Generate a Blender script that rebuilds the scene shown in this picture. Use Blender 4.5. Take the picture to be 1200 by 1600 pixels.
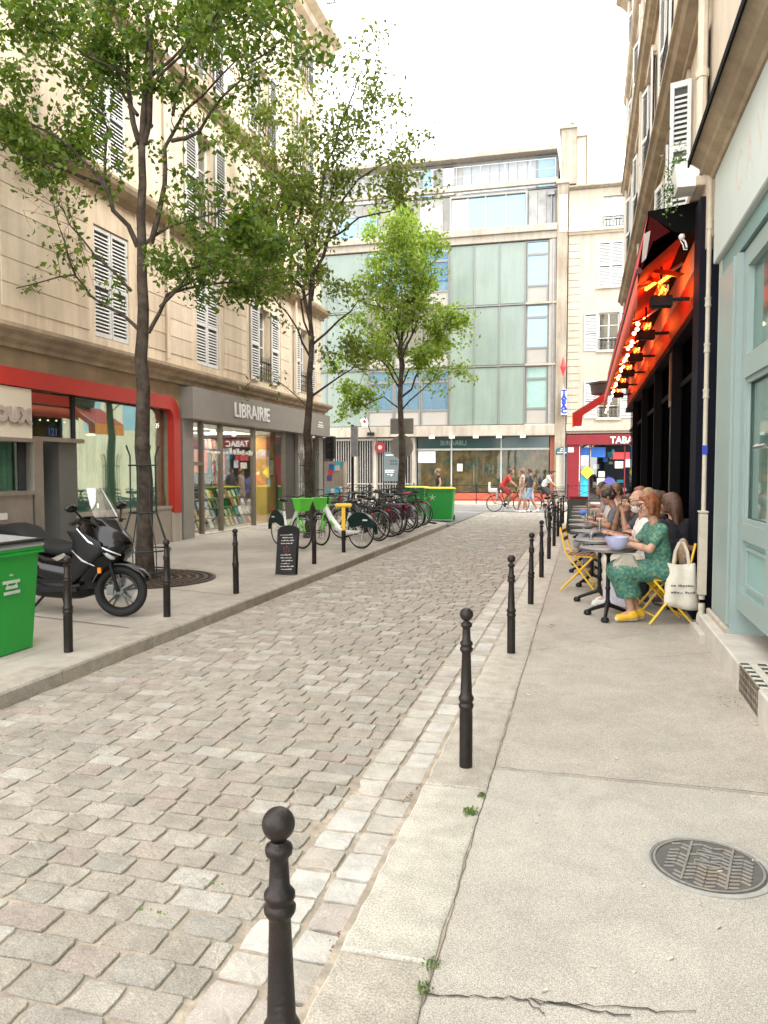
import bpy, math, random
import numpy as np
from mathutils import Vector, Matrix, Euler
PI = math.pi
R = math.radians
for o in list(bpy.data.objects): bpy.data.objects.remove(o)
scn = bpy.context.scene
COL = scn.collection
rnd = random.Random(7)

# ------------------------------------------------------------------ camera
H = 1.58
FL = 1200.0
PITCH = math.atan(63 / FL)
YAW = math.atan(312 / FL * math.cos(PITCH))
cam_d = bpy.data.cameras.new('camera')
cam = bpy.data.objects.new('camera', cam_d)
COL.objects.link(cam)
cam.location = (0, 0, H)
cam.rotation_euler = (PI / 2 - PITCH, 0, YAW)
cam_d.sensor_fit = 'AUTO'
cam_d.sensor_width = 36
cam_d.lens = 27.0
cam_d.clip_start = .05
cam_d.clip_end = 500
scn.camera = cam
# ------------------------------------------------------------------ world, sun, exposure
SUN_EL, SUN_ROT = R(48), R(115)
w = bpy.data.worlds.new('World'); scn.world = w; w.use_nodes = True
nt = w.node_tree; nt.nodes.clear()
sky = nt.nodes.new('ShaderNodeTexSky'); sky.sky_type = 'NISHITA'; sky.sun_disc = False
sky.sun_elevation = SUN_EL; sky.sun_rotation = SUN_ROT
mixw = nt.nodes.new('ShaderNodeMixRGB'); mixw.inputs[0].default_value = .9
mixw.inputs[2].default_value = (9.7, 9.6, 9.35, 1)      # high bright overcast
nt.links.new(sky.outputs[0], mixw.inputs[1])
bg = nt.nodes.new('ShaderNodeBackground'); bg.inputs[1].default_value = .13
nt.links.new(mixw.outputs[0], bg.inputs[0])
wo = nt.nodes.new('ShaderNodeOutputWorld'); nt.links.new(bg.outputs[0], wo.inputs[0])
sd = bpy.data.lights.new('sun', 'SUN'); sd.energy = 1.5; sd.angle = R(24); sd.color = (1, .96, .9)
sun = bpy.data.objects.new('sun', sd); COL.objects.link(sun)
# direction the light comes from: azimuth matches the sky's sun
_az = SUN_ROT
sdir = Vector((math.sin(_az) * math.cos(SUN_EL), math.cos(_az) * math.cos(SUN_EL), math.sin(SUN_EL)))
sun.rotation_euler = sdir.to_track_quat('Z', 'Y').to_euler()
scn.view_settings.view_transform = 'Standard'
scn.view_settings.look = 'None'
scn.view_settings.exposure = 1.92
scn.view_settings.gamma = 1
scn.view_settings.use_curve_mapping = False
scn.render.engine = 'CYCLES'
scn.cycles.max_bounces = 6
scn.cycles.transparent_max_bounces = 12

# ------------------------------------------------------------------ points measured on site
_f = Vector((-math.sin(YAW) * math.cos(PITCH), math.cos(YAW) * math.cos(PITCH), -math.sin(PITCH)))
_r = Vector((math.cos(YAW), math.sin(YAW), 0))
_u = _r.cross(_f)
def _ray(px, py): return _f + _r * ((px - 600) / FL) + _u * ((800 - py) / FL)
def atX(px, py, x): r = _ray(px, py); return Vector((0, 0, H)) + r * (x / r.x)
def atY(px, py, y): r = _ray(px, py); return Vector((0, 0, H)) + r * (y / r.y)
def atZ(px, py, z=0): r = _ray(px, py); return Vector((0, 0, H)) + r * ((z - H) / r.z)

# ------------------------------------------------------------------ materials
MATS = {}
def mat(name, col, rough=.7, metal=0., var=.12, vs=6., bump=.0, bs=40., spec=.5, emis=None, es=0., dirt=0., hue=None, rnd_obj=0., coat=0., streak=0., bd=.01, ss=1.6):
    if name in MATS: return MATS[name]
    m = bpy.data.materials.new(name); m.use_nodes = True; MATS[name] = m
    t = m.node_tree; N = t.nodes; L = t.links
    b = N['Principled BSDF']
    b.inputs['Roughness'].default_value = rough; b.inputs['Metallic'].default_value = metal
    b.inputs['Specular IOR Level'].default_value = spec
    if coat: b.inputs['Coat Weight'].default_value = coat; b.inputs['Coat Roughness'].default_value = .08
    tc = N.new('ShaderNodeTexCoord')
    n1 = N.new('ShaderNodeTexNoise'); n1.inputs['Scale'].default_value = vs; n1.inputs['Detail'].default_value = 6
    n1.inputs['Roughness'].default_value = .65
    L.new(tc.outputs['Object'], n1.inputs['Vector'])
    mr = N.new('ShaderNodeMapRange'); mr.inputs[1].default_value = .3; mr.inputs[2].default_value = .7
    mr.inputs[3].default_value = 1 - var; mr.inputs[4].default_value = 1 + var
    L.new(n1.outputs[0], mr.inputs[0])
    c = N.new('ShaderNodeMixRGB'); c.blend_type = 'MULTIPLY'; c.inputs[0].default_value = 1
    c.inputs[1].default_value = (*col, 1)
    L.new(mr.outputs[0], c.inputs[2])
    out = c.outputs[0]
    if hue:                                   # second tone in large soft patches
        n2 = N.new('ShaderNodeTexNoise'); n2.inputs['Scale'].default_value = hue[1]; n2.inputs['Detail'].default_value = 4
        L.new(tc.outputs['Object'], n2.inputs['Vector'])
        m2 = N.new('ShaderNodeMapRange'); m2.inputs[1].default_value = .45; m2.inputs[2].default_value = .7
        L.new(n2.outputs[0], m2.inputs[0])
        c2 = N.new('ShaderNodeMixRGB'); L.new(m2.outputs[0], c2.inputs[0]); L.new(out, c2.inputs[1]); c2.inputs[2].default_value = (*hue[0], 1)
        out = c2.outputs[0]
    if streak:                                # rain streaks and soot, stretched down the wall
        mp = N.new('ShaderNodeMapping'); mp.inputs['Scale'].default_value = (2.6, 2.6, .28); L.new(tc.outputs['Object'], mp.inputs[0])
        ns_ = N.new('ShaderNodeTexNoise'); ns_.inputs['Scale'].default_value = ss; ns_.inputs['Detail'].default_value = 8; ns_.inputs['Roughness'].default_value = .7; L.new(mp.outputs[0], ns_.inputs['Vector'])
        ms = N.new('ShaderNodeMapRange'); ms.inputs[1].default_value = .42; ms.inputs[2].default_value = .72; ms.inputs[3].default_value = 1; ms.inputs[4].default_value = 1 - streak; L.new(ns_.outputs[0], ms.inputs[0])
        cs = N.new('ShaderNodeMixRGB'); cs.blend_type = 'MULTIPLY'; cs.inputs[0].default_value = 1; L.new(out, cs.inputs[1]); L.new(ms.outputs[0], cs.inputs[2]); out = cs.outputs[0]
    if rnd_obj:
        oi = N.new('ShaderNodeObjectInfo'); ge = N.new('ShaderNodeNewGeometry')
        ad = N.new('ShaderNodeMath'); ad.operation = 'ADD'; L.new(oi.outputs['Random'], ad.inputs[0]); L.new(ge.outputs['Random Per Island'], ad.inputs[1])
        fr = N.new('ShaderNodeMath'); fr.operation = 'FRACT'; L.new(ad.outputs[0], fr.inputs[0])
        m3 = N.new('ShaderNodeMapRange'); m3.inputs[3].default_value = 1 - rnd_obj; m3.inputs[4].default_value = 1 + rnd_obj
        L.new(fr.outputs[0], m3.inputs[0])
        c3 = N.new('ShaderNodeMixRGB'); c3.blend_type = 'MULTIPLY'; c3.inputs[0].default_value = 1
        L.new(out, c3.inputs[1]); L.new(m3.outputs[0], c3.inputs[2]); out = c3.outputs[0]
    L.new(out, b.inputs['Base Color'])
    if bump:
        nb = N.new('ShaderNodeTexNoise'); nb.inputs['Scale'].default_value = bs; nb.inputs['Detail'].default_value = 5
        L.new(tc.outputs['Object'], nb.inputs['Vector'])
        bp = N.new('ShaderNodeBump'); bp.inputs['Strength'].default_value = bump; bp.inputs['Distance'].default_value = bd
        L.new(nb.outputs[0], bp.inputs['Height']); L.new(bp.outputs[0], b.inputs['Normal'])
    if emis:
        b.inputs['Emission Color'].default_value = (*emis, 1); b.inputs['Emission Strength'].default_value = es
    return m

def glass(name, tint=(.9, .95, .93), refl=.25, rough=.02, haze=0., hazecol=(.5, .6, .55), gcol=(.95, .97, .96)):
    if name in MATS: return MATS[name]
    m = bpy.data.materials.new(name); m.use_nodes = True; MATS[name] = m
    t = m.node_tree; N = t.nodes; L = t.links; N.clear()
    o = N.new('ShaderNodeOutputMaterial'); tr = N.new('ShaderNodeBsdfTransparent'); tr.inputs[0].default_value = (*tint, 1)
    gl = N.new('ShaderNodeBsdfGlossy'); gl.inputs['Roughness'].default_value = rough; gl.inputs[0].default_value = (*gcol, 1)
    lw = N.new('ShaderNodeLayerWeight'); lw.inputs[0].default_value = .35
    mr = N.new('ShaderNodeMapRange'); mr.inputs[3].default_value = refl; mr.inputs[4].default_value = min(1, refl + .45)
    L.new(lw.outputs['Fresnel'], mr.inputs[0])
    mx = N.new('ShaderNodeMixShader'); L.new(mr.outputs[0], mx.inputs[0])
    base = tr.outputs[0]
    if haze:
        df = N.new('ShaderNodeBsdfDiffuse'); df.inputs[0].default_value = (*hazecol, 1)
        m2 = N.new('ShaderNodeMixShader'); m2.inputs[0].default_value = haze
        L.new(tr.outputs[0], m2.inputs[1]); L.new(df.outputs[0], m2.inputs[2]); base = m2.outputs[0]
    L.new(base, mx.inputs[1]); L.new(gl.outputs[0], mx.inputs[2]); L.new(mx.outputs[0], o.inputs[0])
    return m

def stone_mat(name, ramp, grain=(.55, 1.3), gs=260., rough=.75, bump=.35, spec=.4):
    """granite / sandstone: per-stone colour out of a ramp, speckled"""
    m = bpy.data.materials.new(name); m.use_nodes = True; MATS[name] = m
    t = m.node_tree; N = t.nodes; L = t.links; b = N['Principled BSDF']
    b.inputs['Roughness'].default_value = rough; b.inputs['Specular IOR Level'].default_value = spec
    oi = N.new('ShaderNodeObjectInfo'); ge = N.new('ShaderNodeNewGeometry')
    ad = N.new('ShaderNodeMath'); ad.operation = 'ADD'; L.new(oi.outputs['Random'], ad.inputs[0]); L.new(ge.outputs['Random Per Island'], ad.inputs[1])
    fr = N.new('ShaderNodeMath'); fr.operation = 'FRACT'; L.new(ad.outputs[0], fr.inputs[0])
    cr = N.new('ShaderNodeValToRGB'); L.new(fr.outputs[0], cr.inputs[0])
    el = cr.color_ramp.elements
    while len(el) < len(ramp): el.new(.5)
    for e, (p, c) in zip(el, ramp): e.position = p; e.color = (*c, 1)
    cr.color_ramp.interpolation = 'CONSTANT'
    g = ge.outputs['Position']
    n1 = N.new('ShaderNodeTexNoise'); n1.inputs['Scale'].default_value = gs; n1.inputs['Detail'].default_value = 3; L.new(g, n1.inputs['Vector'])
    m1 = N.new('ShaderNodeMapRange'); m1.inputs[1].default_value = .35; m1.inputs[2].default_value = .65; m1.inputs[3].default_value = grain[0]; m1.inputs[4].default_value = grain[1]
    L.new(n1.outputs[0], m1.inputs[0])
    c1 = N.new('ShaderNodeMixRGB'); c1.blend_type = 'MULTIPLY'; c1.inputs[0].default_value = .55
    L.new(cr.outputs[0], c1.inputs[1]); L.new(m1.outputs[0], c1.inputs[2])
    n2 = N.new('ShaderNodeTexNoise'); n2.inputs['Scale'].default_value = 9; n2.inputs['Detail'].default_value = 6; L.new(g, n2.inputs['Vector'])
    m2 = N.new('ShaderNodeMapRange'); m2.inputs[1].default_value = .3; m2.inputs[2].default_value = .7; m2.inputs[3].default_value = .82; m2.inputs[4].default_value = 1.15
    L.new(n2.outputs[0], m2.inputs[0])
    c2 = N.new('ShaderNodeMixRGB'); c2.blend_type = 'MULTIPLY'; c2.inputs[0].default_value = 1
    L.new(c1.outputs[0], c2.inputs[1]); L.new(m2.outputs[0], c2.inputs[2])
    L.new(c2.outputs[0], b.inputs['Base Color'])
    n3 = N.new('ShaderNodeTexNoise'); n3.inputs['Scale'].default_value = 32; n3.inputs['Detail'].default_value = 9; n3.inputs['Roughness'].default_value = .62; L.new(g, n3.inputs['Vector'])
    bp = N.new('ShaderNodeBump'); bp.inputs['Strength'].default_value = bump; bp.inputs['Distance'].default_value = .02
    L.new(n3.outputs[0], bp.inputs['Height']); L.new(bp.outputs[0], b.inputs['Normal'])
    return m

# ------------------------------------------------------------------ mesh builder
class MB:
    def __init__(s): s.v = []; s.f = []; s.m = []; s.cur = 0
    def add(s, vs, fs, M=None):
        b = len(s.v)
        if M is not None: vs = [M @ Vector(v) for v in vs]
        s.v += [tuple(v) for v in vs]
        for f in fs: s.f.append([b + i for i in f]); s.m.append(s.cur)
        return s
    def box(s, x0, y0, z0, x1, y1, z1, M=None):
        if x0 > x1: x0, x1 = x1, x0
        if y0 > y1: y0, y1 = y1, y0
        if z0 > z1: z0, z1 = z1, z0
        v = [(x0, y0, z0), (x1, y0, z0), (x1, y1, z0), (x0, y1, z0), (x0, y0, z1), (x1, y0, z1), (x1, y1, z1), (x0, y1, z1)]
        return s.add(v, [(0, 3, 2, 1), (4, 5, 6, 7), (0, 1, 5, 4), (1, 2, 6, 5), (2, 3, 7, 6), (3, 0, 4, 7)], M)
    def cbox(s, x0, y0, z0, x1, y1, z1, c=.01, M=None):
        """box with chamfered vertical and top edges"""
        if x0 > x1: x0, x1 = x1, x0
        if y0 > y1: y0, y1 = y1, y0
        if z0 > z1: z0, z1 = z1, z0
        def ring(i, z): return [(x0 + i, y0 + i, z), (x1 - i, y0 + i, z), (x1 - i, y1 - i, z), (x0 + i, y1 - i, z)]
        v = ring(c, z0) + ring(0, z0 + c) + ring(0, z1 - c) + ring(c, z1)
        f = [(3, 2, 1, 0), (12, 13, 14, 15)]
        for k in range(3):
            for i in range(4): j = (i + 1) % 4; f.append((k * 4 + i, k * 4 + j, k * 4 + 4 + j, k * 4 + 4 + i))
        return s.add(v, f, M)
    def tube(s, pts, r, n=8, cap=True):
        pts = [Vector(p) for p in pts]
        rs = r if isinstance(r, (list, tuple)) else [r] * len(pts)
        b = len(s.v); up = None
        for i, p in enumerate(pts):
            d = (pts[min(i + 1, len(pts) - 1)] - pts[max(i - 1, 0)])
            if d.length < 1e-9: d = Vector((0, 0, 1))
            d.normalize()
            if up is None: up = d.orthogonal().normalized()
            else:
                up = up - d * up.dot(d)
                if up.length < 1e-6: up = d.orthogonal()
                up.normalize()
            q = d.cross(up)
            for k in range(n):
                a = 2 * PI * k / n
                s.v.append(tuple(p + (up * math.cos(a) + q * math.sin(a)) * rs[i]))
        for i in range(len(pts) - 1):
            for k in range(n):
                k2 = (k + 1) % n
                s.f.append([b + i * n + k, b + i * n + k2, b + (i + 1) * n + k2, b + (i + 1) * n + k]); s.m.append(s.cur)
        if cap:
            s.f.append([b + k for k in range(n)][::-1]); s.m.append(s.cur)
            e = b + (len(pts) - 1) * n
            s.f.append([e + k for k in range(n)]); s.m.append(s.cur)
        return s
    def lathe(s, prof, n=16, M=None, c=(0, 0, 0)):
        """prof: (radius, z) from bottom to top, about local Z"""
        v = []; f = []
        for r, z in prof:
            for k in range(n):
                a = 2 * PI * k / n; v.append((c[0] + r * math.cos(a), c[1] + r * math.sin(a), c[2] + z))
        for i in range(len(prof) - 1):
            for k in range(n):
                k2 = (k + 1) % n; f.append((i * n + k, i * n + k2, (i + 1) * n + k2, (i + 1) * n + k))
        f.append(tuple(range(n))[::-1]); f.append(tuple((len(prof) - 1) * n + k for k in range(n)))
        return s.add(v, f, M)
    def ball(s, c, r, n=12, m=8, M=None):
        r = r if isinstance(r, (tuple, list)) else (r, r, r)
        v = [(c[0], c[1], c[2] - r[2])]; f = []
        for i in range(1, m):
            t = PI * i / m
            for k in range(n):
                a = 2 * PI * k / n
                v.append((c[0] + r[0] * math.sin(t) * math.cos(a), c[1] + r[1] * math.sin(t) * math.sin(a), c[2] - r[2] * math.cos(t)))
        v.append((c[0], c[1], c[2] + r[2]))
        for k in range(n): f.append((0, 1 + (k + 1) % n, 1 + k))
        for i in range(m - 2):
            for k in range(n):
                a = 1 + i * n; k2 = (k + 1) % n
                f.append((a + k, a + k2, a + n + k2, a + n + k))
        e = len(v) - 1; a = 1 + (m - 2) * n
        for k in range(n): f.append((a + k, a + (k + 1) % n, e))
        return s.add(v, f, M)
    def torus(s, c, Rr, r, n=28, m=8, M=None):
        """ring in the XZ plane about Y (a wheel rolling along X)"""
        v = []; f = []
        for i in range(n):
            a = 2 * PI * i / n
            for k in range(m):
                b = 2 * PI * k / m; q = Rr + r * math.cos(b)
                v.append((c[0] + q * math.cos(a), c[1] + r * math.sin(b), c[2] + q * math.sin(a)))
        for i in range(n):
            for k in range(m):
                i2 = (i + 1) % n; k2 = (k + 1) % m
                f.append((i * m + k, i * m + k2, i2 * m + k2, i2 * m + k))
        return s.add(v, f, M)
    def prism(s, poly, d0, d1, axis='y', M=None):
        """poly in the plane across axis, extruded from d0 to d1"""
        n = len(poly); v = []
        for d in (d0, d1):
            for a, b in poly:
                v.append((a, d, b) if axis == 'y' else ((d, a, b) if axis == 'x' else (a, b, d)))
        f = [tuple(range(n)), tuple(range(n, 2 * n))[::-1]]
        for i in range(n): j = (i + 1) % n; f.append((i, i + n, j + n, j))
        return s.add(v, f, M)
    def quad(s, a, b, c, d): return s.add([a, b, c, d], [(0, 1, 2, 3)])
    def strip(s, a, b):
        """ribbon between two equally long polylines"""
        n = len(a); return s.add(list(a) + list(b), [(i, i + 1, n + i + 1, n + i) for i in range(n - 1)])
    def build(s, name, mats, parent=None, loc=None, smooth=None, rot=None, fix=True):
        me = bpy.data.meshes.new(name)
        me.from_pydata(s.v, [], s.f)
        mats = mats if isinstance(mats, (list, tuple)) else [mats]
        for m in mats: me.materials.append(m)
        if max(s.m or [0]) > 0: me.polygons.foreach_set('material_index', s.m)
        if fix:
            import bmesh
            bm = bmesh.new(); bm.from_mesh(me); bmesh.ops.recalc_face_normals(bm, faces=bm.faces); bm.to_mesh(me); bm.free()
        if smooth is not None:
            me.polygons.foreach_set('use_smooth', [True] * len(me.polygons))
            if smooth < 170: me.set_sharp_from_angle(angle=R(smooth))
        me.update()
        return link(name, me, parent, loc, rot)

def link(name, me, parent=None, loc=None, rot=None):
    o = bpy.data.objects.new(name, me); COL.objects.link(o)
    if parent is not None: o.parent = parent
    if loc is not None: o.location = loc
    if rot is not None: o.rotation_euler = rot
    return o
def tag(o, label=None, cat=None, group=None, kind=None):
    if label:
        o['label'] = label
        if len(label.split()) > 16: print('LONG', len(label.split()), label)
    if cat: o['category'] = cat
    if group: o['group'] = group
    if kind: o['kind'] = kind
    return o
def boxes(name, m, parent, M, *rects):
    for r_ in rects: b = MB(); b.box(*r_, M=M); o = b.build(name, m, parent)
    return o
def thing(name, label, cat, loc=(0, 0, 0), rz=0, group=None):
    o = link(name, None, None, loc, (0, 0, rz)); o.empty_display_size = .1
    return tag(o, label, cat, group)
def dup(root, loc, rz=None, label=None, scale=None):
    r = root.copy(); COL.objects.link(r); r.location = loc
    if rz is not None: r.rotation_euler = (0, 0, rz)
    if label: r['label'] = label
    if scale: r.scale = (scale,) * 3 if not isinstance(scale, tuple) else scale
    for ch in list(root.children):
        c = ch.copy(); COL.objects.link(c); c.parent = r
        for g in list(ch.children):
            d = g.copy(); COL.objects.link(d); d.parent = c
    return r
def text(name, s, size, m, parent=None, loc=(0, 0, 0), rot=(PI / 2, 0, 0), ext=.004, bold=0., sx=1., align='CENTER', sp=1.):
    cu = bpy.data.curves.new(name, 'FONT'); cu.body = s; cu.size = size; cu.extrude = ext; cu.offset = bold; cu.align_x = align
    cu.space_character = sp; cu.resolution_u = 2
    tmp = bpy.data.objects.new('tmp', cu); COL.objects.link(tmp)
    dg = bpy.context.evaluated_depsgraph_get(); me = bpy.data.meshes.new_from_object(tmp.evaluated_get(dg))
    bpy.data.objects.remove(tmp); bpy.data.curves.remove(cu)
    me.materials.clear(); me.materials.append(m)
    o = link(name, me, parent, loc, rot); o.scale = (sx, 1, 1)
    return o
# ------------------------------------------------------------------ palette
iron = mat('painted_iron', (.014, .013, .012), .5, .3, .3, 14, .25, 90, spec=.5, hue=((.05, .036, .03), 5))
black_metal = mat('black_metal', (.008, .008, .009), .5, .1, .15, 8, spec=.3)
black_rubber = mat('black_rubber', (.008, .008, .008), .75, 0, .15, 20, .2, 120)
dark_glossy = mat('glossy_black_paint', (.008, .009, .011), .14, 0, .08, 5, coat=.7)
satin_black = mat('satin_black_plastic', (.006, .0065, .008), .5, 0, .12, 10, .05, 200, spec=.25)
chrome = mat('chrome', (.62, .62, .62), .18, 1., .08, 8)
steel = mat('brushed_steel', (.42, .42, .41), .35, 1., .12, 4, .1, 90)
stainless = mat('stained_stainless', (.36, .33, .29), .42, .8, .15, 2.2, .08, 60, hue=((.28, .24, .2), 1.3))
white_paint = mat('white_paint', (.74, .74, .71), .5, 0, .06, 5)
sign_white = mat('sign_white', (.82, .82, .80), .5, 0, .03, 5)
shutter_white = mat('shutter_white', (.66, .66, .64), .55, 0, .08, 3, .08, 60, rnd_obj=.03)
limestone = mat('limestone', (.70, .575, .425), .85, 0, .12, 1.3, .3, 25, hue=((.74, .65, .52), .35), streak=.32)
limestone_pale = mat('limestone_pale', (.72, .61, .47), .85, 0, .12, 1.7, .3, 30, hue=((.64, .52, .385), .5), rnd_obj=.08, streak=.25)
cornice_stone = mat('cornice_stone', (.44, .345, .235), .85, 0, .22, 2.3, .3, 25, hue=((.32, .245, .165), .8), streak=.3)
ochre_render = mat('ochre_render', (.33, .25, .15), .85, 0, .25, 2.5, .3, 30, hue=((.24, .19, .13), 1.2))
cream_wall = mat('cream_render', (.62, .53, .42), .85, 0, .08, 1.1, .15, 30, hue=((.54, .44, .33), .4), streak=.3)
cream_pale = mat('cream_render_pale', (.47, .425, .345), .85, 0, .07, .9, .1, 30, hue=((.42, .37, .29), .35), streak=.2)
concrete = mat('concrete', (.42, .375, .31), .85, 0, .13, 1.2, .15, 25, hue=((.36, .31, .25), .6), streak=.4)
concrete_dirty = mat('concrete_dirty', (.38, .33, .26), .88, 0, .22, 1.6, .2, 25, hue=((.27, .21, .15), .8), streak=.45)
zinc = mat('zinc_sheet', (.33, .35, .37), .45, .5, .12, 2., .05, 10, rnd_obj=.06)
grey_panel = mat('grey_panel', (.34, .32, .29), .6, 0, .06, 1.)
grey_frame = mat('grey_frame', (.22, .22, .21), .45, .3, .08, 4)
shop_grey = mat('shop_grey', (.235, .22, .195), .5, 0, .08, 2.5, .04, 60)
red_paint = mat('red_paint', (.44, .022, .014), .38, 0, .1, 2.)
red_panel = mat('dark_red_paint', (.20, .010, .018), .45, 0, .1, 2.)
teal_paint = mat('teal_paint', (.27, .345, .33), .42, 0, .06, 1.6, .04, 40, hue=((.245, .32, .305), .7))
fascia_paint = mat('fascia_pale', (.52, .58, .55), .5, 0, .06, 1.2)
teal_dark = mat('teal_shadow_gap', (.10, .16, .155), .5, 0, .08, 1.6)
green_plastic = mat('green_bin_plastic', (.010, .30, .035), .38, 0, .07, 3)
green_dark = mat('bin_lid_grey', (.30, .31, .31), .5, 0, .08, 3)
lid_yellow = mat('yellow_lid', (.72, .62, .03), .4, 0, .06, 3)
yellow_paint = mat('yellow_paint', (.82, .50, .03), .4, 0, .08, 6)
lime_green = mat('lime_plastic', (.13, .62, .06), .4, 0, .06, 5)
bike_white = mat('bike_white', (.74, .76, .72), .3, 0, .04, 5)
bike_black = mat('bike_black', (.008, .009, .010), .3, .1, .1, 8)
bark = mat('bark', (.055, .042, .033), .95, 0, .45, 14, 1.0, 26, hue=((.10, .082, .066), 6), spec=.2)
soil = mat('soil', (.06, .045, .032), .95, 0, .3, 20, .6, 50)
orange_lens = mat('orange_lens', (.9, .25, .02), .25, 0, .05, 5)
def asphalt(name, col, v=.1, hue=None):
    m = mat(name, col, .9, 0, v, 1.1, .3, 170, spec=.3, hue=hue)
    t = m.node_tree; N = t.nodes; L = t.links; b = N['Principled BSDF']
    src = b.inputs['Base Color'].links[0].from_socket
    ge = N.new('ShaderNodeNewGeometry')
    n = N.new('ShaderNodeTexNoise'); n.inputs['Scale'].default_value = 260; n.inputs['Detail'].default_value = 5; L.new(ge.outputs['Position'], n.inputs['Vector'])
    mr = N.new('ShaderNodeMapRange'); mr.inputs[1].default_value = .36; mr.inputs[2].default_value = .66; mr.inputs[3].default_value = .58; mr.inputs[4].default_value = 1.34
    L.new(n.outputs[0], mr.inputs[0])
    c = N.new('ShaderNodeMixRGB'); c.blend_type = 'MULTIPLY'; c.inputs[0].default_value = 1; L.new(src, c.inputs[1]); L.new(mr.outputs[0], c.inputs[2])
    # scattered small dark stains and pale gum spots
    v1 = N.new('ShaderNodeTexVoronoi'); v1.inputs['Scale'].default_value = 8.0; L.new(ge.outputs['Position'], v1.inputs['Vector'])
    m1 = N.new('ShaderNodeMapRange'); m1.inputs[1].default_value = .035; m1.inputs[2].default_value = .075; m1.inputs[3].default_value = .80; m1.inputs[4].default_value = 1
    L.new(v1.outputs['Distance'], m1.inputs[0])
    c2 = N.new('ShaderNodeMixRGB'); c2.blend_type = 'MULTIPLY'; c2.inputs[0].default_value = 1; L.new(c.outputs[0], c2.inputs[1]); L.new(m1.outputs[0], c2.inputs[2])
    n4 = N.new('ShaderNodeTexNoise'); n4.inputs['Scale'].default_value = 3.2; n4.inputs['Detail'].default_value = 9; n4.inputs['Distortion'].default_value = 1.2; L.new(ge.outputs['Position'], n4.inputs['Vector'])
    m4 = N.new('ShaderNodeMapRange'); m4.inputs[1].default_value = .36; m4.inputs[2].default_value = .62; m4.inputs[3].default_value = .93; m4.inputs[4].default_value = 1.04
    L.new(n4.outputs[0], m4.inputs[0])
    c4 = N.new('ShaderNodeMixRGB'); c4.blend_type = 'MULTIPLY'; c4.inputs[0].default_value = 1; L.new(c2.outputs[0], c4.inputs[1]); L.new(m4.outputs[0], c4.inputs[2])
    L.new(c4.outputs[0], b.inputs['Base Color'])
    return m
pave_r = asphalt('pavement_asphalt', (.375, .338, .285))
pave_new = asphalt('pavement_patch', (.40, .368, .318))
pave_l = asphalt('pavement_asphalt_left', (.40, .365, .315), .14, hue=((.33, .30, .255), .6))
road_asph = asphalt('road_asphalt', (.17, .165, .16))
mortar = mat('sandy_joint', (.345, .295, .23), .95, 0, .35, 14, .8, 60, hue=((.24, .20, .155), 5))
GR = [(0, (0.292, 0.262, 0.216)), (.16, (0.314, 0.283, 0.238)), (.30, (0.264, 0.243, 0.204)), (.44, (0.337, 0.309, 0.263)), (.55, (0.292, 0.265, 0.222)), (.66, (0.308, 0.268, 0.225)), (.76, (0.277, 0.258, 0.222)), (.86, (0.368, 0.346, 0.306)), (.94, (0.296, 0.252, 0.216))]
cobble_m = stone_mat('cobble_stone', GR, grain=(.5, 1.4), gs=170, bump=.55)
gutter_m = stone_mat('gutter_granite', [(0, (.41, .385, .33)), (.25, (.46, .44, .40)), (.5, (.37, .335, .285)), (.72, (.43, .40, .35)), (.9, (.39, .345, .305))])
kerb_m = stone_mat('kerb_granite', [(0, (.43, .395, .33)), (.3, (.47, .44, .37)), (.6, (.40, .36, .30)), (.8, (.49, .47, .41))], grain=(.4, 1.4), gs=140)
kerbl_m = stone_mat('kerb_granite_left', [(0, (.33, .30, .25)), (.3, (.36, .33, .275)), (.6, (.30, .27, .22)), (.8, (.35, .32, .27))], grain=(.5, 1.3), gs=120)
crack_m = mat('crack_dark', (.06, .05, .04), .95)
moss_m = mat('weed_green', (.085, .15, .02), .8, 0, .3, 30)

# ------------------------------------------------------------------ ground, road, kerbs
def ridge(x):    # gentle crown of the cobbled road
    return -.035 - .03 * ((x + 2.4) / 1.5) ** 2
g = MB(); g.box(-90, -20, -.6, 90, 140, -.16)
tag(g.build('ground', road_asph), 'bare ground under and around the street', kind='structure')
road = MB()
xs = [-3.9 + 3.2 * i / 12 for i in range(13)]
road.add([(x, y, ridge(x) - .0085) for y in (-.5, 30.6) for x in xs], [(i, i + 1, 14 + i, 13 + i) for i in range(12)])
street = tag(road.build('cobbled_street', mortar, smooth=180, fix=False), 'narrow street paved in rows of worn granite setts', kind='structure')

def sett(L, W, seed, hgt=.05, seg=4):
    """a worn sett: uneven rounded outline, domed top"""
    q = random.Random(seed); n = seg * 4
    out = []
    base = [(1, -.72), (1, -.25), (1, .25), (1, .75), (.92, 1), (.6, 1), (.2, 1), (-.2, 1), (-.6, 1), (-.93, 1), (-1, .7), (-1, .25), (-1, -.3), (-1, -.75), (-.92, -1), (-.6, -1), (-.15, -1), (.25, -1), (.65, -1), (.94, -1)] if seg > 2 else [(1, -.8), (1, .8), (.9, 1), (-.9, 1), (-1, .8), (-1, -.8), (-.9, -1), (.9, -1)]
    n = len(base)
    for bx, by in base: out.append((bx * L / 2 * (1 + q.uniform(-.04, .025)), by * W / 2 * (1 + q.uniform(-.055, .03))))
    v = [(x, y, -hgt) for x, y in out] + [(x, y, -.005) for x, y in out] + [(x * .975, y * .965, q.uniform(-.001, .001)) for x, y in out] + [(x * .55, y * .55, .001 + q.uniform(-.0015, .002)) for x, y in out] + [(0, 0, .0015)]
    f = []
    for k in range(3):
        for i in range(n): j = (i + 1) % n; f.append((k * n + i, k * n + j, (k + 1) * n + j, (k + 1) * n + i))
    for i in range(n): j = (i + 1) % n; f.append((3 * n + i, 3 * n + j, 4 * n))
    return v, f
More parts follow.
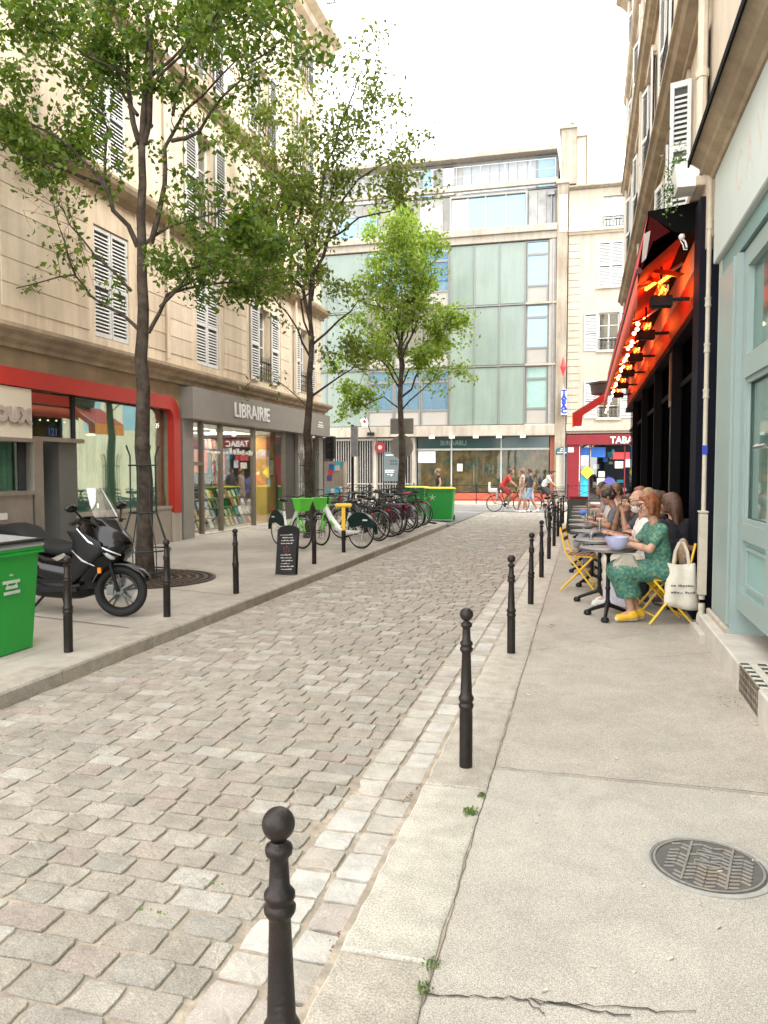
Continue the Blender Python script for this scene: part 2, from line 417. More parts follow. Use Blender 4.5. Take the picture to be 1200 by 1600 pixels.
def sett_mesh(name, L, W, seed, m):
    v, f = sett(L, W, seed); me = bpy.data.meshes.new(name); me.from_pydata(v, [], f); me.materials.append(m)
    return me
vars_ = [sett_mesh('cobble', 1, 1, 100 + i, cobble_m) for i in range(14)]
far = MB(); n_ind = 0
y = 1.15; row = 0
q = random.Random(3)
while y < 30.5:
    W = q.uniform(.122, .150)
    x = -3.88 + q.uniform(0, .12)
    first = True
    while x < -1.17:
        L = q.uniform(.155, .225) if q.random() > .1 else q.uniform(.225, .28)
        L = min(L, -1.145 - x)
        if L < .07: break
        jx, jy = .009 + q.uniform(0, .006), .008 + q.uniform(0, .007)
        cx, cy = x + L / 2, y + W / 2 + q.uniform(-.005, .005) - .02 * math.sin((x + 2.5) * 1.2)
        px_in = cx > -.7 - cy * 1.0       # left limit of the picture at this distance
        z = ridge(cx) + q.uniform(-.003, .003)
        if px_in or cy < .0:
            if n_ind < 300 - 40:
                o = link('cobble', q.choice(vars_), street, (cx, cy, z), (q.uniform(-.008, .008), q.uniform(-.008, .008), q.uniform(-.02, .02) + (PI if q.random() > .5 else 0)))
                o.scale = (L - jx, W - jy, 1); n_ind += 1
            else:
                v, f = sett(L - jx, W - jy, q.randrange(1 << 20), .03, 3 if cy < 12 else 2)
                M = Matrix.Translation((cx, cy, z)) @ Euler((q.uniform(-.008, .008), q.uniform(-.008, .008), q.uniform(-.015, .015))).to_matrix().to_4x4()
                far.add(v, f, M)
        x += L
    y += W; row += 1
o = far.build('cobbles_further_along', cobble_m, street, fix=False); o['kind'] = 'stuff'
# double channel of pale stones beside the right kerb
gv = [sett_mesh('gutter_stone', 1, 1, 300 + i, gutter_m) for i in range(8)]
farg = MB()
for c, (x0, x1) in enumerate(((-1.14, -.965), (-.955, -.785))):
    y = 1.1 + c * .07; k = 0
    while y < 30.5:
        W = q.uniform(.155, .235)
        cx, cy = (x0 + x1) / 2 + q.uniform(-.004, .004), y + W / 2
        z = -.062 + (.006 if c else 0) + q.uniform(-.004, .004)
        if y < 9:
            o = link('gutter_stone', q.choice(gv), street, (cx, cy, z), (q.uniform(-.02, .02), q.uniform(-.03, .03), q.uniform(-.03, .03)))
            o.scale = (x1 - x0 - q.uniform(.005, .02), W - .018, 1)
        else:
            v, f = sett(x1 - x0 - .012, W - .018, q.randrange(1 << 20), .03, 2); farg.add(v, f, Matrix.Translation((cx, cy, z)))
        y += W
o = farg.build('gutter_stones_further_along', gutter_m, street, fix=False); o['kind'] = 'stuff'
# a single channel row along the left kerb
fl = MB(); y = 3.0
while y < 30:
    W = q.uniform(.2, .3); v, f = sett(.14, W - .02, q.randrange(1 << 20), .03, 2); fl.add(v, f, Matrix.Translation((-3.83, y + W / 2, -.078))); y += W
o = fl.build('channel_stones', gutter_m, street, fix=False); o['kind'] = 'stuff'

# right kerb: long granite slabs, joint wanders on the pavement side
kr = MB(); kr.box(-.79, -.5, -.15, -.43, 31, -.012)
kerb = tag(kr.build('kerb_right', mortar), 'flat pale granite kerb that carries the row of iron bollards', kind='structure')
y = .35
while y < 30.5:
    L = q.uniform(1.15, 1.6) if y > 2.2 else 1.0
    n = 16; xl = [(-.775 + q.uniform(-.006, .006), y + .008 + (L - .016) * i / n) for i in range(n + 1)]
    wob = [q.uniform(-.006, .006) for i in range(n + 1)]
    xr = [(-.45 + wob[i], y + .008 + (L - .016) * i / n) for i in range(n + 1)]
    zt = q.uniform(-.002, .003)
    m = MB(); poly = xl + xr[::-1]; N_ = len(poly)
    cxm, cym = -.61, y + L / 2
    v = [(a, b, -.12) for a, b in poly] + [(a, b, zt - .022 if a < -.6 else zt - .008) for a, b in poly] + [(a + (.022 if a < -.6 else -.012), cym + (b - cym) * .985, zt) for a, b in poly]
    f = [(i, (i + 1) % N_, N_ + (i + 1) % N_, N_ + i) for i in range(N_)] + [(N_ + i, N_ + (i + 1) % N_, 2 * N_ + (i + 1) % N_, 2 * N_ + i) for i in range(N_)] + [tuple(range(2 * N_, 3 * N_))]
    m.add(v, f); m.build('kerb_stone', kerb_m, kerb, smooth=40)
    y += L
# right pavement
pr = MB(); pr.box(-.40, -.5, -.14, 1.9, 31, -.006)
# ragged edge of the asphalt along the kerb
ed = []; y = -.5
while y < 31: ed.append((-.4415 + .004 * math.sin(y * 3) + q.uniform(-.004, .004), y)); y += .04 if y < 8 else .5
n = len(ed)
pr.add([(a, b, -.006) for a, b in ed] + [(-.40, b, -.006) for a, b in ed], [(i, i + 1, n + i + 1, n + i) for i in range(n - 1)])
pavR = tag(pr.build('pavement_right', pave_r), 'grey beige asphalt pavement in front of the cafe', kind='structure')
pt = MB()
e2 = [(a, b) for a, b in ed if b < 4.05]
pt.add([(a + .004, b, -.001) for a, b in e2] + [(1.28, b, -.001) for a, b in e2], [(i, i + 1, len(e2) + i + 1, len(e2) + i) for i in range(len(e2) - 1)])
pt.build('resurfaced_patch', pave_new, pavR)
cm = MB()      # cracks
def crack(pts, w=.004, z=.0035):
    a = [(p[0] - w * .3, p[1] - w * q.uniform(.4, 1.3), z) for p in pts]; b = [(p[0] + w * .3, p[1] + w * q.uniform(.4, 1.2), z) for p in pts]
    cm.strip(a, b)
def wob(p0, p1, n, amp=.02):
    return [(p0[0] + (p1[0] - p0[0]) * i / n + q.uniform(-amp, amp) * .4, p0[1] + (p1[1] - p0[1]) * i / n + q.uniform(-amp, amp)) for i in range(n + 1)]
A = atZ(664, 1552); B = atZ(820, 1562); C_ = atZ(985, 1592); D_ = atZ(1090, 1585)
crack(wob(A, B, 14, .012)); crack(wob(B, C_, 14, .014)); crack(wob(B + Vector((.03, 0, 0)), D_, 16, .01), .003); crack(wob(B, atZ(850, 1588), 6, .008), .003)
crack(wob(atZ(826, 1018), atZ(1010, 990), 22, .02), .005)
crack(wob((-.43, 4.05), (1.2, 4.05), 24, .006), .003, .0035)
crack(wob((.2, 6.6), (1.2, 7.2), 14, .02), .003)
cm.build('crack', crack_m, pavR)
ck = MB()
for i in range(len(ed) - 1):
    if ed[i][1] > 14: break
    w0 = w1 = .0012
    ck.quad((ed[i][0] - w0, ed[i][1], -.0035 + .005), (ed[i][0] + w0, ed[i][1], -.0035 + .005), (ed[i + 1][0] + w1, ed[i + 1][1], -.0035 + .005), (ed[i + 1][0] - w1, ed[i + 1][1], -.0035 + .005))
ck.build('kerb_joint', crack_m, pavR)
# weeds in the joint
def weed(name, c, r, n, label):
    m = MB()
    for i in range(n):
        a = q.uniform(0, 2 * PI); d = r * math.sqrt(q.random()); x, y_ = c[0] + d * math.cos(a) * .8, c[1] + d * math.sin(a)
        h = q.uniform(.004, .018); b = q.uniform(0, 2 * PI); dx, dy = math.cos(b), math.sin(b); s_ = q.uniform(.002, .005)
        tx, ty = x + q.uniform(-.01, .01), y_ + q.uniform(-.01, .01)
        m.quad((x, y_, 0), (x + dx * s_ + (tx - x) * .5, y_ + dy * s_ + (ty - y_) * .5, h * .6), (tx, ty, h), (x - dx * s_ + (tx - x) * .5, y_ - dy * s_ + (ty - y_) * .5, h * .6))
    tag(m.build(name, moss_m, fix=False), label, 'weeds', kind='stuff')
weed('weeds', atZ(735, 1270), .045, 130, 'larger flat tuft of green weeds in the joint beside the granite kerb')
weed('weeds', atZ(752, 1244), .022, 60, 'small upright tuft of weeds in the kerb joint beyond the flat tuft')
weed('weeds', (-.45, 2.35), .035, 60, 'thin line of moss in the kerb joint close to the long crack')
weed('weeds', (-.45, 2.22), .03, 50, 'lowest sprig of moss in the kerb joint')
0 and weed('weeds', atZ(868, 1075), .02, 30, 'sprig of moss in the kerb joint beside the third bollard')
for (a, b, n_) in ((240, 1423, 26), (330, 1376, 16), (180, 1370, 14), (340, 1166, 30), (320, 1176, 30), (52, 1186, 24), (170, 1210, 16)):
    p = atZ(a, b, -.04); p.z = 0
    m = MB()
    for i in range(n_):
        x, y_ = p.x + q.uniform(-.07, .07), p.y + q.uniform(-.008, .008)
        h = q.uniform(.002, .007); s_ = q.uniform(.002, .005)
        m.quad((x, y_, -.05), (x + s_, y_ + .003, -.05 + h), (x, y_ + .006, -.045 + h), (x - s_, y_, -.05 + h * .5))
    o = m.build('moss', moss_m, street, fix=False); o['kind'] = 'stuff'
# dead leaves and grit in the gutter
lm = mat('dry_leaf', (.16, .09, .045), .9, 0, .3, 30)
m = MB()
for (a, b, n_, s0) in ((645, 1248, 26, .05), (520, 1478, 10, .03), (25, 1325, 16, .04), (860, 985, 14, .06), (1140, 1110, 22, .08), (300, 1020, 12, .2), (200, 1075, 14, .2), (60, 1105, 18, .2)):
    p = atZ(a, b, -.05)
    for i in range(n_):
        x, y_ = p.x + q.gauss(0, s0 * .5), p.y + q.gauss(0, s0); a_ = q.uniform(0, PI); s_ = q.uniform(.004, .012)
        z = (-.048 if x < -.79 else .004) + q.uniform(0, .004)
        c, sn = math.cos(a_) * s_, math.sin(a_) * s_
        m.quad((x - c, y_ - sn, z), (x + sn * .5, y_ - c * .5, z + .003), (x + c, y_ + sn, z + .006), (x - sn * .5, y_ + c * .5, z + .002))
tag(m.build('leaf_litter', lm, fix=False), 'brown dry leaf crumbs gathered in the gutter and along walls', 'leaf litter', kind='stuff')

lit = MB()
for i in range(70):
    x, y_ = q.uniform(-.4, 1.15), 1.8 + 9 * q.random() ** 1.3
    a = q.uniform(0, PI); L_ = q.choice((.006, .010, .024)); M_ = Matrix.Translation((x, y_, .001)) @ Matrix.Rotation(a, 4, 'Z'); lit.box(-L_ / 2, -.0035, 0, L_ / 2, .0035, .005, M_)
tag(lit.build('pavement_litter', [mat('litter_pale', (.5, .45, .36), .9, 0, .4, 30)]), 'scattered grit and cigarette ends on the right pavement', 'litter', kind='stuff')
# manhole cover
mh = thing('manhole_cover', 'round iron manhole cover with zigzag ribs set in the right pavement', 'manhole cover', (.505, 3.24, 0))
cast = mat('cast_iron_worn', (.22, .21, .19), .6, .3, .2, 18, .4, 90, hue=((.27, .21, .15), 5))
cast_d = mat('cast_iron_groove', (.10, .095, .088), .8, .2, .2, 18)
fr = MB(); fr.lathe([(.20, -.05), (.246, -.05), (.246, .004), (.240, .006), (.224, .006), (.221, .001), (.20, .001)], 48); fr.build('frame', mat('manhole_ring', (.33, .32, .29), .7, .2, .15, 12, .3, 90), mh, smooth=40)
pl = MB(); pl.lathe([(.001, -.04), (.218, -.04), (.218, .0025), (.001, .0025)], 48); pl.build('cover_plate', cast_d, mh, smooth=30)
rb = MB()
def rib(x0, y0, x1, y1, w=.006, z0=.002, z1=.0075):
    d = Vector((x1 - x0, y1 - y0)); L = d.length
    if L < .004: return
    a = math.atan2(d.y, d.x); M = Matrix.Translation(((x0 + x1) / 2, (y0 + y1) / 2, 0)) @ Matrix.Rotation(a, 4, 'Z')
    rb.cbox(-L / 2, -w / 2, z0, L / 2, w / 2, z1, .0015, M)
for r0 in range(-6, 7):
    for c0 in range(-6, 6):
        x0, x1 = c0 * .040 + .006, (c0 + 1) * .040 + .002; y0 = r0 * .030 + (.009 if c0 % 2 else -.009); y1 = r0 * .030 + (-.009 if c0 % 2 else .009)
        if max(x0 * x0 + y0 * y0, x1 * x1 + y1 * y1) < .19 ** 2 and q.random() > .12 and abs((x0 + x1) / 2 - .08) > .014 and abs((x0 + x1) / 2 + .08) > .014 and not (abs((x0 + x1) / 2) < .06 and r0 in (0, 3)):
            rib(x0, y0, x1, y1, .012)
for sx in (-.08, .08): rib(sx, -.17, sx, .17, .010, .002, .009)
for yy in (-.014, .014, .076, .104): rib(-.05, yy, .05, yy, .006)
for yy in (0, .09): rib(-.05, yy - .014, -.05, yy + .014, .006); rib(.05, yy - .014, .05, yy + .014, .006)
for i in range(44):
    a = 2 * PI * i / 44; a2 = 2 * PI * (i + 1) / 44; rib(.205 * math.cos(a), .205 * math.sin(a), .205 * math.cos(a2), .205 * math.sin(a2), .010)
mh.rotation_euler = (0, 0, R(-14))
rb.build('rib_pattern', cast, mh)

# left kerb and pavement
kl = MB(); kl.box(-4.2, 1.5, -.15, -3.9, 21.6, .0)
kerbL = tag(kl.build('kerb_left', mortar), 'raised granite kerb with a dark stained face along the left pavement', kind='structure')
y = 1.6
def zl(x, y): return .05 + max(0, (y - 10)) * .012 * min(1, max(0, (-x - 3.9) / 4.5))
while y < 21.6:
    L = q.uniform(.95, 1.35)
    m = MB(); prof = [(-4.185, -.12), (-4.185, .05), (-3.93, .05), (-3.912, .044), (-3.90, .028), (-3.893 + q.uniform(-.004, .004), -.12)]
    m.prism(prof, y + .004, y + L - .005)
    m.build('kerb_stone', kerbl_m, kerbL, smooth=30); y += L
m = MB(); 
arc = [(-5.2 + 1.3 * math.cos(a), y + 1.3 * math.sin(a)) for a in [i * PI / 20 for i in range(11)]] + [(-9.6, y + 1.3)]
arc2 = [(-5.2 + 1.02 * math.cos(a), y + 1.02 * math.sin(a)) for a in [i * PI / 20 for i in range(11)]] + [(-9.6, y + 1.02)]
m.strip([(a, b, -.12) for a, b in arc], [(a, b, .045) for a, b in arc]); m.strip([(a, b, .045) for a, b in arc], [(a, b, .052) for a, b in arc2]); yend = y; m.build('kerb_corner', kerbl_m, kerbL)
pl = MB(); ny, nx = 36, 8
vv = []
for j in range(ny + 1):
    yy = 1.5 + (yend + .9 - 1.5) * j / ny
    for i in range(nx + 1):
        x1 = -4.19 if yy < yend + .1 else -4.8; xx = -9.6 + (x1 + 9.6) * i / nx; vv.append((xx, yy, zl(xx, yy) - .004))
pl.add(vv, [(j * (nx + 1) + i, j * (nx + 1) + i + 1, (j + 1) * (nx + 1) + i + 1, (j + 1) * (nx + 1) + i) for j in range(ny) for i in range(nx)])
pavL = tag(pl.build('pavement_left', pave_l, smooth=180, fix=False), 'worn asphalt pavement along the shops', kind='structure')
cm = MB()
def crackl(p0, p1, n, w=.005):
    pts = wob(p0, p1, n, .012); cm.strip([(a, b - w, zl(a, b) + .003) for a, b in pts], [(a + w, b + w, zl(a, b) + .003) for a, b in pts])
crackl((-4.3, 6.6), (-6.2, 7.0), 16, .007); crackl((-4.2, 8.7), (-5.2, 8.9), 10); crackl((-4.45, 5), (-4.45, 16), 60, .003); crackl((-4.3, 10.2), (-8, 10.9), 20, .004)
cm.build('crack', crack_m, pavL)

# cross street beyond, its far pavement
m = MB(); m.box(-60, 30.62, -.15, 40, 36.0, -.045); m.box(-60, yend + .9, -.15, -3.92, 30.61, -.046); m.box(-.42, 31.02, -.15, 0, 31.03, -.06); tag(m.build('cross_street', road_asph), 'asphalt carriageway of the street that crosses at the end', kind='structure')
m = MB()
m.box(-60, 30.6, -.044, 40, 30.75, -.036); m.build('stop_line', mat('road_line_white', (.55, .55, .52), .7), bpy.data.objects['cross_street'])
m = MB(); m.box(-60, 36.0, -.15, 40, 40.2, .04); far_pav = tag(m.build('pavement_far', pave_l), 'pavement on the far side of the cross street', kind='structure')
m = MB(); m.box(-60, 35.8, -.16, 40, 35.99, .05); m.build('kerb_line', kerb_m, far_pav)
# ------------------------------------------------------------------ building helpers
def basis(ux, dx, org):      # local (u, d, z): u along the wall, d outward
    return Matrix(((ux[0], dx[0], 0, org[0]), (ux[1], dx[1], 0, org[1]), (0, 0, 1, org[2]), (0, 0, 0, 1)))
ML = basis((0, 1), (1, 0), (-8.4, 0, 0))       # left facade: u = y
MF = basis((1, 0), (0, -1), (0, 40, 0))        # far facade: u = x
MR = basis((0, 1), (-1, 0), (1.2, 0, 0))       # right facade: u = y
def wall_holes(mb, u0, u1, z0, z1, holes, d0, d1, M):
    us = sorted({u0, u1} | {h[0] for h in holes} | {h[1] for h in holes}); us = [u for u in us if u0 <= u <= u1]
    for a, b in zip(us, us[1:]):
        zz = sorted((h[2], h[3]) for h in holes if h[0] <= a + 1e-6 and h[1] >= b - 1e-6)
        z = z0
        for lo, hi in zz:
            if lo > z: mb.box(a, d0, z, b, d1, lo, M)
            z = max(z, hi)
        if z < z1: mb.box(a, d0, z, b, d1, z1, M)
win_glass = glass('window_glass', (.55, .6, .6), .3, .02, .25, (.12, .14, .14))
blue_glass = mat('sky_reflect_glass', (.20, .36, .46), .08, 0, .15, .5, spec=.9)  # blue of the reflected sky painted into the base colour
dark_room = mat('dark_interior', (.02, .02, .022), .9, 0, .2, 1)
curtain_m = mat('net_curtain', (.62, .62, .58), .9, 0, .1, 12)
wood_dark = mat('dark_window_wood', (.16, .13, .10), .6)
def curtain(mb, u0, u1, d, z0, z1, M, n=14, amp=.02):
    a = [(u0 + (u1 - u0) * i / n, d + amp * (1 if i % 2 else -1), z0) for i in range(n + 1)]
    b = [(u0 + (u1 - u0) * i / n, d + amp * (1 if i % 2 else -1), z1) for i in range(n + 1)]
    mb.add(a + b, [(i, i + 1, n + 2 + i, n + 1 + i) for i in range(n)], M)
def window(par, M, u0, u1, z0, z1, d=-.18, frame=None, curt=True, bars=2, leaves=2, g=None, fw=.05):
    """window > frame, pane, curtain"""
    frame = frame or white_paint
    m = MB()
    m.box(u0, d - .03, z0, u0 + fw, d + .03, z1, M); m.box(u1 - fw, d - .03, z0, u1, d + .03, z1, M)
    m.box(u0 + fw, d - .03, z0, u1 - fw, d + .03, z0 + fw, M); m.box(u0 + fw, d - .03, z1 - fw, u1 - fw, d + .03, z1, M)
    for k in range(1, leaves):
        c = u0 + (u1 - u0) * k / leaves; m.box(c - fw * .6, d - .031, z0 + fw, c + fw * .6, d + .035, z1 - fw, M)
    for k in range(1, bars + 1):
        c = z0 + (z1 - z0) * k / (bars + 1); m.box(u0 + fw, d - .02, c - .015, u1 - fw, d + .025, c + .015, M)
    w_ = m.build('window', frame, par)
    p = MB(); p.box(u0 + fw, d - .006, z0 + fw, u1 - fw, d + .002, z1 - fw, M); p.build('pane', g or win_glass, w_)
    b = MB(); b.box(u0, d - .55, z0, u1, d - .5, z1, M); b.build('room_behind', dark_room, w_)
    if curt:
        c = MB(); W = u1 - u0
        curtain(c, u0 + fw, u0 + W * .36, d - .12, z0 + fw, z1 - fw, M, 8); curtain(c, u1 - W * .36, u1 - fw, d - .12, z0 + fw, z1 - fw, M, 8)
        c.build('curtain', curtain_m, w_)
    return w_
def shutter_leaf(par, M, u0, u1, z0, z1, d=.03, slats='stuff', pitch=.062, name='shutter', mt=None):
    """louvred shutter leaf: frame, slats as sub-parts"""
    mt = mt or shutter_white
    m = MB(); t = .045
    m.box(u0, d, z0, u0 + t, d + .035, z1, M); m.box(u1 - t, d, z0, u1, d + .035, z1, M)
    zm = z0 + (z1 - z0) * .46
    for c in (z0, zm, z1 - .07): m.box(u0 + t, d + .001, c, u1 - t, d + .034, c + .07, M)
    s = m.build(name, mt, par)
    k = 0; z = z0 + .09; sm = MB(); proto = None
    while z < z1 - .1:
        if not (zm - .03 < z < zm + .09):
            v = [(u0 + t, d + .006, z), (u1 - t, d + .006, z), (u1 - t, d + .030, z - .032), (u0 + t, d + .030, z - .032),
                 (u0 + t, d + .004, z - .007), (u1 - t, d + .004, z - .007), (u1 - t, d + .028, z - .039), (u0 + t, d + .028, z - .039)]
            f = [(0, 1, 2, 3), (7, 6, 5, 4), (3, 2, 6, 7), (0, 3, 7, 4), (1, 5, 6, 2), (0, 4, 5, 1)]
            if slats == 'each':
                if proto is None:
                    b = MB(); b.add(v, f, M); proto = b.build('slat', mt, s); zp = z
                else: link('slat', proto.data, s, (0, 0, z - zp))
            else: sm.add(v, f, M)
        z += pitch
    b = MB(); b.box(u0 + t, d - .012, z0 + .05, u1 - t, d - .004, z1 - .05, M); b.build('backing', mat('shutter_dark_back', (.09, .09, .09), .9), s)
    if slats != 'each': o = sm.build('louvre_slats', mt, s); o['kind'] = 'stuff'
    return s
def railing(par, M, u0, u1, z0, h=.9, d=.10, name='balcony_railing', n=9):
    m = MB(); m.box(u0, d, z0 + h - .03, u1, d + .03, z0 + h, M); m.box(u0, d, z0 + .08, u1, d + .025, z0 + .1, M)
    W = u1 - u0
    for i in range(n + 1):
        c = u0 + W * i / n; m.box(c - .008, d + .004, z0 + .1, c + .008, d + .02, z0 + h - .03, M)
    for i in range(n):
        c = u0 + W * (i + .5) / n
        for zz, rr in ((z0 + .3, W / n * .42), (z0 + .58, W / n * .42)):
            pts = [M @ Vector((c + rr * math.cos(a), d + .012, zz + rr * math.sin(a) * 1.3)) for a in [2 * PI * k / 8 for k in range(9)]]
            m.tube(pts, .006, 4, False)
    for e in (u0, u1): m.box(e - .012, -.05, z0 + h - .03, e + .012, d, z0 + h - .005, M)
    return m.build(name, iron, par)
def cornice(par, M, u0, u1, prof, name='cornice', m_=None):
    """prof = (d, z) points, closed towards the wall"""
    m = MB(); n = len(prof)
    v = [(u, d, z) for u in (u0, u1) for d, z in prof]
    m.add(v, [tuple(range(n)), tuple(range(n, 2 * n))[::-1]] + [(i, (i + 1) % n, n + (i + 1) % n, n + i) for i in range(n)], M)
    return m.build(name, m_ or cornice_stone, par)
def yL(px, x=-8.4): return atX(px, 740, x).y

# ================================================================== LEFT BUILDING
lb = thing('apartment_building', 'tall cream stone apartment building with white louvred shutters above the two left shops', 'building', (-8.4, 14, 0))
lb.matrix_world = Matrix.Translation((0, 0, 0))
bays1 = [(8.35, 9.45, 'c'), (12.02, 13.1, 'c'), (15.72, 16.82, 'c'), (19.05, 19.85, 'o'), (22.1, 22.9, 'o')]
bays2 = [(8.35, 9.45, 'c'), (12.02, 13.1, 'c'), (15.75, 16.6, 'o'), (19.05, 19.85, 'o'), (22.1, 22.9, 'o')]
Z1, Z1t, Z2, Z2t, Z3, Z3t, Z4, Z4t = 3.98, 5.95, 7.05, 9.15, 10.35, 12.3, 13.3, 14.6
holes = [(a, b, Z1, Z1t) for a, b, k in bays1] + [(a, b, Z2, Z2t) for a, b, k in bays2] + [(a, b, Z3, Z3t) for a, b, k in bays2] + [(a, b, Z4, Z4t) for a, b, k in bays2]
m = MB(); wall_holes(m, 2, 24.1, 3.75, 15.4, holes, -.35, 0, ML); m.box(2, -9, 3.75, 24.1, -1.4, 15.4, ML); m.box(23.8, -1.4, 3.75, 24.1, -.35, 15.4, ML); m.build('wall', limestone, lb)
# dressed stone blocks between the first floor windows
q = random.Random(11); edges = [2.0, 8.15] + [c for a, b, k in bays1[:1] for c in (9.62,)]
piers = [(2.0, 8.15), (9.75, 11.85), (13.3, 15.5), (17.05, 18.35), (20.6, 21.3), (23.6, 24.08)]
for (a, b) in piers:
    z = 4.05; k = 0
    while z < 6.45:
        h = .365
        cuts = [a, b] if b - a < 2.6 else [a, a + 2.1, a + 4.2, b]
        for u0, u1 in zip(cuts, cuts[1:]):
            m = MB(); m.box(u0 + .006, .0005, z + .010, u1 - .006, .016, z + h - .010, ML); m.build('stone_block', limestone_pale, lb)
        z += h; k += 1
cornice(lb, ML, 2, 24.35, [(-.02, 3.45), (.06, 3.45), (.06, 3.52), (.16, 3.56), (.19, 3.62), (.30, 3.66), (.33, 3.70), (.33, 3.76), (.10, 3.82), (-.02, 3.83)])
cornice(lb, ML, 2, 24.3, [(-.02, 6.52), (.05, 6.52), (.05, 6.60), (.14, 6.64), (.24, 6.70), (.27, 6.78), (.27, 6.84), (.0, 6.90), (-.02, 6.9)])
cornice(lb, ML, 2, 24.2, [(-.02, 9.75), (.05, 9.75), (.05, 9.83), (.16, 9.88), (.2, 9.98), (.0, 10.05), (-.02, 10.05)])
cornice(lb, ML, 2, 24.5, [(-.02, 14.75), (.12, 14.75), (.12, 14.95), (.34, 15.05), (.40, 15.2), (.66, 15.3), (.72, 15.45), (.72, 15.55), (-.02, 15.6)], m_=limestone)
m = MB(); m.box(2.2, -6, 15.6, 23.9, -.25, 17.6, ML); m.build('mansard_roof', zinc, lb)
railing(lb, ML, 16, 24.2, 15.6, 1.0, .5, n=40)
for i, (a, b, k) in enumerate(bays1):
    if k == 'c':
        c = (a + b) / 2; sl = 'each' if i in (1, 2) else 'stuff'
        shutter_leaf(lb, ML, a + .01, c - .01, Z1 + .02, Z1t - .02, -.06, sl, .066); shutter_leaf(lb, ML, c + .01, b - .01, Z1 + .02, Z1t - .02, -.06, sl, .066)
    else:
        w_ = b - a; window(lb, ML, a, b, Z1, Z1t, -.2, bars=3)
        shutter_leaf(lb, ML, a - w_ * .66, a - .02, Z1, Z1t, .03, 'stuff', .066); shutter_leaf(lb, ML, b + .02, b + w_ * .66, Z1, Z1t, .03, 'stuff', .066)
        railing(lb, ML, a + .02, b - .02, Z1, .55, .02, n=5)
for i, (a, b, k) in enumerate(bays2):
    for (z0, z1, ff) in ((Z2, Z2t, 0), (Z3, Z3t, 1), (Z4, Z4t, 2)):
        if k == 'c' or (ff == 2 and i % 2):
            c = (a + b) / 2
            sl = 'each' if (i == 1 and ff == 0) else 'stuff'
            shutter_leaf(lb, ML, a + .01, c - .01, z0 + .02, z1 - .02, -.06, sl, .066); shutter_leaf(lb, ML, c + .01, b - .01, z0 + .02, z1 - .02, -.06, sl, .066)
        else:
            w_ = b - a; window(lb, ML, a, b, z0, z1, -.2, bars=2)
            shutter_leaf(lb, ML, a - w_ * .64, a - .02, z0, z1, .03, 'stuff', .066); shutter_leaf(lb, ML, b + .02, b + w_ * .64, z0, z1, .03, 'stuff', .066)
            railing(lb, ML, a - .08, b + .08, z0, .62, .16, n=6)
for u in (14.35, 21.6): m = MB(); m.tube([ML @ Vector((u, .1, z)) for z in (3.9, 6.4, 9.6, 14.7)], .045, 8); m.build('drainpipe', limestone_pale, lb, smooth=40)
# ochre band over the shops, ground floor piers
m = MB(); m.box(2, -.3, 3.15, 14.95, -.02, 3.74, ML); m.box(14.95, -.3, 3.35, 24.1, -.02, 3.74, ML)
m.box(14.62, -.3, 0, 14.95, -.03, 3.15, ML); m.box(2, -3.4, 0, 24.1, -3.2, 3.74, ML); m.box(23.95, -3.2, 0, 24.1, -.3, 3.35, ML); m.box(2, -3.2, 3.3, 24.1, -.3, 3.36, ML)
m.build('ground_floor_wall', ochre_render, lb)

# ---------- shop with the red frame
rs = thing('red_framed_shopfront', 'shopfront in a rounded bright red frame with striped green blinds and raised letters', 'shopfront', (0, 0, 0))
def arcp(cu, cz, r, a0, a1, n=8): return [(cu + r * math.cos(a0 + (a1 - a0) * i / n), cz + r * math.sin(a0 + (a1 - a0) * i / n)) for i in range(n + 1)]
outer = [(5.5, 3.15)] + arcp(14.42, 2.72, .43, PI / 2, 0) + [(14.85, .72)]
inner = [(5.5, 2.88)] + arcp(14.36, 2.66, .22, PI / 2, 0) + [(14.58, .72)]
m = MB(); n = len(outer)
v = [(u, d, z) for d in (-.10, .055) for (u, z) in outer + inner]
f = []
for i in range(n - 1):
    f += [(i, i + 1, n + i + 1, n + i), (2 * n + i, 3 * n + i, 3 * n + i + 1, 2 * n + i + 1), (i, 2 * n + i, 2 * n + i + 1, i + 1), (n + i, n + i + 1, 3 * n + i + 1, 3 * n + i)]
f += [(n - 1, 2 * n - 1, 4 * n - 1, 3 * n - 1)]
m.add(v, f, ML); m.build('red_frame', red_paint, rs, smooth=35)
m = MB(); m.box(14.56, -.1, 0, 14.88, .04, .715, ML); m.build('stone_foot', concrete, rs)
m = MB(); m.box(5.5, -.12, 2.10, 10.32, .02, 2.865, ML); m.build('sign_board', mat('sign_cream', (.60, .53, .42), .6, 0, .06, 1), rs)
t_ = text('raised_letters', 'EROUX', .30, mat('letters_taupe', (.37, .30, .26), .5), rs, (-8.36, 10.25, 2.34), (PI / 2, 0, PI / 2), .022, .02, 1.1, 'RIGHT', 1.05)
m = MB(); m.box(5.5, -.10, 0, 10.32, .0, 1.22, ML); m.box(5.5, -.12, 1.22, 10.38, .045, 1.28, ML); m.box(10.35, -.15, 0, 10.56, .02, 2.14, ML); m.box(10.56, -.15, 2.07, 11.62, .02, 2.14, ML); m.box(5.5, -.12, 2.04, 10.34, .03, 2.10, ML)
m.build('steel_panel', stainless, rs)
m = MB(); m.box(11.55, -.12, 0, 14.555, -.01, .80, ML); m.box(11.55, -.14, .80, 14.555, .01, .86, ML); m.build('plinth', mat('plinth_taupe', (.30, .26, .21), .6, 0, .1, 1.4), rs)
m = MB(); m.box(14.15, -.012, .30, 14.27, .002, .42, ML); m.build('socket_plate', concrete, rs)
m = MB(); m.box(9.0, 0, .86, 9.75, .012, .96, ML); m.build('letter_slot', mat('label_silver', (.66, .64, .6), .4, .3), rs)
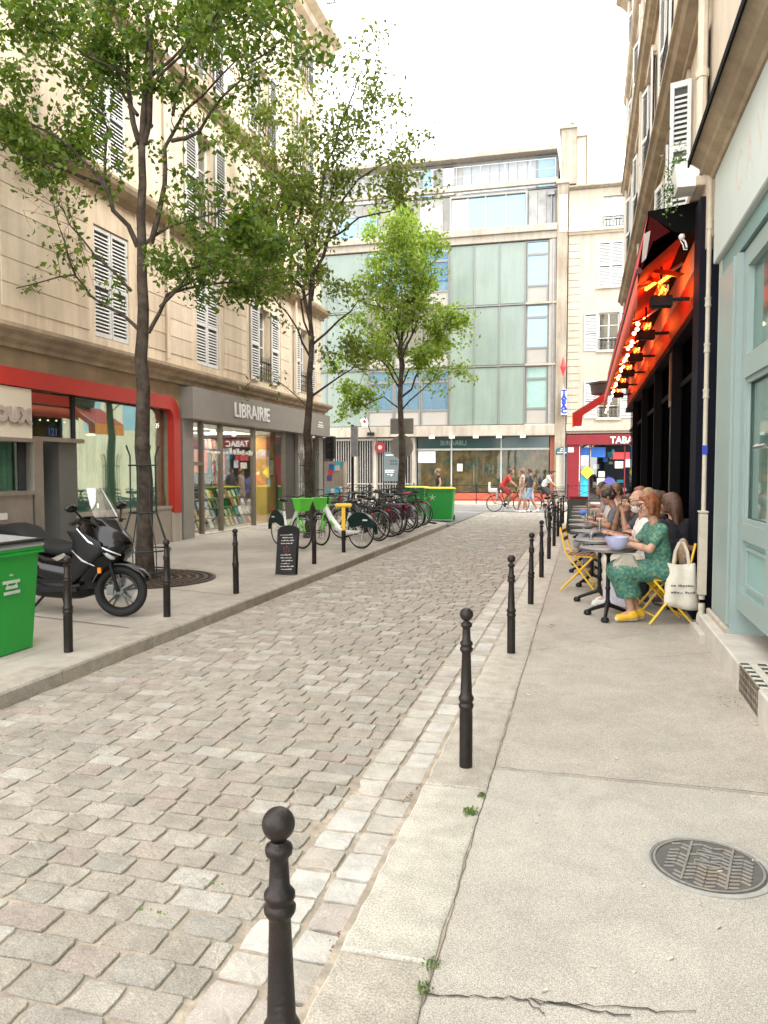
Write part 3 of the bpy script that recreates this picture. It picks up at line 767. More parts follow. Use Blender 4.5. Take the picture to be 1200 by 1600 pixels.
blind_g = mat('blind_green', (.44, .56, .47), .8, 0, .1, 3); blind_l = mat('blind_pale', (.10, .19, .14), .8, 0, .1, 3)
m = MB(); u = 11.62
while u < 14.5: m.box(u, -.24, .86, u + .055, -.23, 2.85, ML); u += .075
m.box(12.28, -.22, .86, 12.45, -.20, 2.85, ML); m.build('vertical_blind', blind_g, rs)
m = MB(); m.box(11.6, -.62, .7, 14.9, -.6, 3, ML); m.box(5.5, -.62, 1.2, 10.4, -.6, 2.1, ML); m.box(10.4, -.5, 2.1, 11.6, -.48, 2.9, ML); m.build('inner_screen', blind_l, rs)
m = MB(); curtain(m, 5.5, 10.2, -.24, 1.28, 2.04, ML, 80, .02); m.build('curtain', blind_g, rs)
shop_glass = glass('shop_glass', (.80, .92, .86), .10, .01)
for (a, b, z0, z1) in ((5.5, 10.2, 1.28, 2.04), (10.36, 11.52, 2.15, 2.86), (11.58, 14.56, .86, 2.86)):
    m = MB(); m.box(a, -.16, z0, b, -.15, z1, ML); m.build('pane', shop_glass, rs)
m = MB(); m.box(11.52, -.17, 2.14, 11.58, -.12, 2.87, ML); m.box(10.2, -.2, 1.28, 10.34, -.13, 2.04, ML); m.build('mullion', dark_room, rs)
dm = mat('door_grey_green', (.095, .115, .095), .45, 0, .08, 2)
m = MB(); m.box(10.58, -.75, .02, 10.98, -.70, 2.07, ML); m.box(11.10, -.55, .02, 11.15, -.5, 2.07, ML); m.build('door', dm, rs)
m = MB(); m.box(11.0, -.9, .02, 11.12, -.86, 2.07, ML); m.box(10.5, -1.0, .02, 11.6, -.95, 2.1, ML); m.build('door_gap', dark_room, rs)
m = MB(); m.box(11.12, -.56, .02, 11.6, -.12, 2.069, ML); m.build('door_return', mat('door_side', (.115, .115, .105), .4, 0, .1, 2), rs)
text('house_number', '121', .17, mat('number_blue', (.03, .04, .14), .5), rs, (-8.535, 11.0, 2.18), (PI / 2, 0, PI / 2), .004, .008)

# ---------- bookshop
bs = thing('bookshop_front', 'grey framed bookshop front with large panes and white lettering on its fascia', 'shopfront', (0, 0, 0))
G0, G1 = 15.42, 20.9
m = MB()
m.box(14.95, -.05, 2.72, 24.12, .30, 3.40, ML)
m.build('fascia', shop_grey, bs)
boxes('pillar', shop_grey, bs, ML, (14.96, -.1, 0, 15.42, .05, 2.719), (21.85, -.1, 0, 22.6, .05, 2.719), (23.75, -.1, 0, 24.12, .05, 2.719))
m = MB(); m.box(20.9, -.5, 0, 21.85, -.05, 2.719, ML); m.build('dark_pier', mat('pier_dark', (.06, .055, .05), .5), bs)
m = MB(); m.box(15.42, -.1, 0, 20.9, .04, .16, ML); m.build('sill', mat('sill_pale', (.52, .49, .43), .6, 0, .1, 3), bs)
mb_ = mat('mullion_bronze', (.20, .17, .13), .35, .5)
for px in (317, 347, 398): u = yL(px); boxes('mullion', mb_, bs, ML, (u - .03, -.09, .16, u + .03, .02, 2.72))
m = MB(); m.box(15.42, -.088, .16, 15.47, .018, 2.72, ML); m.box(15.47, -.088, 1.72, yL(317) - .03, .018, 1.80, ML); m.box(20.85, -.088, .16, 20.9, .018, 2.72, ML)
m.build('window_frame', mb_, bs)
book_glass = glass('bookshop_glass', (.88, .9, .88), .07, .01)
us = [15.47, yL(317), yL(347), yL(398), 20.85]
for i, (a, b) in enumerate(zip(us, us[1:])):
    m = MB(); m.box(a + .03, -.05, .16 if i else 1.8, b - .03, -.04, 2.72, ML); m.build('pane', book_glass, bs)
m = MB(); m.box(15.5, -.05, .16, us[1] - .03, -.04, 1.72, ML); m.build('pane', book_glass, bs)
m = MB(); m.box(22.6, -.3, .1, 23.75, -.29, 2.719, ML); m.build('door_pane', book_glass, bs)
m = MB(); m.box(22.6, -.32, .02, 22.7, -.25, 2.719, ML); m.box(23.65, -.32, .02, 23.75, -.25, 2.719, ML); m.box(22.7, -.32, .02, 23.65, -.25, .12, ML); m.build('door_frame', grey_frame, bs)
text('fascia_lettering', 'LIBRAIRIE', .49, sign_white, bs, (-8.085, 18.0, 2.90), (PI / 2, 0, PI / 2), .012, .006, 1.04, 'CENTER', 1.0)
m = MB()
for (z_, w_) in ((3.12, .35), (3.04, .5), (2.98, .5)): m.box(23.2 - w_ / 2, .301, z_, 23.2 + w_ / 2, .304, z_ + .035, ML)
m.build('small_print', sign_white, bs)
# white sheets pasted on the pillar, framed print
q = random.Random(5); pm = mat('pasted_paper', (.42, .42, .39), .7)
for i in range(26):
    u = 21.9 + q.random() * .5; z = .75 + q.random() * 1.6; m = MB(); w_, h_ = q.uniform(.08, .16), q.uniform(.07, .14)
    m.box(u, .051 + i * .0004, z, u + w_, .054 + i * .0004, z + h_, ML); m.build('pasted_sheet', pm, bs)
red_in = mat('interior_red', (.33, .03, .03), .7); yel_in = mat('interior_ochre_panel', (.62, .36, .09), .6, 0, .15, 2)
m = MB(); m.box(15.2, -3.1, .0, 21, -3.05, 3.2, ML); m.build('back_wall', red_in, bs)
m = MB(); m.box(20.15, -.62, .16, 20.84, -.25, 2.7, ML); m.build('ochre_panel', yel_in, bs)
m = MB(); m.box(20.25, -.246, 1.45, 20.62, -.22, 1.95, ML); m.build('framed_print', wood_dark, bs)
m = MB(); m.box(20.29, -.219, 1.49, 20.58, -.21, 1.91, ML); m.build('print_paper', mat('paper', (.62, .58, .48), .8, 0, .3, 14), bs)
for (a, b, c, d) in ((15.6, 16.2, 1.1, 2.3), (16.9, 17.4, .2, 2.6), (18.6, 19.0, .2, 2.6), (19.3, 19.7, .3, 2.2)): boxes('bookcase', dark_room, bs, ML, (a, -2.6, c, b, -1.7, d))
for (a, b, c, d) in ((17.7, 18.5, 1.55, 2.15), (19.15, 19.5, 1.45, 2.1), (16.2, 16.7, 1.5, 2.1)): boxes('hanging_poster', mat('poster_coral', (.75, .13, .07), .7, 0, .08, 3, emis=(.8, .12, .06), es=.0), bs, ML, (a, -1.25, c, b, -1.22, d))
m = MB(); m.box(15.55, -.4, .2, 15.8, -.36, 1.5, ML); m.build('window_banner', mat('banner_purple', (.26, .02, .25), .6, 0, .25, 7, hue=((.1, .25, .55), 3)), bs)
m = MB(); m.box(15.2, -3.2, 0, 20.9, -.1, .12, ML); m.build('display_floor', wood_dark, bs)
lampm = mat('shop_spot', (.9, .9, .85), .4, emis=(1, .9, .75), es=9)
for u in (16.2, 17.6, 19.0, 20.3): m = MB(); m.ball(ML @ Vector((u, -1.3, 2.66)), .06, 8, 6); m.build('ceiling_spot', lampm, bs)
for u in (16.6, 19.2):
    l = bpy.data.lights.new('shop_light', 'AREA'); l.energy = 30; l.size = 1.6; l.color = (1, .9, .78); lo = bpy.data.objects.new('shop_light', l); COL.objects.link(lo); lo.location = (-9.6, u, 2.62)
# display tables and books
bt = thing('book_display', 'sloping racks filled with books inside the bookshop window', 'display rack')
for k in range(4): boxes('rack_shelf', wood_dark, bt, ML, (15.9, -.75 - k * .18, .12 + k * .24, 20.6, -.55 - k * .18, .16 + k * .24))
m = MB(); m.box(15.9, -1.4, .12, 20.5, -1.3, 1.15, ML); m.build('rack_back', dark_room, bt)
bookcols = [(.75, .72, .62), (.15, .25, .5), (.75, .45, .15), (.5, .1, .08), (.1, .1, .1), (.7, .65, .2), (.2, .4, .3), (.6, .5, .4), (.8, .8, .78), (.35, .5, .65)]
bnames = ['cream', 'navy', 'orange', 'dark red', 'black', 'mustard', 'green', 'beige', 'white', 'pale blue']
bm_ = [mat('book_cover_%s' % 'abcdefghij'[i], c, .5, 0, .35, 16, hue=(bookcols[(i * 3 + 4) % 10], 11)) for i, c in enumerate(bookcols)]
for c in bm_: c.name = c.name
bmesh_ = []
for c in bm_:
    b = MB(); b.cbox(-.011, -.075, 0, .011, .075, .22, .002); o = b.build('book', c); bmesh_.append(o.data); bpy.data.objects.remove(o)
for k in range(4):
    u = 15.95 + q.random() * .1; cnt_ = [0] * 10
    while u < 20.45:
        if q.random() > .12:
            p = ML @ Vector((u, -.62 - k * .18, .165 + k * .24))
            ci = q.randrange(10); cnt_[ci] += 1
            o = link('book', bmesh_[ci], None, p, (0, -.38, q.uniform(-.25, .25))); o.scale = (1, q.uniform(.75, 1.1), q.uniform(.8, 1.15))
            tag(o, '%s %s covered book from the near end of the %s tier in the bookshop' % (['first', 'second', 'third', 'fourth', 'fifth', 'sixth', 'seventh', 'eighth'][cnt_[ci] - 1], bnames[ci], ['lowest', 'second', 'third', 'top'][k]), 'book', 'books displayed in the bookshop window')
        u += q.uniform(.17, .27)
# shelves of spines and piles further inside
sp_m = stone_mat('book_spines', [(0, (.6, .57, .48)), (.12, (.5, .06, .05)), (.24, (.08, .15, .4)), (.36, (.7, .5, .1)), (.5, (.75, .73, .68)), (.62, (.1, .3, .2)), (.74, (.8, .3, .12)), (.86, (.12, .1, .1))], grain=(.9, 1.1), bump=.0)
m = MB()
for k in range(7):
    z = .25 + k * .33
    for u0 in (15.3, 16.6, 17.9, 19.2):
        u = u0
        while u < u0 + 1.15:
            w_ = q.uniform(.018, .05); m.box(u, -1.95, z, u + w_ * .9, -1.82, z + q.uniform(.18, .28), ML); u += w_
for k in range(60):
    u, z = q.uniform(15.7, 20.2), .5 + .03 * q.randrange(22); m.box(u, -1.55, z, u + .2, -1.4, z + .028, ML)
o = m.build('book_spines', sp_m, bs); o['kind'] = 'stuff'
# handwriting painted in white on the panes
m = MB(); u = 16.2
while u < 19.6:
    h = q.uniform(.08, .20) if u > 17.1 else .07; pts = []
    for i in range(7): pts.append(ML @ Vector((u + .13 * i / 6, -.034, 2.0 + h * (.5 + .5 * math.sin(i * 2.1 + u * 5)))))
    m.tube(pts, .009, 4); u += q.uniform(.16, .22)
m.build('painted_script', sign_white, bs)
# ================================================================== FAR MODERN BUILDING
def fx(px, py=600): return atY(px, py, 40).x
fb = thing('glass_panel_building', 'modern block with pale green glass panels, concrete bands and a set back zinc top', 'building')
gp = []
for k_, c in enumerate(((.195, .25, .215), (.21, .265, .23), (.18, .235, .20))):
    mm = mat('pale_green_glass_%d' % k_, c, .22, 0, .10, .5, spec=.6, hue=((.225, .275, .24), .45), streak=.15); gp.append(mm)
X0, X1 = -24, -1.45
m = MB(); m.box(X0, -9, 3.4, X1, -.12, 13.2, MF); m.build('wall', concrete_dirty, fb)
for (z0, z1, d) in ((3.42, 3.96, .28), (13.25, 13.62, .10), (13.62, 13.95, .22), (15.95, 16.22, .12)):
    m = MB(); m.cbox(X0, -.1, z0, X1 + (.0), d, z1, .015, MF); m.build('concrete_band', concrete, fb)
cols_r = [-6.84, -5.57, -4.28, -2.97]
cols_l = [-24, -21.5, -19, -16.2, -13.6, -11.3]
rows = [(4.0, 6.95), (7.05, 10.03), (10.13, 13.2)]
q = random.Random(21)
for cs in (cols_r, cols_l):
    for a, b in zip(cs, cs[1:]):
        for r_, (z0, z1) in enumerate(rows):
            m = MB(); m.box(a + .025, -.1, z0 + .02, b - .025, .0, z1 - .02, MF); m.build('glass_panel', q.choice(gp), fb)
m = MB()
for c in cols_r + cols_l[1:]: m.box(c - .022, -.1, 4.0, c + .022, .035, 13.2, MF)
for z in (7.0, 10.08):
    m.box(-6.85, -.1, z - .035, -2.95, .05, z + .035, MF); m.box(X0, -.1, z - .035, -11.3, .05, z + .035, MF)
m.build('metal_joint', grey_frame, fb)
bluewin = glass('sky_tint_glass', (.35, .5, .6), .30, .01, .55, (.14, .30, .46), (.52, .72, .88))  # reflected sky put in as blue gloss tint and haze
# right hand window column
def modern_window(u0, u1, z0, z1, dark=False, g=None):
    """upper light, main light, grey spandrel"""
    h = z1 - z0
    w_ = MB(); fw = .07
    zs = z0 + h * .27; zt = z0 + h * .78
    for a, b in ((u0, u0 + fw), (u1 - fw, u1)): w_.box(a, -.12, z0, b, -.02, z1, MF)
    for a, b in ((z0, z0 + .05), (zs - .04, zs + .06), (zt - .05, zt + .07), (z1 - .06, z1)): w_.box(u0 + fw, -.12, a, u1 - fw, -.02, b, MF)
    o = w_.build('window', grey_frame, fb)
    m = MB(); m.box(u0 + fw, -.09, z0 + .05, u1 - fw, -.05, zs - .04, MF); m.build('spandrel', grey_panel, o)
    gg = g or (bluewin if not dark else win_glass)
    m = MB(); m.box(u0 + fw, -.09, zs + .06, u1 - fw, -.075, zt - .05, MF); m.build('pane', gg, o)
    m = MB(); m.box(u0 + fw, -.09, zt + .07, u1 - fw, -.075, z1 - .06, MF); m.build('pane', gg, o)
    m = MB(); m.box(u0 + fw * .6, -.118, zs + .05, u1 - fw * .6, -.105, zt - .04, MF); m.build('room_behind', dark_room if dark else mat('room_blue_grey', (.22, .34, .42), .8, 0, .3, .8), o)
for r_, (z0, z1) in enumerate(rows):
    modern_window(-2.93, -1.82, z0, z1, g=(mat('green_tint_pane', (.26, .42, .37), .15, spec=.7) if r_ == 0 else None))
    m = MB(); m.box(-1.80, -.1, z0 - .06, -1.47, .03, z1 + .04, MF); m.build('steel_pier', mat('pier_metal', (.37, .35, .32), .5, .3, .1, 2), fb)
    m = MB(); m.tube([MF @ Vector((-1.58, .07, z)) for z in (z0, z1)], .04, 6); m.build('downpipe', steel, fb)
    m = MB(); m.cbox(-2.95, -.1, z0 - .10, X1, .12, z0 - .0, .01, MF); m.build('ledge', concrete, fb)
# middle windows behind the tree
for r_, (z0, z1) in enumerate(rows):
    for a, b in ((-11.28, -9.85), (-9.83, -8.40), (-8.38, -6.88)):
        modern_window(a, b, z0, z1, dark=(r_ == 1))
# set back fourth floor
m = MB(); m.box(X0, -9, 13.95, X1, -.75, 15.96, MF); m.build('upper_wall', mat('zinc_dark', (.30, .29, .27), .5, .3, .2, 1.5), fb)
a = -9.0; 
for (u0, u1) in ((-14, -12.9), (-12.9, -11.8), (-10.4, -9.8), (-9.8, -9.2), (-8.6, -8.0), (-8.0, -7.35), (-2.9, -2.45), (-2.45, -2.0), (-2.0, -1.55)):
    m = MB(); m.box(u0 + .01, -.76, 14.0, u1 - .01, -.70, 15.9, MF); m.build('zinc_panel', mat('zinc_weathered', (.37, .37, .36), .5, .4, .25, 1.8, rnd_obj=.1), fb)
ww = [fx(703, 330), fx(729, 330), fx(757, 330), fx(789, 330), fx(820, 330)]
f_ = MB(); f_.box(ww[0] - .08, -.62, 14.0, ww[0], -.45, 15.9, MF); f_.box(ww[4], -.62, 14.0, ww[4] + .08, -.45, 15.9, MF); f_.box(ww[0], -.62, 15.8, ww[4], -.45, 15.9, MF); f_.box(ww[0], -.62, 14.0, ww[4], -.45, 14.12, MF)
for c in ww[1:4]: f_.box(c - .03, -.6, 14.12, c + .03, -.47, 15.8, MF)
wf = f_.build('window_band', mat('window_band_frame', (.50, .47, .42), .6), fb)
for i in range(4):
    m = MB(); m.box(ww[i] + .03, -.55, 14.12, ww[i + 1] - .03, -.53, 15.8, MF); m.build('pane', win_glass if i == 0 else bluewin, wf)
    m = MB(); m.box(ww[i] + .03, -.66, 14.12, ww[i + 1] - .03, -.64, 15.8, MF); m.build('room_behind', dark_room if i == 0 else bpy.data.materials['room_blue_grey'], wf)
for (a, b) in ((-13.2, -12.0), (-12.0, -10.9)):
    m = MB(); m.box(a + .05, -.69, 14.15, b - .05, -.66, 15.3, MF); m.build('window', blue_glass, fb)
# set back top floor
m = MB(); m.box(X0, -9, 16.2, X1, -1.25, 17.85, MF); m.build('attic_wall', mat('attic_grey', (.38, .38, .37), .6, .2, .1, 1.5), fb)
u = -6.4
while u < -3.0: m = MB(); m.box(u + .012, -1.25, 16.25, u + .47, -1.20, 17.8, MF); m.build('zinc_panel', zinc, fb); u += .48
for (a, b, g_) in ((fx(648, 290) + .1, fx(673, 290), blue_glass), (fx(683, 290), fx(706, 290), win_glass), (fx(836, 270), fx(868, 270), blue_glass)):
    m = MB(); m.box(a, -1.3, 16.25, a + .07, -1.1, 17.8, MF); m.box(b - .07, -1.3, 16.25, b, -1.1, 17.8, MF); m.box(a + .07, -1.3, 17.72, b - .07, -1.1, 17.8, MF); o = m.build('window', grey_frame, fb)
    m = MB(); m.box(a + .07, -1.19, 16.25, b - .07, -1.17, 17.72, MF); m.build('pane', g_, o)
    m = MB(); m.box(a + .07, -1.199, 16.25, b - .07, -1.192, 17.72, MF); m.build('room_behind', dark_room, o)
m = MB(); m.cbox(X0, -9, 17.85, X1 - .05, -.55, 18.1, .02, MF); m.build('roof_slab', concrete, fb)
rail_m = mat('rail_steel', (.50, .50, .50), .4, .6)
for (z, d, h, x0, hor) in ((16.22, .02, .95, X0, 1), (18.1, -.7, .95, X0, 1)):
    m = MB(); u = X1 - .1
    while u > X0: m.tube([MF @ Vector((u, d, z)), MF @ Vector((u, d, z + h))], .014, 5); u -= 1.25
    m.tube([MF @ Vector((X0, d, z + h)), MF @ Vector((X1 - .1, d, z + h))], .02, 5)
    m.tube([MF @ Vector((X0, d, z + h * .5)), MF @ Vector((X1 - .1, d, z + h * .5))], .008, 4)
    m.build('roof_railing', rail_m, fb)
m = MB(); m.tube([MF @ Vector((-1.75, -.62, z)) for z in (14.0, 15.6, 15.9)], .05, 8); m.box(-1.95, -.7, 15.6, -1.6, -.5, 15.85, MF); m.build('downpipe', zinc, fb)
# ground floor
m = MB(); m.box(X0, -6, -.1, X1, -3, 3.5, MF); m.box(-8.95, -3, 0, -8.70, -.3, 3.42, MF); m.box(X0, -3, 3.38, X1, -.1, 3.44, MF); m.build('ground_floor_wall', mat('ground_floor_dark', (.07, .065, .06), .8, 0, .3, 1), fb)
for px in (648, 704, 782): 
    u = fx(px, 750) 
    m = MB(); m.box(u - .035, -.35, .5, u + .035, -.22, 3.42, MF); m.build('mullion', mat('mullion_pale', (.48, .50, .48), .5, .3), fb)
m = MB(); m.box(fx(650, 750), -.35, 2.70, fx(858, 750), -.20, 2.80, MF); m.build('transom', bpy.data.materials['mullion_pale'], fb)
sg = mat('fascia_dark_teal', (.030, .075, .078), .12, 0, .15, .6, spec=.7)
uu = [fx(650, 750), fx(704, 750), fx(782, 750), fx(858, 750)]
mural = mat('covered_window_mural', (.30, .20, .095), .6, 0, .6, 2.2, spec=.3, hue=((.09, .15, .12), 2.0), streak=.5)
for a, b in zip(uu, uu[1:]):
    m = MB(); m.box(a + .035, -.30, 2.80, b - .035, -.26, 3.41, MF); m.build('fascia_pane', sg, fb)
    m = MB(); m.box(a + .035, -.34, .5, b - .035, -.32, 2.70, MF); m.build('covered_display', mural, fb)
    m = MB(); m.box(a + .035, -.28, .5, b - .035, -.27, 2.70, MF); m.build('pane', glass('far_shop_glass', (.9, .92, .9), .04, .02, gcol=(.4, .4, .4)), fb)
o = text('mirrored_lettering', 'LIBRAIRIE', .34, mat('letters_faint', (.17, .27, .26), .4), fb, ((uu[1] + .75), 40.255, 2.97), (PI / 2, 0, 0), .003, .002)  # reversed letters modelled in place of a reflected sign
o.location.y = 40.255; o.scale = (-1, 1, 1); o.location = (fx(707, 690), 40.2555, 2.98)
m = MB(); m.box(uu[0] + .05, -.25, 2.05, uu[0] + 1.0, -.24, 2.66, MF); m.build('white_notice', sign_white, fb)
m = MB(); m.box(uu[1] + .3, -.25, 1.6, uu[1] + .6, -.24, 2.0, MF); m.build('small_notice', mat('paper_cream', (.6, .58, .5), .8), fb)
m = MB(); m.box(uu[0] - .1, -.33, 0, uu[3] + .1, -.18, .46, MF); m.build('red_plinth', mat('plinth_red', (.52, .09, .05), .6, 0, .12, 1.5), fb)
m = MB(); m.box(uu[3] + .02, -.3, 0, X1 - .0, -.1, 3.41, MF); m.build('red_brown_pier', mat('pier_red_brown', (.35, .12, .07), .6, 0, .12, 1.5), fb)
for px in (708, 745, 781, 818, 677): boxes('fascia_spotlight', white_paint, fb, MF, (fx(px, 672) - .13, .28, 3.30, fx(px, 672) + .13, .5, 3.44))
# gate of vertical bars
gate = thing('barred_gate', 'tall gate of pale vertical metal bars left of the covered shop window', 'gate', (0, 0, 0))
gm = mat('gate_metal', (.42, .40, .37), .5, .3)
for (a, b) in ((fx(520, 740), fx(553, 740)), (fx(557, 740), fx(584, 740)), (fx(588, 740), fx(612, 740)), (fx(612, 740), fx(646, 740))):
    u = a + .06
    while u < b - .03:
        m = MB(); m.box(u, -.03, .1, u + .03, .0, 3.30, MF); m.build('bar', gm, gate); u += .135
for px in (555, 586, 646): boxes('gate_post', concrete, gate, MF, (fx(px, 740) - .09, -.1, 0, fx(px, 740) + .09, .06, 3.4))
m = MB(); m.box(fx(519, 740), -.05, 3.25, fx(648, 740), .02, 3.36, MF); m.box(fx(519, 740), -.05, .9, fx(648, 740), .005, .95, MF); m.build('rail', gm, gate)
nb = thing('notice_board', 'dark slate grey notice board with white lines hanging on the barred gate', 'notice board', (0, 0, 0))
a, b = fx(600, 730), fx(624, 730); zt = atY(600, 706, 39.9).z; zb = atY(600, 752, 39.9).z
m = MB(); m.box(a, .03, zb, b, .09, zt, MF); m.build('board', mat('slate_board', (.10, .125, .13), .6, 0, .06, 2), nb)
m = MB()
for (z_, x0, x1) in ((.88, .12, .95), (.36, .1, .7), (.30, .1, .66), (.22, .25, .38), (.22, .45, .58), (.18, .47, .56)):
    m.box(a + (b - a) * x0, .091, zb + (zt - zb) * z_, a + (b - a) * x1, .094, zb + (zt - zb) * (z_ + .025), MF)
m.build('printed_line', sign_white, nb)
m = MB(); 
for k in range(10): m.box(a + .35 + .09 * (k % 5), .091, zb + (zt - zb) * (.55 + .1 * (k // 5)), a + .39 + .09 * (k % 5), .094, zb + (zt - zb) * (.62 + .1 * (k // 5)), MF)
m.build('printed_star', mat('star_black', (.02, .02, .02)), nb)
rsn = thing('round_red_sign', 'small round red sign fixed on the barred gate above the notice board', 'sign', (0, 0, 0))
p = atY(594, 699, 39.88)
m = MB(); m.lathe([(.001, 0), (.30, 0), (.30, .03), (.001, .03)], 20, Matrix.Translation(p) @ Matrix.Rotation(PI / 2, 4, 'X')); m.build('disc', red_panel, rsn)
m = MB(); m.lathe([(.001, .03), (.12, .031), (.12, .036), (.001, .036)], 12, Matrix.Translation(p) @ Matrix.Rotation(PI / 2, 4, 'X')); m.build('pale_mark', concrete, rsn)
# flag and its arm
fl = thing('small_flag', 'white flag with a red spot leaning out on an arm below the green panels', 'flag', (0, 0, 0))
p0 = atY(580, 678, 39.6); p1 = atY(570, 650, 38.7)
m = MB(); m.tube([p0, p1], .03, 6); m.box(p0.x - .2, 39.5, p0.z - .08, p0.x + .15, 39.72, p0.z + .08); m.build('arm', black_metal, fl)
a_, b_, c_, d_ = atY(562, 655, 38.9), atY(572, 652, 38.8), atY(575, 668, 38.9), atY(566, 672, 38.95)
m = MB(); m.strip([a_, (a_ + d_) / 2 + Vector((.05, -.04, 0)), d_], [b_, (b_ + c_) / 2 + Vector((.05, .04, 0)), c_]); o = m.build('cloth', white_paint, fl, smooth=180)
sm_ = o.modifiers.new('thick', 'SOLIDIFY'); sm_.thickness = .01
m = MB(); m.ball(((a_ + b_ + c_) / 3).to_tuple(), (.09, .02, .09), 8, 6); m.build('red_spot', red_paint, fl)

# party wall with chimney
pw = thing('party_wall', 'narrow stained concrete party wall with a chimney between glass block and cream house', 'wall', (0, 0, 0))
m = MB(); m.box(-1.44, -8, 0, -.92, .12, 16.0, MF); m.box(-1.30, -8, 16.0, -.55, -.4, 18.7, MF); m.build('wall', concrete_dirty, pw)
m = MB(); m.box(-.54, -8, 15.6, -.12, -.55, 18.3, MF); m.build('chimney_stack', cream_wall, pw)
m = MB(); m.cbox(-1.4, -8.1, 18.7, -.5, -.3, 18.85, .02, MF); m.cbox(-.56, -8.1, 18.3, -.02, -.45, 18.42, .02, MF); m.cbox(-1.5, -.3, 15.85, -.85, .2, 16.08, .03, MF); m.build('coping', concrete, pw)
for i, u in enumerate((-.72, -.62)):
    m = MB(); m.lathe([(.10, 0), (.085, .3), (.10, .32), (.10, .38)], 10, Matrix.Translation((u - .05, 41.0 + i * .5, 18.84))); m.build('chimney_pot', mat('terracotta', (.42, .14, .08), .8), pw, smooth=40)
m = MB(); m.box(-1.35, .121, 13.5, -.95, .14, 15.3, MF); m.build('white_patch', white_paint, pw)
m = MB(); m.box(-1.36, .121, 0, -.93, .135, 2.6, MF); m.build('pale_painted_base', cream_pale, pw)
m = MB(); m.tube([MF @ Vector((-.97, .2, z)) for z in (0, 2.8)], .045, 6); m.build('drainpipe', zinc, pw)

# cream house
ch = thing('cream_house', 'cream rendered house with white shutters and a red tobacco shop at street level', 'building', (0, 0, 0))
U0, U1 = -.88, 7.0
wins = [(fx(943, 330), fx(974, 330) , 13.55, 15.1, 'o'), (fx(935, 410), fx(974, 410), 10.72, 12.9, 'c'), (fx(935, 520), fx(967, 520), 7.6, 9.45, 'h'), (fx(935, 620), fx(967, 620), 4.25, 6.1, 'h')]
hl = [(a, b, c, d) for a, b, c, d, k in wins]
m = MB(); wall_holes(m, U0, U1, 3.5, 15.55, hl, -.4, .02, MF); m.box(U0, -8, 3.5, U1, -1.2, 15.55, MF); m.build('wall', cream_pale, ch)
cornice(ch, MF, U0, U1, [(0, 13.30), (.10, 13.32), (.14, 13.4), (.22, 13.44), (.22, 13.54), (0, 13.58)], m_=cream_wall)
cornice(ch, MF, U0, U1, [(0, 15.5), (.12, 15.52), (.25, 15.6), (.25, 15.68), (0, 15.72)], m_=concrete_dirty)
m = MB(); m.cbox(U0, -.1, 3.62, U1, .12, 3.95, .01, MF); m.build('stone_band', cream_pale, ch)
z = 4.0
while z < 13.2: m = MB(); m.box(U0 + .02, .0205, z + .012, U0 + .58, .05, z + .33, MF); m.build('quoin_block', cream_pale, ch); z += .355
for a, b, z0, z1, k in wins:
    if k == 'c':
        c = (a + b) / 2; shutter_leaf(ch, MF, a, c - .01, z0, z1, .0, 'stuff', .07); shutter_leaf(ch, MF, c + .01, b, z0, z1, .0, 'stuff', .07)
        m = MB(); m.box(a - .1, 0, z0 - .1, b + .1, .1, z0 - .02, MF); m.build('sill', cream_wall, ch)
    else:
        window(ch, MF, a, b, z0, z1, -.15, bars=2)
        m = MB(); m.box(a - .1, 0, z0 - .1, b + .1, .1, z0 - .02, MF); m.build('sill', cream_wall, ch)
        railing(ch, MF, a, b, z0, .55, .05, n=6)
        if k == 'h':
            shutter_leaf(ch, MF, a - .68, a - .06, z0, z1, .03, 'stuff', .07); shutter_leaf(ch, MF, b + .06, b + .68, z0, z1, .03, 'stuff', .07)
# tobacco shop
tb = thing('tobacco_shopfront', 'dark red tobacco shop front with a cluttered blue window under the cream house', 'shopfront', (0, 0, 0))
m = MB(); m.cbox(-.85, -.1, 2.93, 6.5, .2, 3.42, .01, MF); m.build('fascia', red_panel, tb)
boxes('pillar', red_panel, tb, MF, (-.82, -.1, 0, -.22, .12, 2.93), (5.2, -.1, 0, 5.8, .12, 2.93))
m = MB(); m.box(-.22, -3, -.05, 5.2, -2.9, 2.93, MF); m.box(-.22, -2.9, 2.9, 5.2, -.1, 2.93, MF); m.build('dark_inside', mat('shop_inside_blue', (.03, .05, .10), .8, 0, .4, 2), tb)
m = MB(); m.box(-.22, -.12, .05, 5.2, -.1, 2.93, MF); m.build('pane', glass('tabac_glass', (.9, .93, .93), .08), tb)
for u in (-.2, .25, 1.95, 3.5): boxes('mullion', red_panel, tb, MF, (u, -.1, 0, u + .05, -.02, 2.92))
text('fascia_lettering', 'TABAC', .46, sign_white, tb, (1.25, 39.79, 2.99), (PI / 2, 0, 0), .01, .012, .95, 'LEFT')
q = random.Random(8); pc = [(.02, .12, .45), (.03, .45, .65), (.6, .62, .62), (.55, .05, .06), (.75, .6, .05), (.08, .08, .3), (.65, .6, .5), (.1, .35, .5), (.5, .5, .55)]
m_c = [mat('tabac_print_%d' % i, c, .5, 0, .25, 6) for i, c in enumerate(pc)]
def poster(u, z, w_, h_, mt, d=-.05, name='window_sticker'): m = MB(); m.box(u, d - .012, z, u + w_, d, z + h_, MF); return m.build(name, mt, tb)
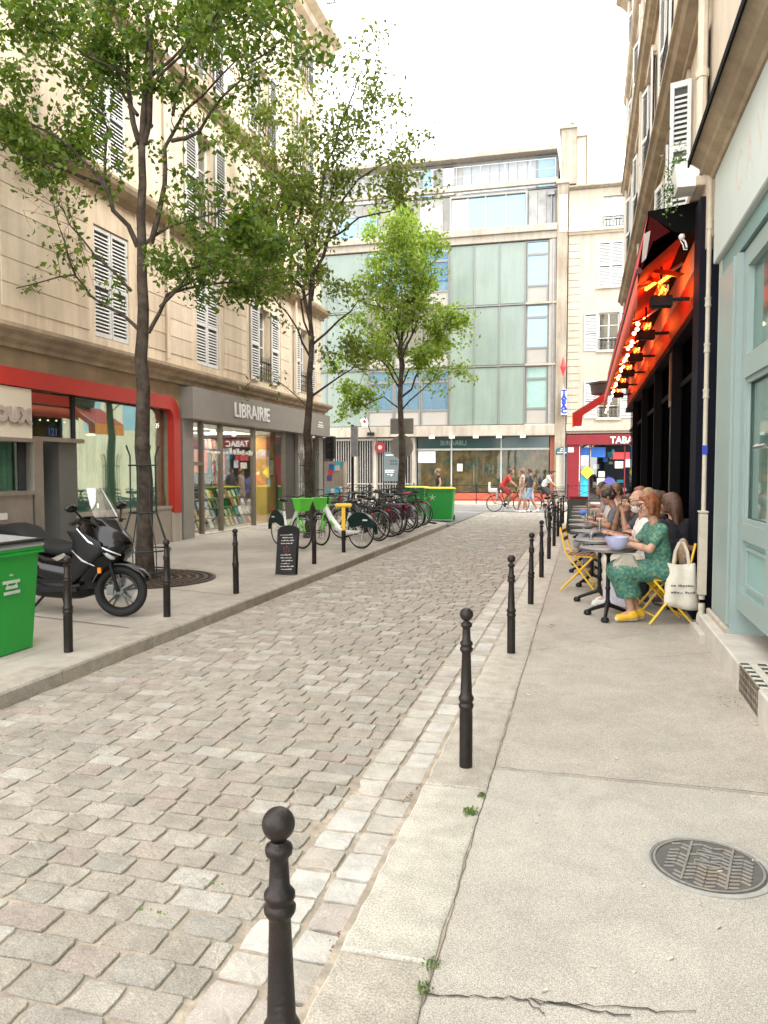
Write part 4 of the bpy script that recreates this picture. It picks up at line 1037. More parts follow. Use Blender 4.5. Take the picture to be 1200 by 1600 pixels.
poster(-.20, .05, .46, 1.35, m_c[1]); poster(-.20, 1.42, .46, .3, m_c[7]); poster(-.18, 1.9, .42, .5, m_c[2]); poster(-.2, 2.4, .5, .4, m_c[0]); poster(.65, .7, .4, .55, m_c[6]); poster(.72, 1.3, .3, .3, m_c[2]); poster(1.4, 2.2, .8, .35, m_c[3]); poster(1.5, 1.75, .4, .35, m_c[6]); poster(1.95, 1.8, .35, .4, m_c[8]); poster(1.3, .3, .5, .5, m_c[5]); poster(.35, 2.3, .7, .5, m_c[0]); poster(-.78, 2.55, .28, .25, m_c[2], .14)
for k in range(26):
    poster(q.uniform(.3, 4.9), q.uniform(.2, 2.5), q.uniform(.12, .35), q.uniform(.12, .35), q.choice(m_c), -.15 - .02 * k, 'packet_display')
m = MB(); M_ = MF @ Matrix.Translation((.17, .04, 1.55)) @ Matrix.Rotation(PI / 4, 4, 'Y'); m.box(-.24, -.02, -.24, .24, .0, .24, M_); m.build('yellow_diamond_sticker', m_c[4], tb)
m = MB(); m.lathe([(.001, 0), (.30, 0), (.30, .02), (.001, .02)], 20, MF @ Matrix.Translation((1.25, .0, 1.0)) @ Matrix.Rotation(-PI / 2, 4, 'X')); m.build('round_blue_sticker', m_c[5], tb)
# blue vertical sign, red diamond sign, street name plate
vs = thing('vertical_blue_sign', 'narrow upright white sign with blue letters hung on the party wall', 'sign', (0, 0, 0))
xa, xb = fx(877, 620), fx(886, 620); z0 = atY(880, 648, 39.7).z; z1 = atY(880, 608, 39.7).z
m = MB(); m.box(xa, .18, z0, xb, .30, z1, MF); m.build('sign_box', white_paint, vs)
bl = mat('letter_blue', (.02, .05, .42), .5)
for i, c in enumerate('TABAC'): text('letter', c, .32, bl, vs, ((xa + xb) / 2, 39.692, z1 - .26 - i * .235), (PI / 2, 0, 0), .006, .022, 1.15)
ds = thing('red_diamond_sign', 'red lozenge shaped tobacconist sign high on the party wall', 'sign', (0, 0, 0))
p = atY(880, 573, 39.5); m = MB(); zt, zb = atY(880, 557, 39.5).z, atY(880, 589, 39.5).z; zc = (zt + zb) / 2
v = [(p.x, 39.5, zt), (p.x + .16, 39.5, zc), (p.x, 39.5, zb), (p.x - .16, 39.5, zc), (p.x, 39.38, zc), (p.x, 39.62, zc)]
m.add(v, [(0, 1, 4), (1, 2, 4), (2, 3, 4), (3, 0, 4), (1, 0, 5), (2, 1, 5), (3, 2, 5), (0, 3, 5)]); m.build('lozenge', mat('sign_red', (.7, .03, .03), .4, emis=(.8, .03, .03), es=.15), ds)
m = MB(); m.tube([(p.x, 39.62, zc), (p.x, 39.95, zc)], .02, 6); m.tube([(p.x + .03, 39.6, zb - .05), (p.x + .1, 39.7, z1 + .05)], .015, 5); m.build('bracket', steel, ds)
sp = thing('street_name_plate', 'blue enamel street name plate with an arched green top on the party wall', 'street sign', (0, 0, 0))
c = atY(878, 706, 39.86); m = MB(); pts = [(-.30, -.14), (.30, -.14), (.30, .10)] + [(.30 * math.cos(a), .10 + .13 * math.sin(a)) for a in [PI * k / 8 for k in range(1, 8)]] + [(-.30, .10)]
m.prism([(c.x + a, c.z + b) for a, b in pts], 39.85, 39.872); m.build('plate', mat('enamel_blue', (.015, .06, .12), .25, hue=((.02, .14, .09), 4)), sp)
m = MB(); m.box(c.x - .1, 39.846, c.z + .04, c.x + .1, 39.849, c.z + .09); m.box(c.x - .22, 39.846, c.z - .06, c.x + .22, 39.849, c.z - .01); m.box(c.x - .07, 39.846, c.z + .13, c.x + .07, 39.849, c.z + .17)
m.build('white_lettering', sign_white, sp)
# houses that close the view to the sides
sh = thing('corner_house', 'pale stone house past the bookshop along the crossing street', 'building', (0, 0, 0))
m = MB(); m.box(-60, 40, -.1, -24, 48, 15); m.box(7.0, 40, -.1, 40, 48, 14.5); m.build('wall', limestone, sh)
m = MB()
for fl_ in range(4):
    for k in range(12):
        u = 8 + k * 2.6; m.box(u, -.02, 4 + fl_ * 2.9, u + 1.1, .01, 5.8 + fl_ * 2.9, MF)
        u = -27 - k * 2.6; m.box(u, -.02, 4 + fl_ * 2.9, u + 1.1, .01, 5.8 + fl_ * 2.9, MF)
m.build('window', blue_glass, sh)
# ================================================================== RIGHT BUILDING
rb_ = thing('street_house', 'pale stone house on the right with open shutters, long cornices and drainpipes above the cafe', 'building', (0, 0, 0))
wr = [(8.9, 9.9), (12.2, 13.2), (15.6, 16.6), (19.0, 20.0), (22.0, 23.0), (5.4, 6.4), (2.2, 3.2)]
hl = [(a, b, z0, z1) for a, b in wr for z0, z1 in ((4.7, 6.2), (7.4, 9.3), (10.2, 12.0), (12.9, 14.4))]
m = MB(); wall_holes(m, -3, 24.4, 3.9, 15.5, hl, -.45, 0, MR); m.box(-3, -9, 3.9, 24.4, -1.5, 15.5, MR); m.box(24.15, -1.5, 3.9, 24.4, -.45, 15.5, MR); m.build('wall', cream_wall, rb_)
m = MB(); m.box(-3, -9, -.1, 24.4, -2.6, 3.9, MR); m.box(24.2, -2.6, -.1, 24.4, -.2, 3.9, MR); m.box(8.3, -2.6, 3.95, 24.4, -.46, 4.05, MR); m.build('ground_floor_wall', mat('dark_wall', (.05, .045, .04), .8), rb_)
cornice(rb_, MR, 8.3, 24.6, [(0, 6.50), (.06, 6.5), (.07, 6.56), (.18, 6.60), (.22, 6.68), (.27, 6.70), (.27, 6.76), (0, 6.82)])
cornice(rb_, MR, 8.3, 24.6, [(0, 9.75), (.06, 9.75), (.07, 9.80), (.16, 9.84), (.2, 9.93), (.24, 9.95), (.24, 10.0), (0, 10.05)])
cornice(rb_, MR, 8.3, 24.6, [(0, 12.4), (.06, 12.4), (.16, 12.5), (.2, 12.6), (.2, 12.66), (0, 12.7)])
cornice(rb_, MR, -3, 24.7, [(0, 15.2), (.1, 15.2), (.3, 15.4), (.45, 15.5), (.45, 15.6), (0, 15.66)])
for a, b in wr:
    if a < 7: continue
    for i, (z0, z1) in enumerate(((4.7, 6.2), (7.4, 9.3), (10.2, 12.0), (12.9, 14.4))):
        window(rb_, MR, a, b, z0, z1, -.3, bars=2)
        # leaves stand out from the wall on their hinges
        for hinge, sgn, ang in ((b + .02, 1, R(72 if (8 < a < 10 and i == 0) else 6 + (a * 7 + i * 23) % 9)), (a - .02, -1, R(5 + (a * 11 + i * 31) % 8))):
            L_ = .24 if (8 < a < 10 and i == 0) else .42; ca, sa = math.cos(ang), math.sin(ang)
            M_ = MR @ Matrix(((sgn * ca, -sgn * sa * 1, 0, hinge), (sa, ca, 0, .02), (0, 0, 1, 0), (0, 0, 0, 1)))
            shutter_leaf(rb_, M_, 0, L_, z0, z1, 0, 'stuff', .06)
        m = MB(); m.cbox(a - .12, -.02, z0 - .12, b + .12, .10, z0 - .02, .01, MR); m.build('sill', cream_wall, rb_)
        if i: m = MB(); m.box(a - .14, -.0, z1 + .0, a - .02, .05, z1 + .18, MR); m.cbox(a - .18, 0, z1 + .05, b + .18, .09, z1 + .17, .01, MR); m.build('lintel', cream_wall, rb_)
        if i in (1, 3): railing(rb_, MR, a, b, z0, .6, .08, n=6)
for u, r_ in ((8.55, .05), (10.9, .045), (11.15, .035), (18.0, .045), (24.1, .05)):
    m = MB(); m.tube([MR @ Vector((u, .09, z)) for z in (4.7, 9, 15.2)], r_, 8)
    for z in (5.6, 6.9, 8.3, 9.9, 11.4, 13): m.lathe([(r_ + .012, -.04), (r_ + .018, 0), (r_ + .012, .04)], 10, MR @ Matrix.Translation((u, .09, z)))
    m.build('drainpipe', mat('pipe_cream', (.58, .52, .42), .6), rb_, smooth=40)
m = MB(); m.box(10.3, 0, 4.6, 10.75, .035, 15.1, MR); m.build('pilaster', cream_wall, rb_)

# ---------- teal shop
ts = thing('teal_shopfront', 'pale teal wooden shopfront with tall glazed doors under a cream fascia', 'shopfront', (0, 0, 0))
m = MB(); m.cbox(-3, -.35, 3.58, 8.10, .012, 4.425, .01, MR); m.build('fascia', fascia_paint, ts)
m = MB(); m.box(7.02, -.30, .20, 7.90, -.02, 3.40, MR); m.box(7.12, -.02, .26, 7.16, -.004, 3.40, MR); m.build('side_pillar', teal_paint, ts)
m = MB(); m.box(7.905, -.28, .18, 8.03, -.03, 3.575, MR); m.build('edge_board', mat('teal_light', (.33, .43, .41), .5, 0, .1, 3, hue=((.42, .42, .36), 4)), ts)
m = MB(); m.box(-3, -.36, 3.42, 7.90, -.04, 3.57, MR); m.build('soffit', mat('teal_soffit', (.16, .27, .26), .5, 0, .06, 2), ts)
m = MB()
d0, d1 = -.16, -.07
for (a, b, c, d) in ((6.86, 7.01, .42, 3.4), (5.86, 6.0, .42, 3.4), (4.86, 5.0, .42, 3.4), (3.6, 3.75, .42, 3.4)): m.box(a, d0, c, b, d1, d, MR)
for (a, b) in ((6.0, 6.86), (5.0, 5.86), (3.75, 4.86), (-1, 3.6)):
    m.box(a, d0, 2.34, b, d1 + .015, 2.52, MR); m.box(a, d0, 3.25, b, d1, 3.4, MR); m.box(a, d0, 1.02, b, d1, 1.16, MR); m.box(a, d0, .42, b, d1, .58, MR)
m.build('door_frame', teal_paint, ts)
m = MB()
for (a, b) in ((6.0, 6.86), (5.0, 5.86), (3.75, 4.86), (-1, 3.6)):
    m.box(a, -.14, .58, b, -.11, 1.02, MR)
m.build('lower_panel', mat('teal_panel', (.235, .375, .36), .45, 0, .06, 1.5), ts)
m = MB()
for (a, b) in ((6.0, 6.86), (5.0, 5.86)):
    for (c0, c1, e0, e1) in ((a + .05, b - .05, .63, .66), (a + .05, b - .05, .94, .97), (a + .05, a + .08, .66, .94), (b - .08, b - .05, .66, .94)): m.box(c0, -.109, e0, c1, -.09, e1, MR)
    for e in (1.16, 2.30): m.box(a, -.105, e, b, -.08, e + .04, MR)
    m.box(a, -.105, 1.2, a + .04, -.08, 2.3, MR); m.box(b - .04, -.105, 1.2, b, -.08, 2.3, MR)
m.build('panel_moulding', teal_paint, ts)
tg = glass('teal_shop_glass', (.75, .9, .85), .14, .03, .18, (.35, .48, .44))
for (a, b) in ((6.0, 6.86), (5.0, 5.86), (3.75, 4.86), (-1, 3.6)):
    for c, d in ((1.16, 2.34), (2.52, 3.25)):
        m = MB(); m.box(a, -.13, c, b, -.12, d, MR); m.build('pane', tg, ts)
m = MB()
z = 1.2
while z < 3.3: m.box(-1, -.24, z, 6.86, -.22, z + .055, MR); z += .075
m.build('blind', mat('blind_mint', (.42, .58, .50), .8, 0, .06, 3), ts)
m = MB(); m.box(-1, -.6, .4, 7, -.55, 3.4, MR); m.build('dark_inside', mat('mint_dark', (.12, .2, .17), .9), ts)
m = MB(); m.tube([MR @ Vector((6.32, -.06, 1.78)), MR @ Vector((6.2, -.02, 1.76)), MR @ Vector((6.05, -.06, 1.77))], .014, 6); m.build('door_handle', steel, ts)
lt = mat('ghost_letters', (.57, .52, .47), .5, 0, .15, 20)
text('faded_lettering', 'CAVIAR', .46, lt, ts, (1.1872, 6.0, 3.85), (PI / 2, 0, -PI / 2), .0006, 0, .9, 'CENTER', 1.6)
m = MB(); m.cbox(7.02, -.02, .15, 8.02, .02, .25, .01, MR); m.build('pillar_foot', mat('foot_stone', (.42, .37, .30), .8, 0, .2, 4), ts)
# cornice above with black gutter edge
cornice(ts, MR, -3, 8.2, [(-.02, 4.43), (.03, 4.43), (.05, 4.46), (.13, 4.49), (.145, 4.53), (.20, 4.57), (.235, 4.585), (.235, 4.60), (-.02, 4.66)])
m = MB(); m.box(-3, .236, 4.56, 8.22, .252, 4.625, MR); m.build('black_edge', mat('case_black', (.006, .006, .006), .9, spec=.05), ts)
# steps
st = thing('stone_step', 'pale stone step with a black and white tiled section at the teal shop door', 'step', (0, 0, 0))
stone_s = mat('step_stone', (.47, .44, .385), .8, 0, .14, 5, .2, 60)
m = MB(); m.cbox(5.98, -.42, -.05, 7.95, .10, .20, .012, MR); m.box(7.5, .1, -.05, 8.15, .15, .08, MR); m.build('step_block', stone_s, st)
m = MB(); m.cbox(-2, -.42, -.05, 5.20, .12, .22, .012, MR); m.build('step_block', stone_s, st)
m = MB(); m.box(5.21, -.42, -.05, 5.97, .09, .195, MR); m.build('tile_bed', mortar, st)
tw, tk = mat('tile_cream', (.60, .58, .50), .35), mat('tile_black', (.05, .05, .045), .35)
tm = []
for mm in (tw, tk):
    b = MB(); b.cbox(-.026, -.026, 0, .026, .026, .006, .001); o = b.build('tile', mm); tm.append(o.data); bpy.data.objects.remove(o)
nt_ = 0
for i in range(13):
    for j in range(4):
        o = link('tile', tm[(i + j) % 2], st, MR @ Vector((5.24 + i * .0575, .084, .015 + j * .05)), (0, -PI / 2, 0)); o.scale = (.85, 1, 1); nt_ += 1
    for j in range(7):
        if nt_ < 290: link('tile', tm[1 if (i % 2 == 0 and j % 2 == 0) else 0], st, MR @ Vector((5.24 + i * .0575, .06 - j * .0575, .195))); nt_ += 1
# downpipe
dp = thing('cast_downpipe', 'cream painted cast iron downpipe between the cafe and the teal shop', 'drainpipe', (0, 0, 0))
pc_ = mat('pipe_paint', (.50, .45, .36), .55, 0, .12, 8, .1, 60)
m = MB(); cx, cy = 1.165, 8.22
m.lathe([(.03, .30), (.03, 1.0), (.032, 1.01)], 14, c=(cx, cy, 0)); m.lathe([(.023, 1.0), (.023, 4.6)], 12, c=(cx, cy, 0)); m.build('pipe', pc_, dp, smooth=40)
m = MB(); m.lathe([(.02, .02), (.045, .03), (.052, .08), (.046, .14), (.03, .18), (.034, .20), (.034, .24), (.03, .26)], 14, c=(cx, cy, 0)); m.build('shoe', pc_, dp, smooth=40)
m = MB(); m.cbox(cx - .042, cy - .05, .34, cx + .035, cy + .05, 1.17, .015); m.cbox(cx - .05, cy - .058, 1.17, cx + .04, cy + .058, 1.19, .006); m.build('pipe_guard', pc_, dp)
for z in (2.35, 2.8, 3.25, 4.0):
    m = MB(); m.lathe([(.024, -.05), (.032, -.04), (.032, -.03), (.028, -.02), (.028, .02), (.032, .03), (.032, .045), (.024, .05)], 14, c=(cx, cy, z)); m.build('collar', pc_, dp, smooth=40)
m = MB(); m.box(cx - .03, cy - .03, 1.75, cx + .02, cy - .0235, 1.84); m.build('blue_sticker', bl, dp)

# ================================================================== CAFE
cf = thing('cafe_front', 'black cafe front of tall dark glass doors between slim posts', 'cafe front', (0, 0, 0))
blk = mat('cafe_black', (.005, .005, .006), .75, spec=.08); navy = mat('cafe_navy', (.008, .009, .016), .7, spec=.1)
m = MB(); m.box(8.75, -.35, .0, 9.2, .05, 4.45, MR); m.build('end_post', navy, cf)
m = MB(); m.box(9.2, -.25, 3.34, 24.0, .02, 3.44, MR); m.box(9.2, -.2, 0, 24, -.08, .28, MR); m.build('beam', blk, cf)
m = MB(); m.box(9.2, -.25, 3.445, 24.0, -.02, 4.5, MR); m.build('red_upper_panel', mat('upper_panel_red', (.20, .008, .006), .6, 0, .1, 2), cf)
u = 9.2; k = 0
cg = glass('cafe_glass', (.45, .46, .48), .035, .02, gcol=(.5, .5, .55))
posts = [9.2, 11.6, 14.4, 17.4, 20.6, 23.9]
for a, b in zip(posts, posts[1:]):
    m = MB(); m.box(a, -.18, .28, a + .09, .01, 3.34, MR); m.build('post', blk, cf)
    m = MB(); m.box(a + .09, -.13, .28, b, -.12, 3.34, MR); m.build('pane', cg, cf)
    m = MB(); m.box(a + .09, -.16, 2.75, b, -.09, 2.82, MR); m.box(a + .09, -.16, .28, b, -.09, .40, MR); m.build('rail', blk, cf)
m = MB(); m.box(11.62, -.08, 2.55, 12.4, -.03, 2.62, MR); m.box(11.62, -.08, 3.3, 12.4, -.03, 3.36, MR); m.box(11.62, -.08, 2.62, 11.7, -.03, 3.3, MR); m.box(12.32, -.08, 2.62, 12.4, -.03, 3.3, MR); m.build('hanging_frame', mat('frame_brown', (.16, .07, .03), .4), cf)
m = MB(); m.box(9.2, -2.6, -.02, 24, -2.5, 4, MR); m.box(9.0, -2.6, -.02, 24, -.12, 0, MR); m.box(9.0, -2.6, -.02, 9.1, -.2, 4, MR); m.build('interior', mat('cafe_interior', (.03, .022, .018), .8, 0, .4, 2), cf)
bulb_m = mat('warm_bulb', (1, .85, .6), .4, emis=(1, .74, .42), es=1.3)
for i, (u, z, d) in enumerate(((10.2, 1.9, -1.2), (11.3, 2.2, -1.6), (12.6, 1.7, -1.5), (14.8, 2.3, -1.2), (13.6, 2.9, -1.3), (10.8, 2.7, -1.9))):
    m = MB(); m.ball(MR @ Vector((u, d, z)), .04, 10, 6); m.tube([MR @ Vector((u, d, z + .03)), MR @ Vector((u, d, 3.9))], .004, 4); m.build('pendant_lamp', bulb_m, cf)
m = MB()
for k in range(40): 
    q_ = random.Random(k); u = 9.4 + q_.random() * 6; z = 1.0 + .35 * q_.randrange(5); m.lathe([(.03, 0), (.035, .12), (.012, .18), (.012, .24)], 6, MR @ Matrix.Translation((u, -2.3, z)))
m.build('bottle_row', mat('bottle_amber', (.22, .12, .05), .15), cf)

# awning along the front
aw = thing('red_awning', 'long red cafe awning in a black case, glowing orange under its heaters', 'awning', (0, 0, 0))
Y0, Y1 = 9.25, 24.2
af = mat('awning_red', (.55, .022, .012), .8, 0, .1, 3)
XO, ZO = .575, 3.84
m = MB()   # black case at wall
m.prism([(1.19, 4.56), (.66, 4.50), (.66, 4.46), (.95, 4.25), (1.19, 4.22)], Y0, Y1); m.build('case', mat('case_black', (.006, .006, .006), .9, spec=.05), aw)
m = MB(); m.prism([(.664, 4.47), (.565, 3.9), (.60, 3.86), (.72, 4.16), (.90, 4.26)], Y0, Y0 + .04); m.build('end_board', mat('end_red', (.05, .004, .004), .9, spec=.1), aw)
m = MB(); m.prism([(.62, 4.25), (.60, 3.93), (.65, 3.98), (.69, 4.28)], Y0 - .012, Y0 - .002); m.build('pale_flap', mat('flap_pale', (.42, .36, .33), .8), aw)
m = MB(); m.add([(.66, Y0, 4.46), (.66, Y1, 4.46), (XO, Y1, ZO), (XO, Y0, ZO), (.675, Y0, 4.44), (.675, Y1, 4.44), (XO + .012, Y1, ZO - .012), (XO + .012, Y0, ZO - .012)], [(0, 1, 2, 3), (4, 5, 6, 7), (0, 3, 7, 4), (1, 2, 6, 5), (0, 4, 5, 1), (3, 2, 6, 7)]); m.build('canvas', af, aw)
m = MB(); n_ = 120   # underside canvas sloping up to the wall
m.add([(XO + .02, Y0, ZO - .0), (XO + .02, Y1, ZO - .0), (1.17, Y1, 4.33), (1.17, Y0, 4.33)], [(0, 1, 2, 3)]); o = m.build('lining', af, aw)
m = MB(); m.tube([(XO, Y0 - .02, ZO), (XO, Y1, ZO)], .035, 8); m.build('front_bar', mat('bar_dark_red', (.07, .006, .008), .6), aw)
m = MB(); a_ = []; b_ = []
n_ = 160
for i in range(n_ + 1):
    y = Y0 + (Y1 - Y0) * i / n_; a_.append((XO - .012, y, ZO - .02)); b_.append((XO - .012 + .012 * math.sin(i * 1.3), y, 3.42 + .035 * abs(math.sin(i * .55))))
m.strip(a_, b_); o = m.build('valance', mat('valance_coral', (.66, .10, .06), .75, 0, .08, 3), aw, smooth=180); mo = o.modifiers.new('thick', 'SOLIDIFY'); mo.thickness = .006
# folding arms, heaters
heat = mat('heater_element', (.9, .3, .05), .5, emis=(1, .20, .02), es=3)
refl = mat('heater_reflector', (.75, .45, .12), .2, .9)
y = Y0 + .8; k = 0
heaters = []
while y < Y1 - .5:
    m = MB(); m.tube([(1.12, y, 4.1), (.86, y + .35, 3.98), (XO + .03, y + .05, ZO)], .022, 6); m.build('folding_arm', steel, aw)
    y += 2.4
for i in range(6):
    y = Y0 + .75 + i * 2.35
    h = thing('patio_heater', '%s patio heater from the near end, black with a glowing bar under the red awning' % ['first', 'second', 'third', 'fourth', 'fifth', 'last'][i], 'heater', (.88, y, 3.66), 0, 'patio heaters under the awning')
    m = MB(); m.cbox(-.13, -.07, -.09, .13, .07, .05, .015); m.tube([(0, 0, .05), (0, 0, .4)], .014, 6); m.box(.13, -.02, -.02, .33, .02, .02); m.build('body', black_metal, h)
    m = MB(); m.prism([(-.03, -.30), (.03, -.30), (.05, .30), (-.05, .30)], .10, .12, 'z'); m.box(-.06, -.3, .04, -.045, .3, .12); m.box(.045, -.3, .04, .06, .3, .12); m.build('reflector', refl, h)
    m = MB(); m.tube([(0, -.27, .085), (0, .27, .085)], .014, 8); m.build('glowing_bar', heat, h)
    l = bpy.data.lights.new('heater_light', 'POINT'); l.energy = 5; l.color = (1, .13, .02); l.shadow_soft_size = .05
    lo = bpy.data.objects.new('heater_light', l); COL.objects.link(lo); lo.location = (.86, y + .5, 3.86)
# bright angled reflector lamps at the near end
for (dx, dy, rr) in ((.03, .45, .35), (-.10, .75, .25)):
    m = MB(); m.tube([(.99 + dx, Y0 + dy + .3, 3.98), (.80 + dx, Y0 + dy - .1, 3.78)], .02, 8); o = m.build('glow_tube', mat('amber_tube', (1, .5, .1), .4, emis=(1, .36, .03), es=1.6), aw)
    m = MB(); m.prism([(-.045, -.25), (.045, -.25), (.045, .25), (-.045, .25)], 0, .01, 'z', Matrix.Translation((.91 + dx, Y0 + dy + .1, 3.93)) @ Euler((.4, -.5, .35)).to_matrix().to_4x4()); m.build('reflector', refl, aw)
ch_ = thing('crank_hook', 'small white crank hook bracket at the near end of the red awning', 'bracket', (0, 0, 0))
m = MB(); m.ball((1.015, 9.18, 4.17), .035, 10, 8); m.tube([(1.02, 9.18, 4.15), (1.055, 9.18, 4.11), (1.07, 9.18, 4.05)], .012, 6); m.tube([(1.00, 9.18, 4.13), (1.03, 9.18, 4.08), (1.04, 9.18, 4.03), (1.075, 9.18, 4.03)], .007, 6); m.build('hook', white_paint, ch_)
# string of bulbs along the valance
bs_ = thing('bulb_string', 'string of round warm bulbs along the lower edge of the red awning', 'string lights', (0, 0, 0))
y = Y0 + .35; b = MB(); b.ball((0, 0, 0), .026, 10, 8); o = b.build('bulb', bulb_m, smooth=180); bmsh = o.data; bpy.data.objects.remove(o)
m = MB(); pts = []
while y < Y1: link('bulb', bmsh, bs_, (XO + .03 + .01 * math.sin(y * 9), y, 3.33 + .02 * math.sin(y * 5))); pts.append((XO + .03, y, 3.385 + .012 * math.sin(y * 5))); y += .42
m.tube(pts, .005, 4); m.build('cable', black_metal, bs_)
# corner awning that slopes over the side street corner
ca = thing('corner_awning', 'small red awning sloping down at the far corner of the cafe with bulbs below', 'awning', (0, 0, 0))
m = MB(); ya, yb = 23.9, 25.6
P_ = [(.62, 3.95), (-.36, 3.33), (-.36, 3.31), (.62, 3.90)]
m.prism(P_, ya, yb); m.build('canvas', mat('awning_rose', (.52, .05, .06), .8, 0, .08, 3), ca)
m = MB(); m.prism([(-.34, 3.30), (-.15, 3.40), (.58, 3.88), (.62, 3.7), (-.05, 3.26), (-.08, 2.95), (-.33, 2.92)], ya - .012, ya); m.build('side_flap', af, ca)
m = MB(); m.box(-.36, ya, 2.92, -.345, yb, 3.31); m.build('valance', mat('valance_orange', (.85, .25, .05), .8, emis=(1, .25, .03), es=.12), ca)
m = MB()
for k in range(6): m.ball((-.30 + k * .06, ya - .02, 2.88 + .02 * (k % 2)), .035, 8, 6)
m.build('bulb', bulb_m, ca, smooth=180)
m = MB(); m.lathe([(.42, 0), (.46, .28), (.50, .30), (.50, .36), (.1, .40)], 16, Matrix.Translation((.62, ya + .6, 3.93))); m.build('round_housing', mat('housing_brown', (.07, .05, .04), .5), ca, smooth=40)
# planter and plant over the awning case
pt_ = thing('window_planter', 'white window box standing on the awning case beside the teal shop cornice', 'planter', (1.02, 8.95, 4.58))
m = MB(); m.prism([(-.10, 0), (.10, 0), (.13, .24), (-.13, .24)], -.16, .16); m.build('box', white_paint, pt_)
m = MB(); m.box(-.11, -.14, .2, .11, .14, .225); m.build('soil', soil, pt_)
pn = thing('trailing_plant', 'leafy green plant spilling from the white window box', 'plant', (.93, 9.15, 4.62))
leafm = mat('houseplant_leaf', (.07, .16, .025), .55, 0, .3, 20, hue=((.16, .25, .04), 9)); m = MB(); q = random.Random(4)
for k in range(420):
    zz = q.gauss(.16, .17); c = Vector((q.gauss(.02, .05) - (.06 if zz < .1 else 0), q.gauss(0, .10), zz)); d = Vector((q.gauss(0, 1), q.gauss(0, 1), q.gauss(.2, 1))).normalized(); s_ = d.orthogonal().normalized() * .014; L_ = q.uniform(.03, .05)
    m.quad(c, c + d * L_ * .5 + s_, c + d * L_, c + d * L_ * .5 - s_)
m.build('leaves', leafm, pn, fix=False)['kind'] = 'stuff'
m = MB()
for k in range(7): m.tube([(.0, 0, -.02), (q.gauss(0, .04), q.gauss(0, .05), .2), (q.gauss(0, .06), q.gauss(0, .08), .38)], .004, 4)
m.build('stem', leafm, pn)
# ================================================================== BOLLARDS
def bollard(kind):
    m = MB()
    if kind == 'ball':
        prof = [(.052, -.02), (.052, .30), (.050, .335), (.058, .345), (.060, .360), (.052, .368), (.050, .376), (.059, .386), (.061, .400), (.052, .412), (.0465, .42),
                (.0400, .55), (.0350, .655), (.041, .662), (.050, .672), (.052, .684), (.044, .692), (.043, .698), (.050, .706), (.050, .716), (.042, .724), (.034, .73), (.030, .79), (.030, .80), (.042, .808), (.045, .820), (.040, .829), (.028, .833), (.026, .838)]
        rs = .86 / (.838 + .078)
        prof = [(r * .68, z * rs) for r, z in prof]
        m.lathe(prof, 20)
        post = m; k = MB(); k.ball((0, 0, .86 - .036), .036, 20, 12)
    return m, k
thin = mat('bollard_brown', (.016, .013, .012), .42, .2, .35, 10, .3, 60, hue=((.032, .020, .016), 6), spec=.35)
b0 = thing('bollard', '', 'bollard', (0, 0, 0), 0, 'iron bollards along the right kerb')
pm_, km_ = bollard('ball')
pm_.build('post', thin, b0, smooth=50); km_.build('ball_top', thin, b0, smooth=180)
labs = ['large iron bollard with a ball top nearest the camera, cut off by the lower edge', 'second bollard from the camera, standing on the granite kerb past the weeds', 'third bollard of the right kerb, beside the open cracked pavement',
        'fourth bollard of the right kerb, just left of the yellow folding chair', 'fifth bollard of the right kerb, behind the empty yellow chair', 'sixth bollard of the right kerb counted from the camera', 'seventh bollard of the right kerb, in front of the leaning bicycle', 'eighth bollard of the right kerb, near the leaning bicycle', 'ninth bollard of the right kerb, before the crossing', 'tenth and last bollard of the right kerb at the crossing']
ys = [1.505, 4.03, 6.70, 9.25, 11.67, 14.2, 16.7, 19.2, 21.7, 24.2]
for i, y in enumerate(ys):
    o = b0 if i == 0 else dup(b0, (0, 0, 0)); o.location = (-.592 if i else -.618, y, 0); o['label'] = labs[i]; o.rotation_euler = (R(.3 * math.sin(i * 2)), R(-.5 if i == 0 else .4 * math.cos(i * 3)), i)
bp0 = thing('bollard', '', 'bollard', (0, 0, 0), 0, 'iron bollards along the left kerb')
m = MB(); m.lathe([(.038, -.02), (.038, .33), (.043, .34), (.043, .355), (.038, .36), (.043, .372), (.043, .385), (.036, .395), (.030, .60), (.036, .608), (.038, .618), (.032, .626), (.037, .634), (.037, .642), (.028, .65), (.025, .73), (.033, .737), (.033, .745), (.022, .752)], 16); m.build('post', thin, bp0, smooth=50)
m = MB(); m.ball((0, 0, .785), .036, 14, 10); m.build('ball_top', thin, bp0, smooth=180)
ll = ['iron bollard on the left pavement between the green bin and the scooter wheel', 'iron bollard on the left pavement in front of the iron tree grate', 'iron bollard on the left pavement between the tree grate and the chalkboard', 'iron bollard beside the chalkboard, in front of the white and green rental bike', 'iron bollard topped by the yellow T shaped fitting']
for i, (a, b) in enumerate(((107, 1018), (261, 963), (369, 927), (491, 881), (537, 863))):
    p = atZ(a, b, .05); o = bp0 if i == 0 else dup(bp0, p); o.location = p; o['label'] = ll[i]; o.rotation_euler = (0, R(-.8 if i == 2 else .3), i * .7)
    if i == 4:
        yt = thing('yellow_saddle_rest', 'bright yellow T shaped fitting set over the bollard beside the rental bike', 'fitting', (p.x, p.y, .05))
        m = MB(); m.cbox(-.035, -.045, .42, .035, .045, .86, .01); m.build('sleeve', yellow_paint, yt)
        m = MB(); m.cbox(-.155, -.07, .86, .155, .07, .93, .02); m.build('top_plate', yellow_paint, yt)
        yt.rotation_euler = (0, 0, R(12))
